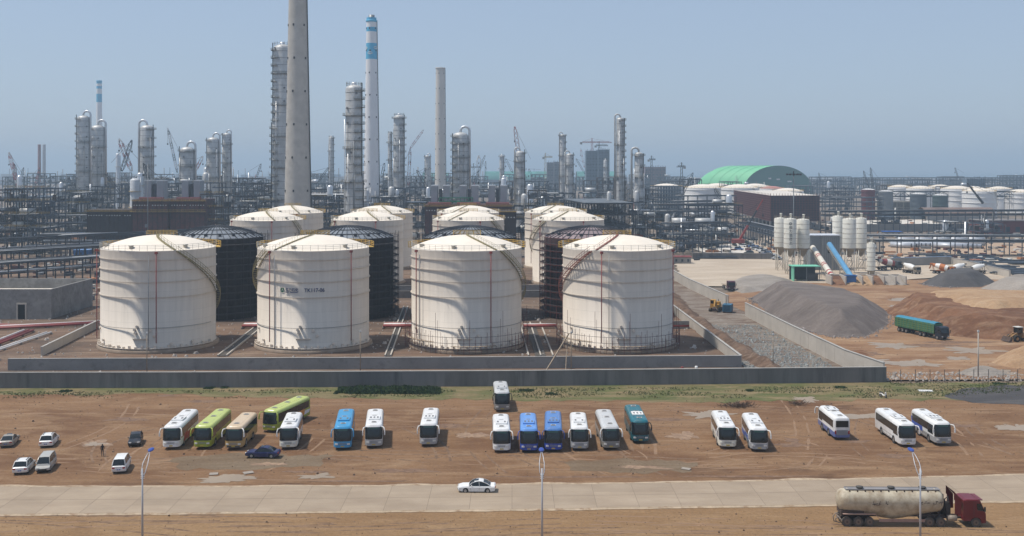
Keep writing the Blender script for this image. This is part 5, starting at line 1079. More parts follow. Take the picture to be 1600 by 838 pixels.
# generic cab lorry for flatbeds and tippers
def lorry(px, py, rz, label, cabm, body=None, bodym=None, L_=8.0, axles=(1.5, 2.8), sc=1.0, group=None, tall=2.2, tarp=None, name='lorry'):
    t_ = E(name, label, 'lorry', tuple(G(px, py)), radians(rz), group); t_.scale = (sc,) * 3; y0 = -L_ / 2
    MB().box(0, .3, .8, 1.0, L_ - .6, .3).build('chassis', chm, t_)
    pr = [(y0, .6), (y0, 1.6), (y0 + .2, 2.8), (y0 + .5, 3.0), (y0 + 1.9, 3.05), (y0 + 2.0, .6)]; c_ = MB().extr(pr, -1.22, 1.22).build('cab', cabm, t_)
    MB().poly([(-1.1, y0 - .02, 1.65), (1.1, y0 - .02, 1.65), (1.05, y0 + .17, 2.65), (-1.05, y0 + .17, 2.65)]).build('windscreen', glass, c_)
    for s_ in (-1, 1):
        MB().box(s_ * 1.225, y0 + .8, 1.65, .02, .95, .8).build('side_window', glass, c_); MB().box(s_ * 1.4, y0 - .05, 1.6, .16, .12, .7).build('mirror', rubber, c_)
        MB().box(s_ * .85, y0 - .04, .75, .4, .08, .22).build('headlight', lightm, c_)
    MB().box(0, y0 - .03, .95, 1.3, .04, .5).build('front_grille', M('grille_black', (0, 0, 0)), c_)
    if body == 'flat': MB().box(0, 1.0, 1.25, 2.4, L_ - 2.6, .2).build('load_bed', bodym, t_)
    if body == 'tipper':
        mb = MB(); ya, yb_ = y0 + 2.3, L_ / 2
        for s_ in (-1, 1): mb.box(s_ * 1.22, (ya + yb_) / 2, 1.3, .08, yb_ - ya, tall)
        mb.box(0, ya, 1.3, 2.36, .1, tall); mb.box(0, yb_, 1.3, 2.36, .1, tall); mb.box(0, (ya + yb_) / 2, 1.2, 2.4, yb_ - ya, .1); mb.build('box_side', bodym, t_)
        mb = MB(); k = int((yb_ - ya) / 1.0)
        for s_ in (-1, 1):
            for i in range(k + 1): mb.box(s_ * 1.30, ya + (yb_ - ya) * i / k, 1.3, .08, .1, tall)
            for z in (1.7, 2.2, 2.7, 3.2): mb.beam((s_ * 1.29, ya, z), (s_ * 1.29, yb_, z), .05, .1)
        mb.build('box_rib', M('rib_yellow_green', (.14, .22, .08), .6), t_)
        if tarp:
            rows = []; rr = random.Random(4)
            for j in range(19): rows.append([((-1.3 + 2.6 * k_ / 6), ya - .1 + (yb_ - ya + .2) * j / 18, 1.3 + tall + .02 + .28 * (1 - ((k_ - 3) / 3) ** 2) + (.08 if j % 2 else 0) - (.35 if k_ in (0, 6) else 0)) for k_ in range(7)])
            MB().grid(rows).build('tarpaulin', tarp, t_)
    for y_ in (y0 + 1.3, *[L_ / 2 - a for a in axles]):
        for s_ in (-1, 1): w_ = MB().cylx(s_ * 1.03, y_, .5, .5, .35, 14).build('wheel', rubber, t_); MB().cylx(s_ * 1.215, y_, .5, .27, .03, 10).build('rim', chrome, w_)
    return t_
lorry(1440, 524, 20, 'dark-cabbed articulated tipper with blue tarpaulin and green sides in the muddy yard', M('cab_black_blue', (.015, .02, .03), .5), 'tipper', M('tipper_green', (.05, .16, .09), .6, 0, .2, .5), 15.5, (1.2, 2.5, 3.8, 8.5, 9.8), tarp=M('tarp_blue', (.03, .20, .30), .6, 0, .15, .8))
lorry(1138, 452, 4, 'dark red flatbed lorry beyond the pale boundary wall', M('cab_maroon', (.07, .02, .035), .5), 'flat', wood, 8.5, (1.5, 2.8))
lorry(1441, 411, 75, 'small beige pickup lorry by the grey yard wall', M('cab_beige', (.42, .38, .32), .6), 'flat', M('cab_beige', (0, 0, 0)), 6, (1.5,), .85)
# tracked rig, generator, loader
p = G(1118, 486); t_ = E('tracked_digger', 'yellow tracked machine standing beside the pale boundary wall', 'excavator', tuple(p), radians(-25)); yl = M('machine_yellow', (.42, .22, .03), .6, 0, .2, 1)
for s_ in (-1, 1):
    mb = MB(); pr = []
    for k in range(9): a = -pi / 2 + pi * k / 8; pr.append((1.9 + .45 * cos(a), .48 + .45 * sin(a)))
    for k in range(9): a = pi / 2 + pi * k / 8; pr.append((-1.9 + .45 * cos(a), .48 + .45 * sin(a)))
    mb.extr(pr, s_ * 1.1 - .28, s_ * 1.1 + .28); tr = mb.build('track', M('track_dirty', (.06, .045, .035), .9), t_)
    for y_ in (-1.6, -.8, 0, .8, 1.6): MB().cylx(s_ * 1.4, y_, .42, .26, .06, 10).build('roller', chm, tr)
MB().slab([(-1.1, -1.6), (1.1, -1.6), (1.1, 2.2), (-1.1, 2.2)], 1.0, 1.9).build('engine_deck', yl, t_)
c_ = MB().slab([(-1.1, -1.5), (-.1, -1.5), (-.1, .3), (-1.1, .3)], 1.9, 3.2).build('cab', yl, t_); MB().box(-.6, -1.51, 2.2, .8, .03, .85).build('window', glass, c_); MB().box(-1.11, -.6, 2.2, .03, 1.4, .85).build('window', glass, c_)
mb = MB(); mb.beam((.5, -1.2, 1.7), (.6, -2.8, 3.4), .45, .5); mb.beam((.6, -2.8, 3.4), (.6, -3.8, 1.6), .35, .4); mb.build('boom', yl, t_); MB().extr([(-4.2, .5), (-4.3, 1.2), (-3.7, 1.6), (-3.4, 1.0), (-3.5, .5)], .1, 1.1).build('bucket', chm, t_)
MB().box(.5, 1.2, 1.9, 1.0, 1.6, .6).build('engine_cover', yl, t_); MB().tube([(.5, 1.6, 2.4), (.5, 1.6, 3.2)], .09, 6).build('exhaust', chm, t_)
p = G(1137, 488); t_ = E('generator_set', 'blue box generator with a tall exhaust beside the tracked digger', 'generator', tuple(p), radians(-20)); gb = M('generator_blue', (.03, .12, .20), .6, 0, .2, 1)
MB().box(0, 0, .35, 2.4, 3.6, 1.9).build('housing', gb, t_); mb = MB(); mb.box(0, 0, 0, 2.2, 3.4, .35); mb.build('skid', chm, t_); MB().tube([(-.3, -.8, 2.2), (-.3, -.8, 4.6)], .1, 8).build('exhaust', chm, t_)
mb = MB(); 
for i in range(6): mb.box(0, -1.82, .6 + i * .25, 1.8, .03, .1)
mb.build('louvre', M('louvre_dark', (.02, .05, .08), .7), t_)
p = G(1592, 533); t_ = E('wheel_loader', 'mud-stained wheel loader at the right edge in the muddy yard', 'loader', tuple(p), radians(-75)); 
mb = MB(); mb.extr([(.2, .8), (.2, 1.9), (2.6, 2.0), (2.9, 1.7), (2.9, .8)], -.95, .95); mb.build('engine_cover', M('loader_brown', (.30, .17, .07), .7, 0, .2, 1), t_)
mb = MB(); mb.extr([(-2.0, .7), (-2.0, 1.4), (-.9, 1.6), (-.9, .7)], -.6, .6); mb.build('front_frame', M('loader_brown', (0, 0, 0)), t_)
c_ = MB(); 
for x_ in (-.7, .7):
    for y_ in (-.8, .4): c_.beam((x_, y_, 1.5), (x_, y_, 3.2), .1)
c_ = c_.build('cab_frame', chm, t_); MB().box(0, -.2, 3.2, 1.7, 1.6, .12).build('cab_roof', offw, c_); MB().box(0, -.2, 1.9, 1.36, 1.16, 1.25).build('window', glass, c_)
mb = MB()
for x_ in (-.5, .5): mb.beam((x_, -.9, 1.9), (x_, -3.0, .8), .18, .3)
mb.build('lift_arm', M('loader_brown', (0, 0, 0)), t_); MB().extr([(-3.0, .2), (-3.9, .15), (-3.6, .5), (-3.2, 1.2), (-2.9, 1.1)], -1.35, 1.35).build('bucket', chm, t_)
for y_ in (-1.5, 1.7):
    for s_ in (-1, 1): w_ = MB().cylx(s_ * 1.1, y_, .75, .75, .5, 16).build('wheel', rubber, t_); MB().cylx(s_ * 1.37, y_, .75, .35, .03, 10).build('rim', M('loader_brown', (0, 0, 0)), w_)
# ---------------------------------------------------------------- chimneys
chim_c = M('chimney_concrete', (.47, .44, .395), .9, 0, .10, .12, bump=.2, bscale=1, col2=(.39, .365, .33), thr=(.45, .7), scale2=.25)
chim_w = M('chimney_white', (.78, .76, .75), .7, 0, .05, .08); chim_p = M('chimney_pale', (.60, .55, .49), .85, 0, .08, .1); chim_b = M('chimney_blue_band', (.08, .42, .64), .6, 0, .06, .1)
def chimney(px, D, ytop, wb, wt, label, mats, bands=(), liner=False, z_wb=20, ztop=None, ports=True, grp=None, rings=0, foot=None):
    X = GX(px, D); zt = ztop or GZ(ytop, D); rt = wt * D / F / 2; rb = wb * D / F / 2; t_ = E('chimney', label, 'chimney', (X, D, 0), 0, grp)
    rz = lambda z: rb + (rt - rb) * (z - z_wb) / (zt - z_wb)
    zs = sorted(set([0, zt] + [z for b in bands for z in b] + [zt * i / 12 for i in range(13)])); mis = [1 if any(b[0] - .01 <= (a + c) / 2 <= b[1] + .01 for b in bands) else 0 for a, c in zip(zs, zs[1:])]
    MB().lathe([(rz(z), z) for z in zs], 48, mis=mis).build('shaft', [mats[0], mats[-1]], t_)
    MB().lathe([(rt * 1.0, zt - 1.0), (rt * 1.12, zt - .8), (rt * 1.12, zt), (rt * .8, zt), (rt * .8, zt - 2)], 48).build('rim', mats[-1] if bands else mats[0], t_)
    if liner:
        for s_ in ((0,) if liner == 1 else (-.35, .35)): MB().lathe([(rt * .62, zt - 2), (rt * .62, zt + 3.5), (rt * .5, zt + 3.5), (rt * .5, zt)], 24).build('flue', steelg, t_)
    if ports:
        mb = MB(); k = int(zt / 16)
        for i in range(k):
            z = zt - 6 - i * (zt - 20) / k
            for a in (-1.15, -.25, .95):
                a += .12 * (i % 2); r_ = rz(z) + .05; mb.box(r_ * sin(a), -r_ * cos(a), z, .7, .3, 1.0, a)
        mb.build('port', M('port_dark', (.03, .03, .03), .9), t_)
        mb = MB(); r_ = lambda z: rz(z) + .35; a = radians(88)
        for z in [i * (zt / 40) for i in range(40)]: mb.beam((r_(z) * sin(a), -r_(z) * cos(a), z), (r_(z + zt / 40) * sin(a), -r_(z + zt / 40) * cos(a), z + zt / 40), .5, .12)
        mb.build('ladder', M('ladder_dark', (.06, .055, .05), .8), t_)
    return t_
chimney(465, 480, 0, 40, 24, 'big bare grey concrete chimney cut off by the top of the photo', [chim_c], ztop=140, z_wb=24)
c2 = chimney(580.5, 700, 32, 24, 15.5, 'tall white chimney with light blue bands near its top', [chim_w, chim_b], bands=[(GZ(35, 700), GZ(28, 700)), (GZ(50, 700), GZ(43, 700)), (GZ(93, 700), GZ(68, 700))], liner=1, z_wb=24)
# pale lens shaped emblem marks in the wide blue band
zc = (GZ(93, 700) + GZ(68, 700)) / 2; r_ = 15.5 * 700 / F / 2 + .45
for a, dz in ((-.15, -1.3), (-1.1, 2.0), (.95, 2.2)):
    mb = MB(); P = lambda u, v: ((r_ + .12) * sin(a + u / r_), -(r_ + .12) * cos(a + u / r_), zc + dz + v)
    for i in range(8):
        u0, u1 = -2 + 4 * i / 8, -2 + 4 * (i + 1) / 8; h0, h1 = .95 * (1 - (u0 / 2) ** 2), .95 * (1 - (u1 / 2) ** 2)
        for s_ in (-1, 1): mb.poly([P(u0, s_ * h0 * .35), P(u1, s_ * h1 * .35), P(u1, s_ * h1), P(u0, s_ * h0)])
    mb.build('emblem', whitep, c2)
chimney(688, 1000, 106, 17, 14, 'pale beige chimney standing right of the banded chimney', [chim_p], z_wb=15)
chimney(155, 1400, 127, 10, 8, 'distant slim white chimney with blue bands at the left', [chim_w, chim_b], bands=[(GZ(131, 1400), GZ(126, 1400)), (GZ(139, 1400), GZ(135, 1400)), (GZ(160, 1400), GZ(147, 1400))], z_wb=15, ports=False)
chimney(61.5, 1500, 226, 5, 4.6, 'left one of the two short distant stacks, dull red', [M('stack_red', (.30, .16, .15), .8)], ports=False, ztop=GZ(226, 1500))
chimney(69, 1500, 226, 5, 4.6, 'right one of the two short distant stacks, pale grey', [M('stack_grey', (.45, .46, .47), .8)], ports=False, ztop=GZ(226, 1500))

# ---------------------------------------------------------------- distillation columns
def column(px, D, ytop, wpx, label, pipe=0, side=-1, np_=10, sk=None, step=None, jacket=clad, extra=None, grp='process columns of the plant', full_plat=3, wtop=None):
    X = GX(px, D); zt = GZ(ytop, D); R = wpx * D / F / 2; t_ = E('process_column', label, 'process column', (X, D, 0), 0, grp); Rt = (wtop or wpx) * D / F / 2; zm = zt * (step or .45)
    prof = [(R, 0), (R, zm)] + ([(Rt, zm + R * .8)] if Rt != R else []) + [(Rt, zt - Rt * .5), (Rt * .92, zt - Rt * .28), (Rt * .7, zt - Rt * .1), (Rt * .4, zt - .02), (0, zt)]
    MB().lathe(prof, 32).build('shell', jacket, t_)
    mb = MB(); k = int(zt / 3.6)
    for i in range(2, k):
        z = zt * i / k; r_ = R if z < zm else Rt; mb.arc(0, 0, r_ + .02, 0, 2 * pi, z, .1, .16, 28)
    mb.build('band', M('band_dark', (.17, .17, .175), .6, .4), t_)
    mb = MB(); mr = MB(); rr = random.Random(int(px)); z0 = zt * .22
    for i in range(np_):
        z = z0 + (zt - R * .6 - z0) * i / max(1, np_ - 1); r_ = (R if z < zm else Rt); full = (i % max(1, np_ // full_plat) == 0)
        ca = radians(90 * side); sp = pi if full else radians(62 + 25 * rr.random())
        mb.arc(0, 0, r_ + .75, ca - sp, ca + sp, z, 1.3, .14, 20 if full else 9)
        for hh in (.55, 1.1): mr.arc(0, 0, r_ + 1.35, ca - sp, ca + sp, z + hh, .09, .09, 20 if full else 9)
        kk = 18 if full else 8
        for j in range(kk + 1):
            a = ca - sp + 2 * sp * j / kk; mr.beam(((r_ + 1.35) * sin(a), -(r_ + 1.35) * cos(a), z), ((r_ + 1.35) * sin(a), -(r_ + 1.35) * cos(a), z + 1.1), .09)
    mb.build('platform', M('platform_steel', (.15, .145, .13), .7, .2, .3, .5), t_); mr.build('guardrail', M('rail_dull', (.22, .20, .15), .7, .2), t_)
    mb = MB(); a = radians(side * 70)
    for z in range(4, int(zt), 2): r_ = (R if z < zm else Rt) + .35; mb.beam((r_ * sin(a), -r_ * cos(a), z), (r_ * sin(a), -r_ * cos(a), z + 2), .5, .1)
    mb.build('ladder', M('ladder_dark', (0, 0, 0)), t_)
    if pipe:
        s_ = pipe; rp = max(.4, R * .17); xo = (R + rp * 1.1) * s_
        pts = [(0, 0, zt - .3), (0, 0, zt + rp * 1.2)] + [((xo / 2) - (xo / 2) * cos(pi * f), 0, zt + rp * 1.2 + (R * .55) * sin(pi * f)) for f in (.12, .3, .5, .7, .88)] + [(xo, 0, zt + rp), (xo, 0, zt * .3)]
        MB().tube([(p_[0], -.3, p_[2]) for p_ in pts], rp, 12).build('overhead_pipe', bright if px < 800 else clad, t_)
    else:
        mb = MB(); mb.lathe([(R * .25, zt - .2), (R * .25, zt + 1.2), (0, zt + 1.2)], 10); mr2 = MB(); mr2.arc(0, 0, Rt * .9, 0, 2 * pi, zt + .6, .1, .1, 20)
        for j in range(14): a = 2 * pi * j / 14; mr2.beam((Rt * .9 * sin(a), -Rt * .9 * cos(a), zt - .6), (Rt * .9 * sin(a), -Rt * .9 * cos(a), zt + 1.4), .12)
        mb.build('top_nozzle', bright, t_); mr2.build('top_rail', M('rail_dull', (0, 0, 0)), t_)
    for i in range(4):      # thin risers hugging the shell
        a = radians(rr.uniform(-80, 80)); r_ = max(R, Rt) + .35; z1 = zt * rr.uniform(.45, .95); MB().tube([(r_ * sin(a), -r_ * cos(a), 3), (r_ * sin(a), -r_ * cos(a), z1)], .16, 6).build('riser', bright if i % 2 else steelg, t_)
    mb = MB()
    for i in range(int(zt / 7)):
        a = radians(rr.choice((-40, -10, 25, 50))); z = 5 + i * 7; r_ = (R if z < zm else Rt); mb.cylx((r_ + .2) * sin(a), -(r_ + .2) * cos(a), z, .5, .6, 10, ax=(sin(a), -cos(a), 0))
    mb.build('manhole', M('band_dark', (0, 0, 0)), t_)
    return t_
column(130.5, 720, 181, 19, 'leftmost tall grey column with a bent pipe at its top', 1, -1, 12)
column(153, 760, 196, 21, 'grey column with an arched pipe, in front of the slim distant chimney', 1, -1, 9)
column(230, 740, 196, 21, 'grey column with an arched pipe over its left side, above the maroon furnaces', -1, 1, 9)
column(292.5, 700, 230, 22, 'stout grey column with a big arched pipe on the right, above the maroon furnaces', 1, -1, 5)
column(333, 780, 215, 18, 'grey column with an arched pipe, left one of the close pair', 1, -1, 6)
column(354.5, 800, 208, 12, 'slim grey column, right one of the close pair', 1, -1, 8)
column(441, 560, 70, 31, 'tall silver column with many small platforms, just left of the bare concrete chimney', 0, -1, 20, wtop=27, step=.6, full_plat=5)
column(553, 500, 133, 31, 'tall silver column with dark platforms, just left of the banded chimney', 0, 1, 16, wtop=26, step=.42, full_plat=4)
column(517.5, 1100, 214, 8, 'small dark distant column between the two tall silver columns', 0, 1, 9)
column(623.5, 760, 180, 17, 'silver column with platforms on its right side, right of the banded chimney', 0, 1, 13)
column(609, 900, 208, 6, 'very slim dark column close left of a silver column', 0, 1, 8)
column(668, 1150, 243, 8, 'short distant column left of the pale beige chimney', 1, -1, 4)
column(719.5, 620, 207, 24, 'broad silver column wrapped in yellow-brown platforms, right of the beige chimney', 1, -1, 12, full_plat=6)
column(784, 1150, 243, 7, 'small pale distant column left of the red crane column', 0, 1, 7)
column(812.5, 700, 236, 14, 'grey column with a red crane boom rising behind its top', -1, 1, 8)
column(879, 900, 210, 8.5, 'slim column left of the shorter column with an arched pipe', -1, 1, 10)
column(890, 850, 240, 11, 'short grey column with a small arched pipe at its left', -1, 1, 6)
column(969, 640, 184, 14, 'tall slim grey column with platforms on the right, right of centre', -1, 1, 15, wtop=12)
column(998, 600, 238, 19, 'grey column with a big arched pipe on its left side', -1, 1, 7, wtop=13, step=.55)
column(946, 1100, 250, 6, 'tiny distant column left of the tall slim column', 0, 1, 6)
column(1240, 900, 290, 3, 'x', 0, 1, 2) if 0 else None
def vessel(px, D, ytop, wpx, label, ybot=None, mat=bright):
    X = GX(px, D); zt = GZ(ytop, D); R = wpx * D / F / 2; t_ = E('vertical_vessel', label, 'vessel', (X, D, 0), 0, 'white and silver vertical vessels')
    MB().lathe([(R, 0), (R, zt - R * .5), (R * .85, zt - R * .2), (R * .5, zt - .05), (0, zt)], 24).build('shell', mat, t_)
    mb = MB()
    for z in (zt * .55, zt * .8): mb.arc(0, 0, R + .4, 0, 2 * pi, z, .7, .12, 20)
    mb.build('platform', yel if px < 400 else steelg, t_); MB().tube([(0, 0, zt - .1), (0, 0, zt + 1), (R + .5, 0, zt + 1), (R + .5, 0, 3)], .25, 8).build('pipe', bright, t_)
vessel(211, 560, 279, 15, 'white vertical vessel at the left end of the maroon furnaces', mat=M('vessel_white', (.55, .56, .57), .5))
vessel(219, 600, 270, 9, 'small silver dome-topped vessel behind the white one')
vessel(572, 520, 296, 10, 'small rounded pale vessel at the foot of the tall silver column', mat=M('vessel_white', (0, 0, 0)))
vessel(787, 720, 278, 8, 'small pale round-topped vessel right of the broad silver column'); vessel(828, 740, 288, 9, 'silver round-topped vessel behind the back-row tanks right of centre'); vessel(789, 600, 298, 8, 'tiny silver vessel above the back-row tank, left of the lattice column'); vessel(184, 800, 240, 6, 'pale small vessel near the dark boom, left'); vessel(322, 790, 262, 7, 'small silver column left of the close pair')

# ---------------------------------------------------------------- furnaces and other known blocks
def furnace(px0, px1, D, ytop, label, ybands, dp=18, boxes=True, green=False, body=rust):
    x0, x1 = GX(px0, D), GX(px1, D); wd = x1 - x0; z = GZ(ytop, D); t_ = E('process_furnace', label, 'furnace', (x0, D, 0), 0, 'maroon process furnaces')
    MB().box(wd / 2, dp / 2, 3, wd, dp, z - 3).build('casing', body, t_)
    mb = MB()
    for i in range(int(wd / 4) + 1):
        for y_ in (.3, dp - .3): mb.box(.3 + i * (wd - .6) / int(wd / 4), y_, 0, .5, .5, 3)
    mb.build('stilt', steel, t_); mb = MB(); k = int(wd / 2.2)
    for i in range(k + 1): mb.box(i * wd / k, -.12, 3, .22, .2, z - 3)
    for y_ in ybands: zz = GZ(y_, D); mb.beam((0, -.25, zz - 1.0), (wd, -.25, zz - 1.0), .3, .3)
    mb.build('stiffener', M('stiffener_dark', (.035, .02, .02), .8), t_)
    for y_ in ybands:
        zz = GZ(y_, D); mb = MB(); mb.beam((-.8, -.9, zz), (wd + .8, -.9, zz), 1.3, .15)
        for h_ in (.6, 1.1): mb.beam((-.8, -1.5, zz + h_), (wd + .8, -1.5, zz + h_), .08)
        for i in range(int(wd / 2) + 1): mb.beam((i * 2, -1.5, zz), (i * 2, -1.5, zz + 1.1), .07)
        mb.build('walkway', yel, t_)
    mb = MB(); k = int(wd / 1.3)
    for i in range(k):
        if i % 7 != 6: mb.box(.9 + i * 1.3, -.2, z - 3.1, .55, .2, .5)
    mb.build('burner_port', offw, t_)
    if boxes:
        for i in range(int(boxes)):
            bx_ = wd * ((i + .5) / int(boxes))
            for s_ in (-3.0, 3.0):
                MB().box(bx_ + s_, dp / 2, z, 3.3, 7, 9).build('convection_box', M('box_grey_clad', (.30, .32, .345), .6, .2, .1, .3), t_); MB().box(bx_ + s_, dp / 2, z + 9, 3.5, 7.2, .5).build('box_cap', bright, t_)
            MB().box(bx_, dp / 2, z, 1.4, 5, 7.5).build('duct', steel, t_); MB().box(bx_, 2.2, z, 11.5, 3, 1.1).build('header', M('header_red', (.28, .09, .09), .7), t_)
    if green:
        mb = MB(); mb.box(wd * .35, dp * .5, z + 1, wd * .4, 8, .5)
        for i in range(9): mb.beam((wd * .16 + i * wd * .048, dp * .5 - 4, z), (wd * .16 + i * wd * .048, dp * .5 - 4, z + 3.2), .3)
        mb.beam((wd * .16, dp * .5 - 4, z + 3.2), (wd * .55, dp * .5 - 4, z + 3.2), .4); mb.build('green_frame', M('frame_green', (.02, .22, .10), .6), t_)
    return t_
furnace(207, 262, 520, 312, 'left maroon furnace with yellow walkways and grey boxes on top', (314, 331), boxes=1)
furnace(266, 320, 522, 312, 'right maroon furnace with yellow walkways and grey boxes on top', (314, 331), boxes=1)
furnace(136, 206, 530, 328, 'lower dark furnace with a yellow-edged roof, left of the maroon pair', (330,), dp=14, boxes=False, body=M('furnace_dark', (.04, .03, .03), .8))
furnace(664, 800, 520, 320, 'wide maroon furnace with green frame and red headers, behind the third column of tanks', (322,), boxes=3, green=True)
furnace(782, 806, 470, 330, 'small dark furnace between the third and fourth back-row tanks', (331,), dp=10, boxes=False, body=M('furnace_dark', (0, 0, 0)))
# pipe-trestle shed with dark roof right of the tanks
def slab_frame(px0, px1, D, ytop, dp, label, roofm, mat=steel, nz=4, name='steel_shed', cat='shed', yaw=0, nx=None, fill=None):
    x0, x1 = GX(px0, D), GX(px1, D); wd = x1 - x0; z = GZ(ytop, D); t_ = E(name, label, cat, (x0, D, 0), yaw); mb = MB(); nx = nx or max(2, int(wd / 6)); ny = max(1, int(dp / 8))
    for i in range(nx + 1):
        for j in range(ny + 1): mb.beam((wd * i / nx, dp * j / ny, 0), (wd * i / nx, dp * j / ny, z), .45)
    for k in range(1, nz + 1):
        zz = z * k / nz
        for j in range(ny + 1): mb.beam((0, dp * j / ny, zz - .3), (wd, dp * j / ny, zz - .3), .3, .5)
        for i in range(nx + 1): mb.beam((wd * i / nx, 0, zz - .3), (wd * i / nx, dp, zz - .3), .3, .5)
    mb.build('steel_frame', mat, t_)
    if roofm: MB().box(wd / 2, dp / 2, z + .02, wd + 1, dp + 1, .3).build('roof', roofm, t_)
    if fill: MB().box(wd / 2, dp / 2 + .5, z * .15, wd - .8, dp - 1.6, z * .8).build('infill_panel', fill, t_)
    return t_
dkr = M('dark_roof_sheet', (.10, .115, .13), .6, .2, .2, .1, col2=(.2, .21, .22), thr=(.5, .6))
slab_frame(915, 990, 520, 318, 70, 'dark open-sided shed with a long grey roof, behind the maroon tank', dkr, nz=4, yaw=radians(6))
slab_frame(470, 540, 640, 305, 20, 'dark steel frame with a pale roof slab between the two tall silver columns', M('pale_roof_slab', (.42, .42, .41), .7), nz=4)
slab_frame(1015, 1067, 795, 291, 26, 'pale-edged tall scaffold lattice right of the process columns', None, M('lattice_blue', (.10, .13, .16), .6), nz=9, name='scaffold_tower', cat='scaffold', nx=12)
# maroon scaffold-clad block
t_ = E('scaffolded_building', 'maroon netting-clad box building on stilts behind the cement silos', 'building', (GX(1204, 690), 690, 0)); z = GZ(306, 690); wd = GX(1283, 690) - GX(1204, 690); lx = GX(1147, 846) - GX(1204, 690)
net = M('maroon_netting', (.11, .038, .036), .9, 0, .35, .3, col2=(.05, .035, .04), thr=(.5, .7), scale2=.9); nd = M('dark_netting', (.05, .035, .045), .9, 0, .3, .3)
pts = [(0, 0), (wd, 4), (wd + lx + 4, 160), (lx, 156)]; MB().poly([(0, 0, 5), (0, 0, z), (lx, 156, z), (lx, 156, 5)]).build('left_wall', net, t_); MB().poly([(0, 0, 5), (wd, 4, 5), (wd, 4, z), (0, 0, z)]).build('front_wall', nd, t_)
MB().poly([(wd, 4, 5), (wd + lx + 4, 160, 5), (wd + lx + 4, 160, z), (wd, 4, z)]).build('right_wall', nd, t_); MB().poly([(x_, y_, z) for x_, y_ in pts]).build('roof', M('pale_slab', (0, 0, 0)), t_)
mb = MB(); 
for i in range(12): zz = 5 + (z - 5) * i / 11; mb.beam((-.3, -.3, zz), (lx - .3, 156, zz), .25); mb.beam((0, -.4, zz), (wd, 3.6, zz), .22)
for i in range(30): f = i / 29; mb.beam((lx * f - .3, 156 * f - .3, 5), (lx * f - .3, 156 * f - .3, z + 1.4), .2); 
for i in range(18): f = i / 17; mb.beam((wd * f, 4 * f - .4, 5), (wd * f, 4 * f - .4, z + 1.4), .2)
mb.build('scaffold', scr, t_); mb = MB()
for i in range(12): f = i / 11; mb.beam((lx * f, 156 * f, 0), (lx * f, 156 * f, 5), .8)
for i in range(7): f = i / 6; mb.beam((wd * f, 4 * f + 1, 0), (wd * f, 4 * f + 1, 5), .8)
mb.build('stilt', conc, t_)
# green arched hall
D = 1500; t_ = E('arched_hall', 'big bright green arched storage hall on the right horizon', 'hall', (GX(1216, D), D, 0), radians(0)); a_, hh = 50, GZ(259, D) ; rows = []; bx_, by_ = -52, 62
nseg = 28
def arch(f, sc=1.0): return [(-a_ * sc * cos(pi * k / nseg) + bx_ * f, by_ * f, hh * sc * sin(pi * k / nseg) ** .85) for k in range(nseg + 1)]
for f, s_ in ((0, 1), (.25, 1), (.5, 1), (.75, 1), (1, 1), (1.15, .9), (1.25, .7)): rows.append(arch(f, s_))
mb = MB(); mb.grid(rows); mb.build('roof_shell', greenr, t_); MB().poly(arch(-.002)).build('end_wall', green_shade, t_)
mb = MB(); 
for f in (.2, .4, .6, .8): 
    r2 = arch(f, 1.004); [mb.beam(r2[i], r2[i + 1], .5, .2) for i in range(nseg)]
mb.build('roof_seam', M('seam_green', (.06, .33, .15), .5), t_)
mb = MB(); mb.box(-12, -.3, hh * .55, 4, .3, 2); mb.box(0, -.3, hh * .52, 5, .3, 2); mb.box(16, -.3, hh * .45, 6, .3, 2); mb.build('window', offw, t_)
def longroof(px0, px1, D, y0, y1, label, m, dp=60):
    x0, x1 = GX(px0, D), GX(px1, D); z1, z0 = GZ(y0, D), max(2, GZ(y1, D)); t_ = E('long_hall', label, 'hall', (x0, D, 0)); wd = x1 - x0; rows = []
    for i in range(2): rows.append([(wd * i, dp / 2 - dp / 2 * cos(pi * k / 10), z0 + (z1 - z0) * sin(pi * k / 10)) for k in range(11)])
    MB().grid(rows).build('roof', m, t_); MB().box(wd / 2, dp / 2, 0, wd, dp - 1, z0).build('wall', M('wall_blue_grey', (.12, .15, .17), .8), t_)
longroof(757, 865, 2300, 268, 281, 'long low teal-green hall on the horizon right of the broad silver column', tealn); longroof(902, 962, 2200, 268, 281, 'shorter teal-green hall on the horizon below the netted block', tealn); longroof(660, 700, 2400, 270, 284, 'teal-green hall on the horizon behind the beige chimney', tealn)
def netblock(px0, px1, D, ytop, label, m, n=4, dp=30):
    x0, x1 = GX(px0, D), GX(px1, D); wd = x1 - x0; z = GZ(ytop, D); t_ = E('netted_block', label, 'building', (x0, D, 0)); MB().box(wd / 2, dp / 2, 0, wd, dp, z).build('wall', m, t_); mb = MB()
    for i in range(n * 2 + 1): mb.beam((wd * i / (n * 2), -.3, 0), (wd * i / (n * 2), -.3, z + R_.uniform(.5, 3.5)), .5)
    for k in range(1, int(z / 4)): mb.beam((0, -.3, k * 4), (wd, -.3, k * 4), .35)
    mb.build('scaffold', steelb, t_); mw = MB()
    for k in range(int(z / 8)):
        for i in range(n): mw.box(wd * (i + .5) / n, -.15, k * 8 + 3, wd / n * .4, .1, 2.4)
    mw.build('window_opening', M('opening_blue_dark', (.03, .05, .07), .8), t_); return t_
nb = M('net_blue_grey', (.13, .19, .25), .9, 0, .3, .06); nb2 = M('net_grey', (.20, .20, .22), .9, 0, .3, .06)
netblock(916, 934, 1450, 236, 'left half of the blue-grey netted high block under tower cranes', nb); netblock(935, 952, 1440, 234, 'right half of the blue-grey netted high block under tower cranes', nb)
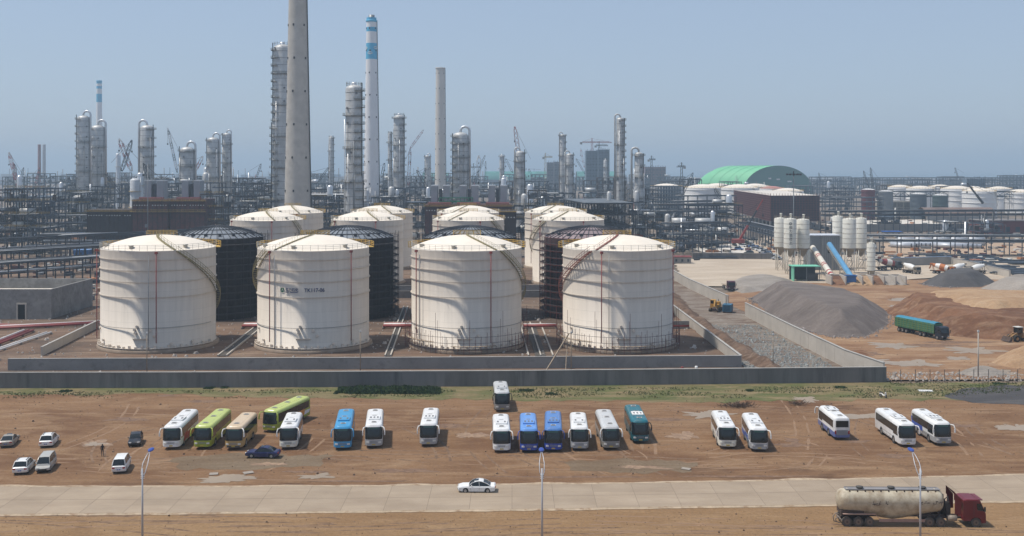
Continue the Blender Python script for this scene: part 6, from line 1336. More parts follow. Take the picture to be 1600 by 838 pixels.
netblock(855, 865, 1600, 254, 'small netted block beside a yellow tower crane', nb2, 2); netblock(866, 876, 1650, 253, 'second small netted block left of the slim columns', nb2, 2); netblock(1008, 1040, 1700, 261, 'low reddish block on the horizon right of the arched-pipe column', M('block_red', (.22, .12, .11), .9, 0, .2, .05), 6)
netblock(1511, 1539, 1250, 280, 'small dark blue block on the horizon at far right', nb, 5, 14)
# concrete frame building with scaffold
t_ = slab_frame(1370, 1433, 830, 315, 26, 'beige concrete frame building wrapped in pale scaffold, right of the silos', None, M('frame_beige', (.40, .37, .32), .9), nz=3, name='frame_building', cat='building', nx=6, fill=M('infill_grey', (.22, .21, .19), .9))
MB().box(1.8, 8, 0, 3.6, 18, GZ(315, 830) + .5).build('stair_core', M('core_beige', (.42, .38, .32), .9), t_)
# far tank farm on the right
fartp = M('far_tank_paint', (.80, .78, .75), .6, 0, .05, .2)
def far_tank(px, D, ytop, wpx, label, shell=fartp, roof=roofp, grp='distant white tanks', stair=True):
    X = GX(px, D); R = wpx * D / F / 2; za = GZ(ytop, D); k = R * .2; hs = za - k; t_ = E('distant_tank', label, 'storage tank', (X, D, 0), 0, grp)
    MB().lathe([(R, 0), (R, hs)], 48).build('shell', shell, t_); MB().lathe([(R * (1 - i / 8), hs + k * (1 - (1 - i / 8) ** 2)) for i in range(9)], 48).build('dome_roof', roof, t_)
    mb = MB(); rim_rail(mb, R, hs, 0, 2 * pi, 1.1, 30, .12, (.6, 1.1)); mb.build('guardrail', yel if grp.startswith('distant w') else steelg, t_)
    for z in (.55, .75, .93): MB().lathe([(R, hs * z - .1), (R + .4, hs * z - .1), (R + .4, hs * z + .1), (R, hs * z + .1)], 48, sm=False).build('wind_girder', shell, t_)
    if stair: stairway(R, .5, hs, radians(120), radians(30), olive, t_, 20)
far_tank(1041, 850, 287, 50, 'distant white tank behind the tall scaffold lattice'); far_tank(1098, 880, 288, 56, 'distant white tank right of the tall scaffold lattice'); far_tank(1122, 1010, 286.5, 50, 'distant white tank second row, behind the first white one')
far_tank(1155, 900, 288, 58, 'distant white tank left of the maroon scaffolded building'); far_tank(1180, 1030, 287, 46, 'distant white tank in the back row above the maroon building'); far_tank(1206, 960, 291, 38, 'distant tank with a pink-red ribbed roof', roof=M('roof_pink', (.45, .20, .17), .7, 0, .2, .3)); far_tank(1231, 900, 294, 48, 'distant white tank right of the pink-roofed one')
for px, D, y, w_, l in [(1406, 1000, 289, 36, 'leftmost of the distant white tanks at far right'), (1438, 960, 290.5, 42, 'second distant white tank at far right, behind two grey ones'), (1469, 1100, 288.5, 34, 'distant white tank in the back row above a small grey tank'), (1495, 900, 290.5, 48, 'wide distant white tank right of the small grey tank'), (1530, 860, 294, 50, 'distant white tank crossed by a dark crane boom'), (1561, 1000, 291.5, 38, 'distant white tank in the back row right of the crane boom'), (1594, 900, 296, 46, 'rightmost distant white tank'), (1520, 1150, 291, 34, 'distant white tank peeking out in the back row')]: far_tank(px, D, y, w_, l)
gsh = M('small_tank_grey', (.16, .175, .19), .7, 0, .2, .2)
for px, y, w_, l, m_ in [(1356.5, 294.5, 21, 'small maroon tank with white top', M('small_tank_maroon', (.14, .04, .045), .7)), (1384, 297, 22, 'small grey tank left of the concrete frame top', gsh), (1434.5, 301, 24, 'small dark grey tank above the concrete frame building', M('small_tank_dark', (.09, .11, .13), .7)), (1469, 303, 23, 'small dark green-grey tank right of the other small ones', M('small_tank_green', (.08, .12, .12), .7))]: far_tank(px, 820, y, w_, l, m_, whitep, 'small dark tanks with pale roofs', False)
# ---------------------------------------------------------------- pipe racks and steel frames
def rack(label, a, b, wd, h, mat=steel, bay=6.0, levels=(1.0, .7), npipes=5, truss=False, group='pipe racks', pipem=None, name='pipe_rack', colw=.35, h0=0):
    a, b = Vector((a[0], a[1], 0)), Vector((b[0], b[1], 0)); t_ = E(name, label, 'pipe rack', tuple(a), 0, group); d = b - a; u = d.normalized(); nr = Vector((-u.y, u.x, 0)); k = max(1, int(d.length / bay)); mc = mbm = MB()
    for i in range(k + 1):
        p = d * (i / k)
        for s_ in (0, wd): mc.beam(p + nr * s_, p + nr * s_ + Vector((0, 0, h)), colw)
        for l_ in levels: mbm.beam(p + Vector((0, 0, h * l_)), p + nr * wd + Vector((0, 0, h * l_)), colw, colw * 1.2)
    for l_ in levels:
        for s_ in (0, wd): mbm.beam(nr * s_ + Vector((0, 0, h * l_)), d + nr * s_ + Vector((0, 0, h * l_)), colw * .8, colw * 1.3)
    if truss:
        z1, z0 = h * levels[0], h * levels[-1]
        for i in range(k):
            for s_ in (0, wd): p, q = d * (i / k) + nr * s_, d * ((i + .5) / k) + nr * s_; r_ = d * ((i + 1) / k) + nr * s_; mbm.beam(p + Vector((0, 0, z1)), q + Vector((0, 0, z0)), .3); mbm.beam(q + Vector((0, 0, z0)), r_ + Vector((0, 0, z1)), .3)
    mbm.build('steel_frame', mat, t_); rr = random.Random(len(label))
    for l_ in levels[:2]:
        for j in range(npipes):
            r_ = rr.choice((.15, .2, .3)); off = nr * (wd * (j + .7) / (npipes + .4)) + Vector((0, 0, h * l_ + .3 + r_)); f0, f1 = (0, 1) if rr.random() < .6 else sorted((rr.random(), rr.random()))
            MB().tube([off + d * f0, off + d * f1], r_, 6).build('pipe', pipem or rr.choice((steelg, black, steel, M('pipe_pale', (.35, .36, .37), .5, .3))), t_)
    return t_
# left-hand racks receding to the plant
def gxy(px, py): p = G(px, py); return (p.x, p.y)
rack('long dark pipe rack nearest the concrete building at left', (-190, 318), (-98, 420), 7, 8.5, levels=(1, .62), npipes=7)
rack('second long dark pipe rack behind the first at the left edge', (-215, 340), (-112, 455), 7, 9.5, levels=(1, .6), npipes=7)
rack('third long dark pipe rack receding at left', (-250, 380), (-140, 500), 8, 10.5, levels=(1, .62), npipes=6)
rack('cross pipe rack running behind the first dark tank', (-150, 445), (-86, 452), 7, 9, levels=(1, .6), npipes=5)
rack('low pipe rack with pale pipes between the racks and the first white tank', (-150, 395), (-98, 372), 5, 5.5, levels=(1, .5), npipes=5, pipem=M('pipe_pale', (.35, .36, .37)))
rack('green-roofed low rack near the leftmost white tank', (-122, 338), (-100, 352), 4, 6, levels=(1, .9), npipes=0, mat=M('frame_teal', (.05, .12, .11), .7))
rack('long pipe rack in front of the maroon furnaces', (-215, 480), (-60, 492), 8, 9, levels=(1, .65), npipes=5)
rack('long pipe rack behind the lower dark furnace', (-300, 560), (-110, 575), 9, 14, levels=(1, .7, .4), npipes=5)
# right-hand racks
rack('open rack frame in front of the parked cars right of the tanks', gxy(1052, 399), gxy(1142, 396), 12, 14, mat=steelb, levels=(1, .66, .36), npipes=5, bay=5)
rack('taller open rack frame behind the first one right of the tanks', gxy(1030, 375), gxy(1150, 372), 14, 19, mat=steelb, levels=(1, .8, .6, .3), npipes=5, bay=6)
rack('blue-grey pipe rack running toward the maroon scaffolded building', gxy(1060, 352), gxy(1150, 350), 14, 20, mat=steelb, levels=(1, .8, .55), npipes=5, bay=7)
rack('pipe rack passing under the maroon scaffolded building', gxy(1150, 372), gxy(1215, 392), 8, 9, mat=steelb, levels=(1, .7), npipes=4, bay=6)
rack('long pipe rack behind the mixer lorries', gxy(1352, 398), gxy(1720, 400), 6, 8.6, mat=steelb, levels=(1, .72), npipes=5, bay=7.5)
rack('second long pipe rack in front of the pale slab at right', gxy(1290, 367), gxy(1720, 364), 8, 13.5, mat=steelb, levels=(1, .82), npipes=4, bay=9)
rack('third long pipe rack with diagonal truss before the distant tanks', gxy(1290, 336), gxy(1700, 336), 9, 19.5, mat=steelb, levels=(1, .78), npipes=4, bay=11, truss=True)
rack('fourth long pipe rack left of the concrete frame building', gxy(1245, 345), gxy(1380, 344), 9, 17, mat=steelb, levels=(1, .8, .6), npipes=4, bay=8)
rack('far thin lattice rack along the right horizon', (GX(1335, 1500), 1500), (GX(1720, 1500), 1500), 10, GZ(278, 1500), mat=M('far_steel', (.10, .13, .16), .7), levels=(1, .85, .6), npipes=3, bay=10, colw=.9)
rack('far thin lattice rack left of the long one on the right horizon', (GX(1268, 1350), 1350), (GX(1330, 1350), 1350), 10, GZ(277, 1350), mat=M('far_steel', (0, 0, 0)), levels=(1, .8, .5), npipes=3, bay=9, colw=.8)
# walls, tubes and stacks on the right
wall('long grey wall behind the blue tarpaulin on the right', [gxy(1340, 362), gxy(1515, 361)], 4.5, .6, conc, None, 12)
wall('low wall with pale blue coping behind the mixer lorries', [gxy(1392, 416), gxy(1486, 413)], 3.2, .6, conc, M('coping_blue', (.22, .32, .48), .7), 8)
wall('beige yard wall slanting down to the right behind the mixer lorries', [gxy(1485, 412), gxy(1520, 420), gxy(1578, 434)], 2.6, .6, concl, None, 8)
wall('low dark wall along the pale yard right of the tanks', [gxy(1082, 404), gxy(1208, 405)], 2.4, .6, concd, None, 9)
t_ = E('earth_tube', 'long brown earth-covered culvert before the distant tanks', 'culvert', (GX(1446, 800), 800, 0)); wd = GX(1556, 800) - GX(1446, 800); rows = [[(wd * i / 20, 9 - 9 * cos(pi * k / 10), 9.5 * sin(pi * k / 10) ** .7 + .3 * noise.noise(Vector((i, k, 2)))) for k in range(11)] for i in range(21)]
MB().grid(rows).build('cover', M('tube_brown', (.17, .12, .10), .9, 0, .3, .1), t_); MB().box(wd / 2, -2, 0, wd, 1, 3).build('base_kerb', conc, t_)
t_ = E('site_hall', 'maroon long low hall at the right edge before the racks', 'hall', (GX(1536, 640), 640, 0)); wd = 50; MB().box(wd / 2, 10, 0, wd, 20, 7.5).build('wall', M('hall_maroon', (.13, .035, .035), .8, 0, .2, .1), t_); MB().box(wd / 2, 10, 7.5, wd + 1, 21, .4).build('roof', M('roof_grey_brown', (.2, .18, .17), .8), t_)
mb = MB(); [mb.box(3 + i * 6, -.1, 1, 2.5, .2, 3) for i in range(8)]; mb.build('window', M('opening_blue_dark', (0, 0, 0)), t_)
def shedbox(px0, px1, py, h, label, wm, rm, dp=5, name='site_shed'):
    p = G(px0, py); wd = G(px1, py).x - p.x; t_ = E(name, label, 'shed', tuple(p)); MB().box(wd / 2, dp / 2, 0, wd, dp, h).build('wall', wm, t_); mb = MB(); mb.slab([(-.3, -.3), (wd + .3, -.3), (wd + .3, dp + .3), (-.3, dp + .3)], h + .002, h + .3); mb.build('roof', rm, t_)
    mb = MB(); [mb.box(wd * (i + .5) / 3, -.05, h * .3, wd * .1, .1, h * .4) for i in range(3)]; mb.build('window', M('opening_blue_dark', (0, 0, 0)), t_)
shedbox(1382, 1409, 369, 2.4, 'long shed under a bright blue tarpaulin roof, right of the silos', conc, M('roof_bright_blue', (.02, .12, .45), .6)); shedbox(1554, 1572, 361, 4.2, 'small dark blue site container near the right edge', bluep, bluep); shedbox(1573, 1600, 361, 3.6, 'white site cabin at the right edge behind the rack', whitep, whitep)
shedbox(1521, 1534, 418, 2.8, 'small white gate cabin with red posts beside the beige yard wall', whitep, M('roof_red_brown', (.30, .12, .07), .7), 3); shedbox(88, 128, 372, 3, 'low shed with pale blue roof among the left racks', steelg, M('roof_pale_blue', (.15, .28, .5), .6)); shedbox(115, 138, 402, 3, 'blue site container left of the leftmost white tank', bluep, M('roof_pale_blue', (0, 0, 0)))
shedbox(1052, 1080, 412, 2.6, 'low dark shed with red edge just right of the rightmost tank', conc, redp)
# big black-ended pipes lying in stacks
endm = M('pipe_end_black', (.015, .016, .02), .8); coat = M('pipe_coat_silver', (.50, .52, .55), .45, .3, .1, .2)
def bigpipes(label, px0, px1, py, n, r, dirx, dl, mat=coat):
    p0, p1 = G(px0, py), G(px1, py); t_ = E('pipe_stack', label, 'pipe stack', tuple(p0), 0, 'large steel pipes lying in the yard')
    for i in range(n):
        off = (p1 - p0) * (i / max(1, n - 1)); o = MB(); o.tube([off + Vector((0, 0, r)), off + Vector((dirx, dl, r))], r, 16); o = o.build('steel_pipe', mat, t_)
        dd = Vector((dirx, dl, 0)).normalized(); MB().tube([off + Vector((0, 0, r)) - dd * .02, off + Vector((0, 0, r)) - dd * .05], r * .93, 16).build('pipe_mouth', endm, o)
bigpipes('row of big silver pipes with black mouths, right part of the yard', 1504, 1534, 388.5, 5, 1.15, -12, 8); bigpipes('row of big silver pipes lying behind the black-mouthed ones', 1440, 1500, 386, 10, 1.0, -12, 10); bigpipes('pale pipes lying lengthwise at the left end of the yard', 1424, 1432, 388, 2, 1.2, -8, 6)
t_ = E('pipe_stack', 'long silver pipes laid end to end across the far side of the yard', 'pipe stack', tuple(G(1402, 382)), 0, 'large steel pipes lying in the yard')
for i in range(4): 
    for j in range(5): MB().tube([(j * 9.2, i * 1.9, 1), (j * 9.2 + 9, i * 1.9, 1)], .95, 12).build('steel_pipe', coat, t_)
for j in range(5): MB().tube([(j * 9.2, .9, 2.6), (j * 9.2 + 9, .9, 2.6)], .95, 12).build('steel_pipe', coat, t_)
def beams_stack(label, px, py, n, L_, w_, seed, mat, rz=0):
    rr = random.Random(seed); t_ = E('steel_stack', label, 'steel stock', tuple(G(px, py)), radians(rz), 'bundles of steel stock on the ground')
    for i in range(n):
        x, y, z = rr.uniform(-w_, w_), rr.uniform(-w_ * 2, w_ * 2), rr.choice((.2, .6, 1.0)); a = rr.uniform(-.12, .12); mb = MB()
        for k in range(3): mb.beam((x - L_ / 2, y + k * .5, z), (x + L_ / 2, y + k * .5 + L_ * a, z), .35)
        mb.build('beam_bundle', mat, t_)
for i, (px, py, n, l) in enumerate([(1510, 412, 16, 'dark steel stock beyond the beige yard wall, left bundle'), (1548, 420, 18, 'dark steel stock beyond the beige yard wall, middle bundle'), (1590, 428, 18, 'dark steel stock at the right edge beyond the beige yard wall'), (1585, 412, 12, 'farther dark steel stock at the right edge'), (1462, 400, 8, 'dark steel stock under the long pipe rack'), (1118, 402, 14, 'dark steel stock below the open rack frame right of the tanks'), (1530, 404, 10, 'dark steel stock between rack and yard wall')]):
    beams_stack(l, px, py, n, 12, 5, i + 3, steelb, R_.uniform(-12, 12))
# ---------------------------------------------------------------- cranes
crr = M('crane_red', (.36, .07, .06), .6); crw = M('crane_white', (.6, .6, .6), .6); crd = M('crane_dark', (.05, .055, .06), .6); cry = M('crane_yellow', (.40, .26, .05), .6)
def boom_crane(x0, y0, x1, y1, D, label, cols=(crr, crw), w_=1.4, jib=None, cat='crane', body=True, solid=False):
    X, z0, z1, X1 = GX(x0, D), GZ(y0, D), GZ(y1, D), GX(x1, D); t_ = E('crawler_crane', label, cat, (X, D, 0), 0, 'cranes over the plant'); z0 = max(1.5, z0)
    def lattice(a, b, w0, nm):
        a, b = Vector(a), Vector(b); d = b - a; k = max(4, int(d.length / (w0 * 1.3))); k = min(k, 26); u = d.normalized(); s = u.cross(Vector((0, 1, 0))).normalized(); v = Vector((0, 1, 0)); mb = MB(); pr = None
        for i in range(k + 1):
            f = i / k; q = w0 / 2 * min(1, .35 + f * 5, .25 + (1 - f) * 5); cs = [a + d * f + s * (q * i_) + v * (q * j_) for i_, j_ in ((-1, -1), (1, -1), (1, 1), (-1, 1))]; c_ = int(f * 7) % 2
            if pr:
                for m in range(4): mb.beam(pr[m], cs[m], w0 * .13, mi=c_); mb.beam(pr[m], cs[(m + 1) % 4], w0 * .08, mi=c_)
            pr = cs
        return mb.build(nm, list(cols), t_)
    if solid:
        for i, (f0, f1, q) in enumerate(((0, .4, 1.0), (.4, .75, .75), (.75, 1, .5))):
            a, b = Vector((0, 0, z0)), Vector((X1 - X, 0, z1)); MB().beam(a + (b - a) * f0, a + (b - a) * f1, w_ * q, w_ * q, i % 2).build('boom_section', list(cols), t_)
    else: lattice((0, 0, z0), (X1 - X, 0, z1), w_, 'boom')
    if jib: xj, yj = jib; lattice((X1 - X, 0, z1), (GX(xj, D) - X, 0, GZ(yj, D)), w_ * .7, 'jib')
    mb = MB(); tip = (X1 - X, 0, z1); mb.beam(tip, (tip[0], 0, z1 - max(6, (z1 - z0) * .35)), .12); mb.box(tip[0], 0, z1 - max(6, (z1 - z0) * .35) - 1, .8, .8, 1.2); mb.build('hook_line', crd, t_)
    s_ = -1 if X1 > X else 1; mb = MB(); mb.beam(tip, (s_ * 7, 0, max(6, z0 + 6)), .14); mb.build('pendant', crd, t_)
    if body:
        MB().slab([(-3, -2), (3, -2), (3, 2), (-3, 2)], 1.4, 3.4).build('superstructure', cols[0], t_)
        for q in (-1.8, 1.8): MB().extr([(-3.6, .1), (-3.9, .7), (-3.6, 1.3), (3.6, 1.3), (3.9, .7), (3.6, .1)], q - .5, q + .5).build('track', crd, t_)
for a in [(28, 292, 14, 238, 900, 'distant crane with a red and white boom at the left edge', (crr, crw), 2.2, None), (25, 292, 22, 256, 1000, 'short dark crane beside the leftmost red and white boom', (crd, crd), 2.4, None), (30, 290, 37, 262, 1100, 'small thin crane left of the two short stacks', (crd, crd), 1.5, None), (55, 290, 62, 262, 1050, 'thin crane boom leaning in front of the two short stacks', (crd, crr), 1.5, None),
          (190, 268, 206, 219, 720, 'dark blue crane boom leaning right, left of the third grey column', (crd, steelb), 2.0, None), (206, 268, 186, 217, 740, 'orange-red crane boom leaning left, crossing the dark blue one', (crr, crw), 2.4, None), (277, 270, 262, 200, 800, 'thin crane with a tall pale and dark boom right of the third grey column', (crd, crw), 1.4, None), (305, 268, 317, 244, 820, 'short red crane boom behind the stout grey column', (crr, crw), 1.8, None),
          (240, 305, 224, 255, 560, 'black crane boom rising over the white vessel', (crd, crd), 1.3, None), (190, 305, 165, 272, 600, 'black crane boom leaning left in front of the steelwork', (crd, crd), 1.2, None), (110, 310, 118, 288, 650, 'short dark boom at the foot of the leftmost column', (crd, crd), 1.3, None), (400, 280, 408, 256, 900, 'thin boom left of the tall silver column', (crd, crd), 1.2, None),
          (497, 285, 513, 262, 700, 'thin dark boom right of the bare concrete chimney', (crd, crd), 1.0, None), (638, 290, 641, 232, 760, 'tall red crane mast with a luffing jib near the silver column', (crr, crw), 1.8, (662, 203)), (596, 278, 601, 255, 900, 'short dark crane right of the banded chimney', (crd, crd), 1.8, None), (671, 300, 651, 266, 640, 'black crane boom leaning left below the beige chimney', (crd, crd), 1.4, None), (655, 290, 665, 263, 700, 'thin black boom crossing the one below the beige chimney', (crd, crd), .9, None),
          (733, 312, 748, 267, 560, 'black crane boom right of the broad silver column', (crd, crd), 1.2, (758, 243)), (748, 276, 748, 243, 900, 'short red and white crane mast behind the black boom', (crr, crw), 3.0, None), (758, 280, 759, 252, 1100, 'thin grey crane mast right of the red one', (crd, crd), 1.2, None), (801, 270, 790, 248, 850, 'dark crane boom left of the column with the red crane', (crd, steelb), 1.4, None), (814, 262, 804, 198, 760, 'red crane boom rising behind the grey column right of centre', (crr, crr), 2.4, None), (832, 276, 826, 264, 900, 'tiny dark boom right of the grey column', (crd, crd), 1.2, None),
          (914, 272, 900, 248, 900, 'dark boom right of the short arched-pipe column', (crd, crd), 1.2, None), (913, 262, 907, 232, 1300, 'thin red crane boom left of the netted high block', (crr, crw), 1.6, None), (1066, 306, 1083, 270, 700, 'black crane boom left of the distant white tanks', (crd, crd), 1.2, None), (1126, 312, 1116, 296, 690, 'short dark boom against the distant white tanks', (crd, crd), 1.2, None),
          (1357, 292, 1349, 267, 1000, 'thin black boom on the right horizon, left one of two', (crd, crd), 1.1, None), (1364, 292, 1360, 262, 1000, 'thin black boom on the right horizon, right one of two', (crd, crd), 1.3, None), (1497, 278, 1492, 262, 1300, 'tiny thin boom on the far right horizon', (crd, crd), 1.2, None), (1310, 305, 1300, 288, 900, 'small dark boom right of the green hall', (crd, crd), 1.2, None), (1283, 284, 1279, 270, 1300, 'tiny boom at the right end of the green hall', (crd, crd), 1.2, None)]:
    boom_crane(*a[:6], cols=a[6], w_=a[7], jib=a[8])
boom_crane(1536, 318, 1511, 286, 720, 'thick dark telescopic boom in front of the distant white tanks', (crd, crd), 1.3, solid=True); boom_crane(1153, 388, 1192, 312, 540, 'red telescopic crane with a long thin boom before the maroon building', (crr, crd), 1.0, solid=True); boom_crane(1048, 346, 1058, 326, 760, 'small white telescopic boom right of the arched-pipe column', (crw, crw), 1.3, solid=True); boom_crane(1040, 345, 1046, 330, 770, 'small orange boom left of the small white one', (cry, crr), 1.3, solid=True)
def tower_crane(px, D, ytop, jl, jr, label, m, base=0, w_=2.0):
    X, zt = GX(px, D), GZ(ytop, D); t_ = E('tower_crane', label, 'tower crane', (X, D, 0), 0, 'tower cranes'); mb = MB(); n = int(zt / 5)
    for i in range(n):
        z0, z1 = zt * i / n, zt * (i + 1) / n
        for a, b in ((-1, -1), (1, -1), (1, 1), (-1, 1)): mb.beam((a * w_ / 2, b * w_ / 2, z0), (a * w_ / 2, b * w_ / 2, z1), w_ * .2)
        mb.beam((-w_ / 2, -w_ / 2, z0), (w_ / 2, -w_ / 2, z1), w_ * .13)
    mb.build('mast', m, t_); mb = MB(); xl, xr = GX(jl, D) - X, GX(jr, D) - X; mb.beam((xl, 0, zt), (xr, 0, zt), w_ * .4); mb.beam((xl * .8, 0, zt + 1.6), (xr * .9, 0, zt + 1.6), w_ * .25)
    for i in range(16): f = i / 15; xx = xl * .8 + (xr * .9 - xl * .8) * f; mb.beam((xx, 0, zt), (xx + 1.6, 0, zt + 1.6), w_ * .12)
    mb.build('jib', m, t_); mb = MB(); mb.beam((0, 0, zt), (0, 0, zt + 6), w_ * .5); mb.beam((0, 0, zt + 6), (xr * .7, 0, zt + 1.6), .2); mb.beam((0, 0, zt + 6), (xl * .7, 0, zt + 1.6), .2); mb.build('tower_head', m, t_)
    MB().box(xl * .9 if abs(xl) < abs(xr) else xr * .9, 0, zt - 2.5, 3, 2, 3).build('counterweight', conc, t_)
tower_crane(852, 1450, 246, 849, 863, 'pale yellow tower crane beside the small netted blocks', cry, w_=1.8); tower_crane(925, 1460, 223, 906, 956, 'red tower crane with a long jib above the netted high block', crr, w_=2.2); tower_crane(936, 1500, 228, 930, 950, 'smaller tower crane on the right of the netted high block', crd, w_=2.2); tower_crane(1018, 1500, 250, 1013, 1024, 'small tower crane over the low reddish block', crd, w_=2.2); tower_crane(1065, 1400, 261, 1057, 1070, 'grey tower crane left of the green hall', crd, w_=2.4); tower_crane(130, 1300, 262, 122, 140, 'x', crd) if 0 else None
tower_crane(740, 1500, 262, 732, 752, 'faint tower crane on the horizon behind the broad silver column', crd, w_=2)
# high mast and tall pole
def mast(px, pyb, pyt, label, r=.25, arms=True, D=None):
    D = D or G(px, pyb).y; X = GX(px, D); zt = GZ(pyt, D); t_ = E('lighting_mast', label, 'light mast', (X, D, 0), 0, 'high lighting masts'); MB().tube([(0, 0, 0), (0, 0, zt)], r, 8, r2=r * .5).build('pole', steelg, t_)
    if arms:
        mb = MB(); mb.beam((-3, 0, zt - .4), (3, 0, zt - .4), .25); mb.beam((0, -2, zt - .4), (0, 2, zt - .4), .25); [mb.box(x_, -.3, zt - .9, .9, .7, .8) for x_ in (-3, -1.6, 0, 1.6, 3)]; mb.box(0, 0, zt, .4, .4, 1); mb.build('floodlight', crd, t_)
    mb = MB(); [mb.box(-.5, -.2, zt * f, 1.0, .5, 1.2) for f in (.42, .36)]; mb.build('speaker_box', steelg, t_)
mast(1240, 0, 271, 'tall lighting mast with a ring of floodlights behind the cement silos', .35, True, 470); mast(231, 0, 257, 'tall thin pole standing in front of the maroon furnaces', .22, False, 400); mast(962, 0, 232, 'x', .1, False, 700) if 0 else None
# ---------------------------------------------------------------- parked cars beyond the tanks
cm_ = [white, silver, M('car_dark', (.04, .045, .05), .4), M('car_blue', (.04, .1, .25), .4), grey]
proto = {}
rr = random.Random(21); spots = []
for r_ in range(3):
    for i in range(9):
        px = 1166 + i * 5.4 + r_ * 5; py = 381 + i * 2.6 + r_ * 3.5
        if rr.random() < .85: spots.append((px, py))
cn = {'0': 'white', '1': 'silver', '2': 'dark', '3': 'blue', '4': 'grey'}
lbl_pos = ['in the nearest row', 'in the middle row', 'in the farthest row']
for i, (px, py) in enumerate(spots + [(1155, 391), (1160, 386), (1170, 397), (1196, 401), (1206, 404)]):
    ci = rr.randrange(5); k = 'sedan' if rr.random() < .6 else 'suv'; key = (ci, k); col = cn[str(ci)]
    l = 'small distant %s %s among the cars parked in rows beyond the racks' % (col, 'saloon car' if k == 'sedan' else 'high-roofed car')
    p = G(px, py); rz = rr.choice((-120, -122, 60, 62))
    if key not in proto: proto[key] = car((p.x, p.y, 0), rz, l, cm_[ci], k, 'cars parked in rows beyond the racks', False)
    else: dup(proto[key], (p.x, p.y, 0), radians(rz))
# ---------------------------------------------------------------- plant steelwork filling the middle distance
lm = [(20, 'the left edge'), (75, 'the two short stacks'), (130, 'the leftmost tall column'), (180, 'the slim-chimney column'), (230, 'the furnace-top column'), (292, 'the stout column'), (350, 'the close pair of columns'), (400, 'the thin left boom'), (440, 'the tall silver column'), (465, 'the bare concrete chimney'), (515, 'the small dark column'), (553, 'the dark-platformed column'), (585, 'the banded chimney'), (623, 'the second silver column'), (655, 'the red luffing crane'), (688, 'the beige chimney'), (720, 'the broad silver column'), (765, 'the grey crane mast'), (812, 'the red-crane column'), (850, 'the yellow tower crane'), (885, 'the pair of slim columns'), (930, 'the netted high block'), (969, 'the tall slim column'), (998, 'the big arched-pipe column'), (1040, 'the tall scaffold lattice'), (1090, 'the distant white tanks'), (1150, 'the maroon building'), (1240, 'the lighting mast'), (1300, 'the right silo group'), (1360, 'the small maroon tank'), (1400, 'the concrete frame building'), (1460, 'the small green tank'), (1520, 'the dark telescopic boom'), (1590, 'the right edge')]
used = {}
def near_name(px): return min(lm, key=lambda a: abs(a[0] - px))
platem = M('deck_pale', (.30, .30, .29), .7, 0, .3, .2)
fm = [steel, steelb, M('steel_brown', (.07, .055, .05), .8, .1, .3, .2), M('steel_slate', (.075, .085, .095), .7, .2, .3, .2)]; fn = ['dark', 'blue-grey', 'brown', 'slate']
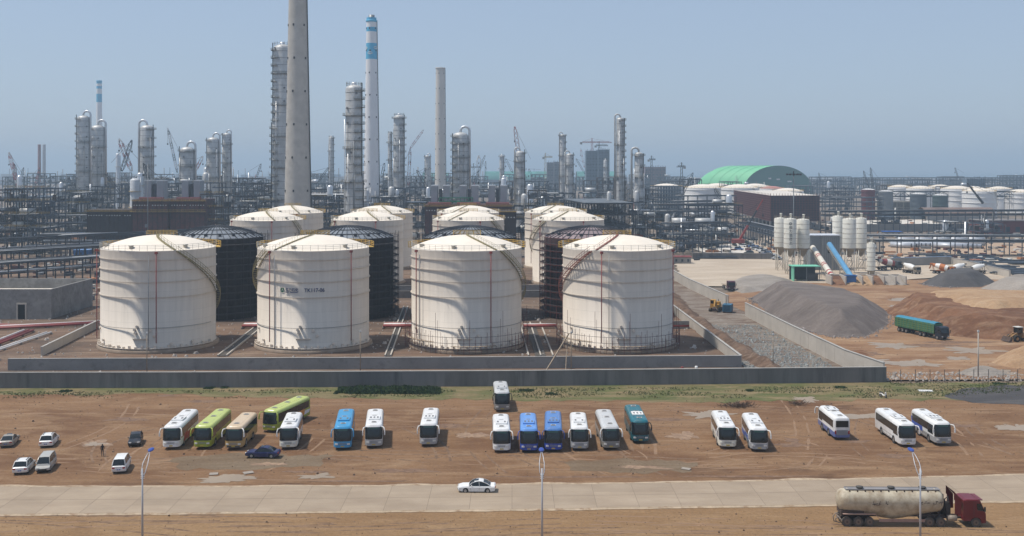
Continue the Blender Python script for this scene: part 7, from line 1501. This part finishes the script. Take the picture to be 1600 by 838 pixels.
def plant_frame(px, D, wpx, ytop, seed):
    rr = random.Random(seed); X = GX(px, D); wd = max(12, wpx * D / F); h = max(8, GZ(ytop, D)); dp = rr.uniform(14, 26); nz = max(2, int(h / rr.uniform(4.5, 6.5))); nx = max(2, int(wd / rr.uniform(5, 7))); ny = 2; mi = rr.randrange(4); mat = fm[mi]
    nm = near_name(px); rel = 'right beside' if abs(px - nm[0]) < 6 else ('left of' if px < nm[0] else 'right of'); dist = 'near' if D < 560 else ('middle-distance' if D < 900 else 'far')
    feats = ['with pale floors', 'crowded with pipes', 'with diagonal bracing', 'carrying silver drums', 'with ragged top']; ft = rr.randrange(5); lab = '%s %s frame %s, %s %s' % (dist, fn[mi], feats[ft], rel, nm[1]); q = 0
    while lab in used: ft = (ft + 1) % 5; q += 1; lab = '%s %s%s frame %s, %s %s' % (dist, ['', 'tall ', 'low ', 'slim '][min(3, q // 5)], fn[mi], feats[ft], rel, nm[1])
    used[lab] = 1
    t_ = E('process_structure', lab, 'steel frame', (X - wd / 2, D, 0), rr.uniform(-.06, .06), 'steel frames of the plant'); cw = max(.35, D * .0006); mb = MB(); hs = [[h * (1 if ft != 4 else rr.uniform(.7, 1.0)) for j in range(ny + 1)] for i in range(nx + 1)]
    for i in range(nx + 1):
        for j in range(ny + 1): mb.beam((wd * i / nx, dp * j / ny, 0), (wd * i / nx, dp * j / ny, hs[i][j]), cw)
    for k in range(1, nz + 1):
        z = h * k / nz - .3
        for j in range(ny + 1): mb.beam((0, dp * j / ny, z), (wd, dp * j / ny, z), cw, cw * 1.2)
        for i in range(nx + 1): mb.beam((wd * i / nx, 0, z), (wd * i / nx, dp, z), cw, cw * 1.2)
        for i in range(nx):
            if ft == 2 or rr.random() < .2: mb.beam((wd * i / nx, 0, z - h / nz), (wd * (i + 1) / nx, 0, z), cw * .7)
    mb.build('steel_frame', mat, t_); mp = MB()
    for k in range(1, nz + 1):
        z = h * k / nz
        if rr.random() < (.8 if ft == 0 else .45):
            x0 = rr.uniform(0, wd * .4); x1 = rr.uniform(x0 + 4, wd); mp.slab([(x0, -.6), (x1, -.6), (x1, dp), (x0, dp)], z - .12, z)
    if mp.v: mp.build('deck', platem if ft == 0 or rr.random() < .3 else fm[(mi + 1) % 4], t_)
    mb = MB()
    for k in range(1, nz + 1):
        z = h * k / nz
        if rr.random() < .6:
            mb.beam((0, -.6, z + 1.1), (wd, -.6, z + 1.1), .12); mb.beam((0, -.6, z + .6), (wd, -.6, z + .6), .1)
            for i in range(int(wd / 2.5)): mb.beam((i * 2.5, -.6, z), (i * 2.5, -.6, z + 1.1), .1)
    if mb.v: mb.build('guardrail', yel if rr.random() < .35 else steelg, t_)
    for k in range(10 if ft == 1 else 5):
        z = h * rr.randint(0, nz - 1) / nz + rr.uniform(.5, 3.5); y = rr.uniform(-1.2, dp); x0, x1 = sorted((rr.uniform(-3, wd), rr.uniform(0, wd + 3))); r_ = rr.choice((.2, .3, .45)); pts = [(x0, y, z), (x1, y, z)]
        if rr.random() < .6: pts.append((x1, y, max(.5, z + rr.choice((-6, 5, 8)))))
        MB().tube(pts, r_, 6).build('pipe', rr.choice((bright, steelg, black, steelg, offw, redp if rr.random() < .3 else steelg)), t_)
    for k in range(4 if ft == 3 else 1):
        z = h * rr.randint(0, nz) / nz; x, y = rr.uniform(2, wd - 2), rr.uniform(1, dp * .6); r_ = rr.uniform(1.0, 1.9)
        if rr.random() < .5: MB().cylx(x, y, z + r_ + .4, r_, rr.uniform(4, 8), 14).build('drum', rr.choice((clad, bright, offw)), t_)
        else: MB().lathe([(r_, 0), (r_, 5), (r_ * .6, 5.9), (0, 6.1)], 14, x, y).build('drum', rr.choice((clad, bright)), t_, (0, 0, z))
    mb = MB()
    for k in range(int(wd * nz * .35)):
        z = h * rr.randint(0, nz - 1) / nz; mb.box(rr.uniform(.5, wd - .5), rr.uniform(.5, dp - .5), z, rr.uniform(.5, 3.5), rr.uniform(.5, 3), rr.uniform(.6, 3.4), 0, rr.choice((0, 0, 1, 2)))
    mb.build('machinery', [steel, fm[(mi + 1) % 4], steelg], t_)['kind'] = 'stuff'
    if rr.random() < .5:
        mb = MB(); x = rr.uniform(2, wd - 6); zz = 0; k = 0
        while zz < h - 3.2: mb.beam((x, -1.4, zz), (x + 5, -1.4, zz + 3), .8, .15) if k % 2 == 0 else mb.beam((x + 5, -1.4, zz), (x, -1.4, zz + 3), .8, .15); zz += 3; k += 1
        mb.build('stair', mat, t_)
sd_ = 100
def band(px0, px1, D0, D1, y0, y1, n, w0, w1):
    global sd_
    rr = random.Random(sd_)
    for i in range(n):
        px = px0 + (px1 - px0) * (i + rr.uniform(.2, .8)) / n; sd_ += 1; plant_frame(px, rr.uniform(D0, D1), rr.uniform(w0, w1), rr.uniform(y0, y1), sd_)
band(-30, 60, 470, 520, 288, 300, 2, 60, 75); band(-40, 130, 540, 640, 296, 318, 4, 35, 55); band(60, 460, 620, 720, 284, 300, 10, 30, 55); band(100, 440, 800, 960, 272, 288, 10, 25, 45); band(0, 460, 1050, 1400, 270, 280, 12, 25, 45)
band(320, 430, 500, 560, 300, 315, 3, 30, 40); band(480, 700, 560, 640, 305, 320, 6, 25, 45); band(480, 1020, 680, 820, 290, 303, 14, 25, 50); band(480, 1020, 900, 1200, 276, 288, 14, 25, 45); band(800, 1020, 540, 620, 308, 325, 5, 25, 40)
band(480, 1080, 1400, 2000, 271, 277, 12, 20, 45); band(1000, 1100, 560, 640, 325, 340, 3, 30, 45); band(1040, 1130, 500, 540, 345, 360, 3, 20, 30); band(1080, 1600, 1500, 2300, 274, 281, 12, 25, 50); band(1040, 1200, 900, 1300, 280, 290, 5, 25, 40); band(1240, 1600, 950, 1200, 288, 297, 6, 30, 50)
band(1290, 1600, 560, 720, 338, 352, 4, 14, 22); band(1078, 1150, 600, 640, 315, 322, 2, 40, 50)
# far-off reads-as-one-mass works along the coast
rr = random.Random(77); mb = MB()
for i in range(700):
    D = rr.uniform(2400, 4100); px = rr.uniform(-80, 1680); x = GX(px, D); s = rr.uniform(8, 45); mb.box(x, D, -.3, s, rr.uniform(8, 30), rr.choice((4, 6, 8, 11, 15)) * rr.uniform(.6, 1.2) * (.4 if px > 1040 else 1), 0, rr.randrange(4))
for i in range(90):
    D = rr.uniform(2400, 3800); px = rr.uniform(-80, 1000); x = GX(px, D); mb.tube([(x, D, 0), (x, D, rr.uniform(15, 42))], rr.uniform(.8, 2.2), 6, rr.randrange(4))
stuff(mb.build('distant_works', [nb, nb2, M('far_white', (.5, .5, .5), .8), M('far_brown', (.22, .17, .13), .9)]), 'hazy mass of low works and stacks along the coast', 'distant works')
# yard clutter: uncountable odds and ends between the racks
rr = random.Random(88); mb = MB()
for i in range(1500):
    if rr.random() < .5: px, py = rr.uniform(1040, 1620), rr.uniform(345, 408)
    else: px, py = rr.uniform(-20, 460), rr.uniform(345, 470)
    p = G(px, py)
    if 1090 < px < 1230 and py > 395: continue
    if p.y < 335 and p.x > -104: continue
    s = rr.uniform(.4, 2.2); mb.box(p.x, p.y, -.05, s * rr.uniform(1, 3), s, rr.uniform(.3, 1.3), rr.uniform(0, 3), rr.randrange(6))
stuff(mb.build('yard_clutter', [steelg, steel, offw, rust, beige, M('clutter_orange', (.35, .15, .06), .8)]), 'building materials strewn between the racks', 'yard clutter')
# ---------------------------------------------------------------- haze
hz = bpy.data.materials.new('air'); hz.use_nodes = True; t = hz.node_tree; t.nodes.clear(); ho = t.nodes.new('ShaderNodeOutputMaterial'); pv = t.nodes.new('ShaderNodeVolumePrincipled')
pv.inputs['Density'].default_value = .00026; pv.inputs['Color'].default_value = (.68, .85, 1.0, 1); pv.inputs['Anisotropy'].default_value = .1; t.links.new(pv.outputs[0], ho.inputs['Volume'])
mb = MB(); mb.box(0, 20900, -1.6, 62000, 42400, 150 + 1.6); o = mb.build('haze', hz); o['kind'] = 'stuff'; o['label'] = 'pale blue sea haze over the whole plant'
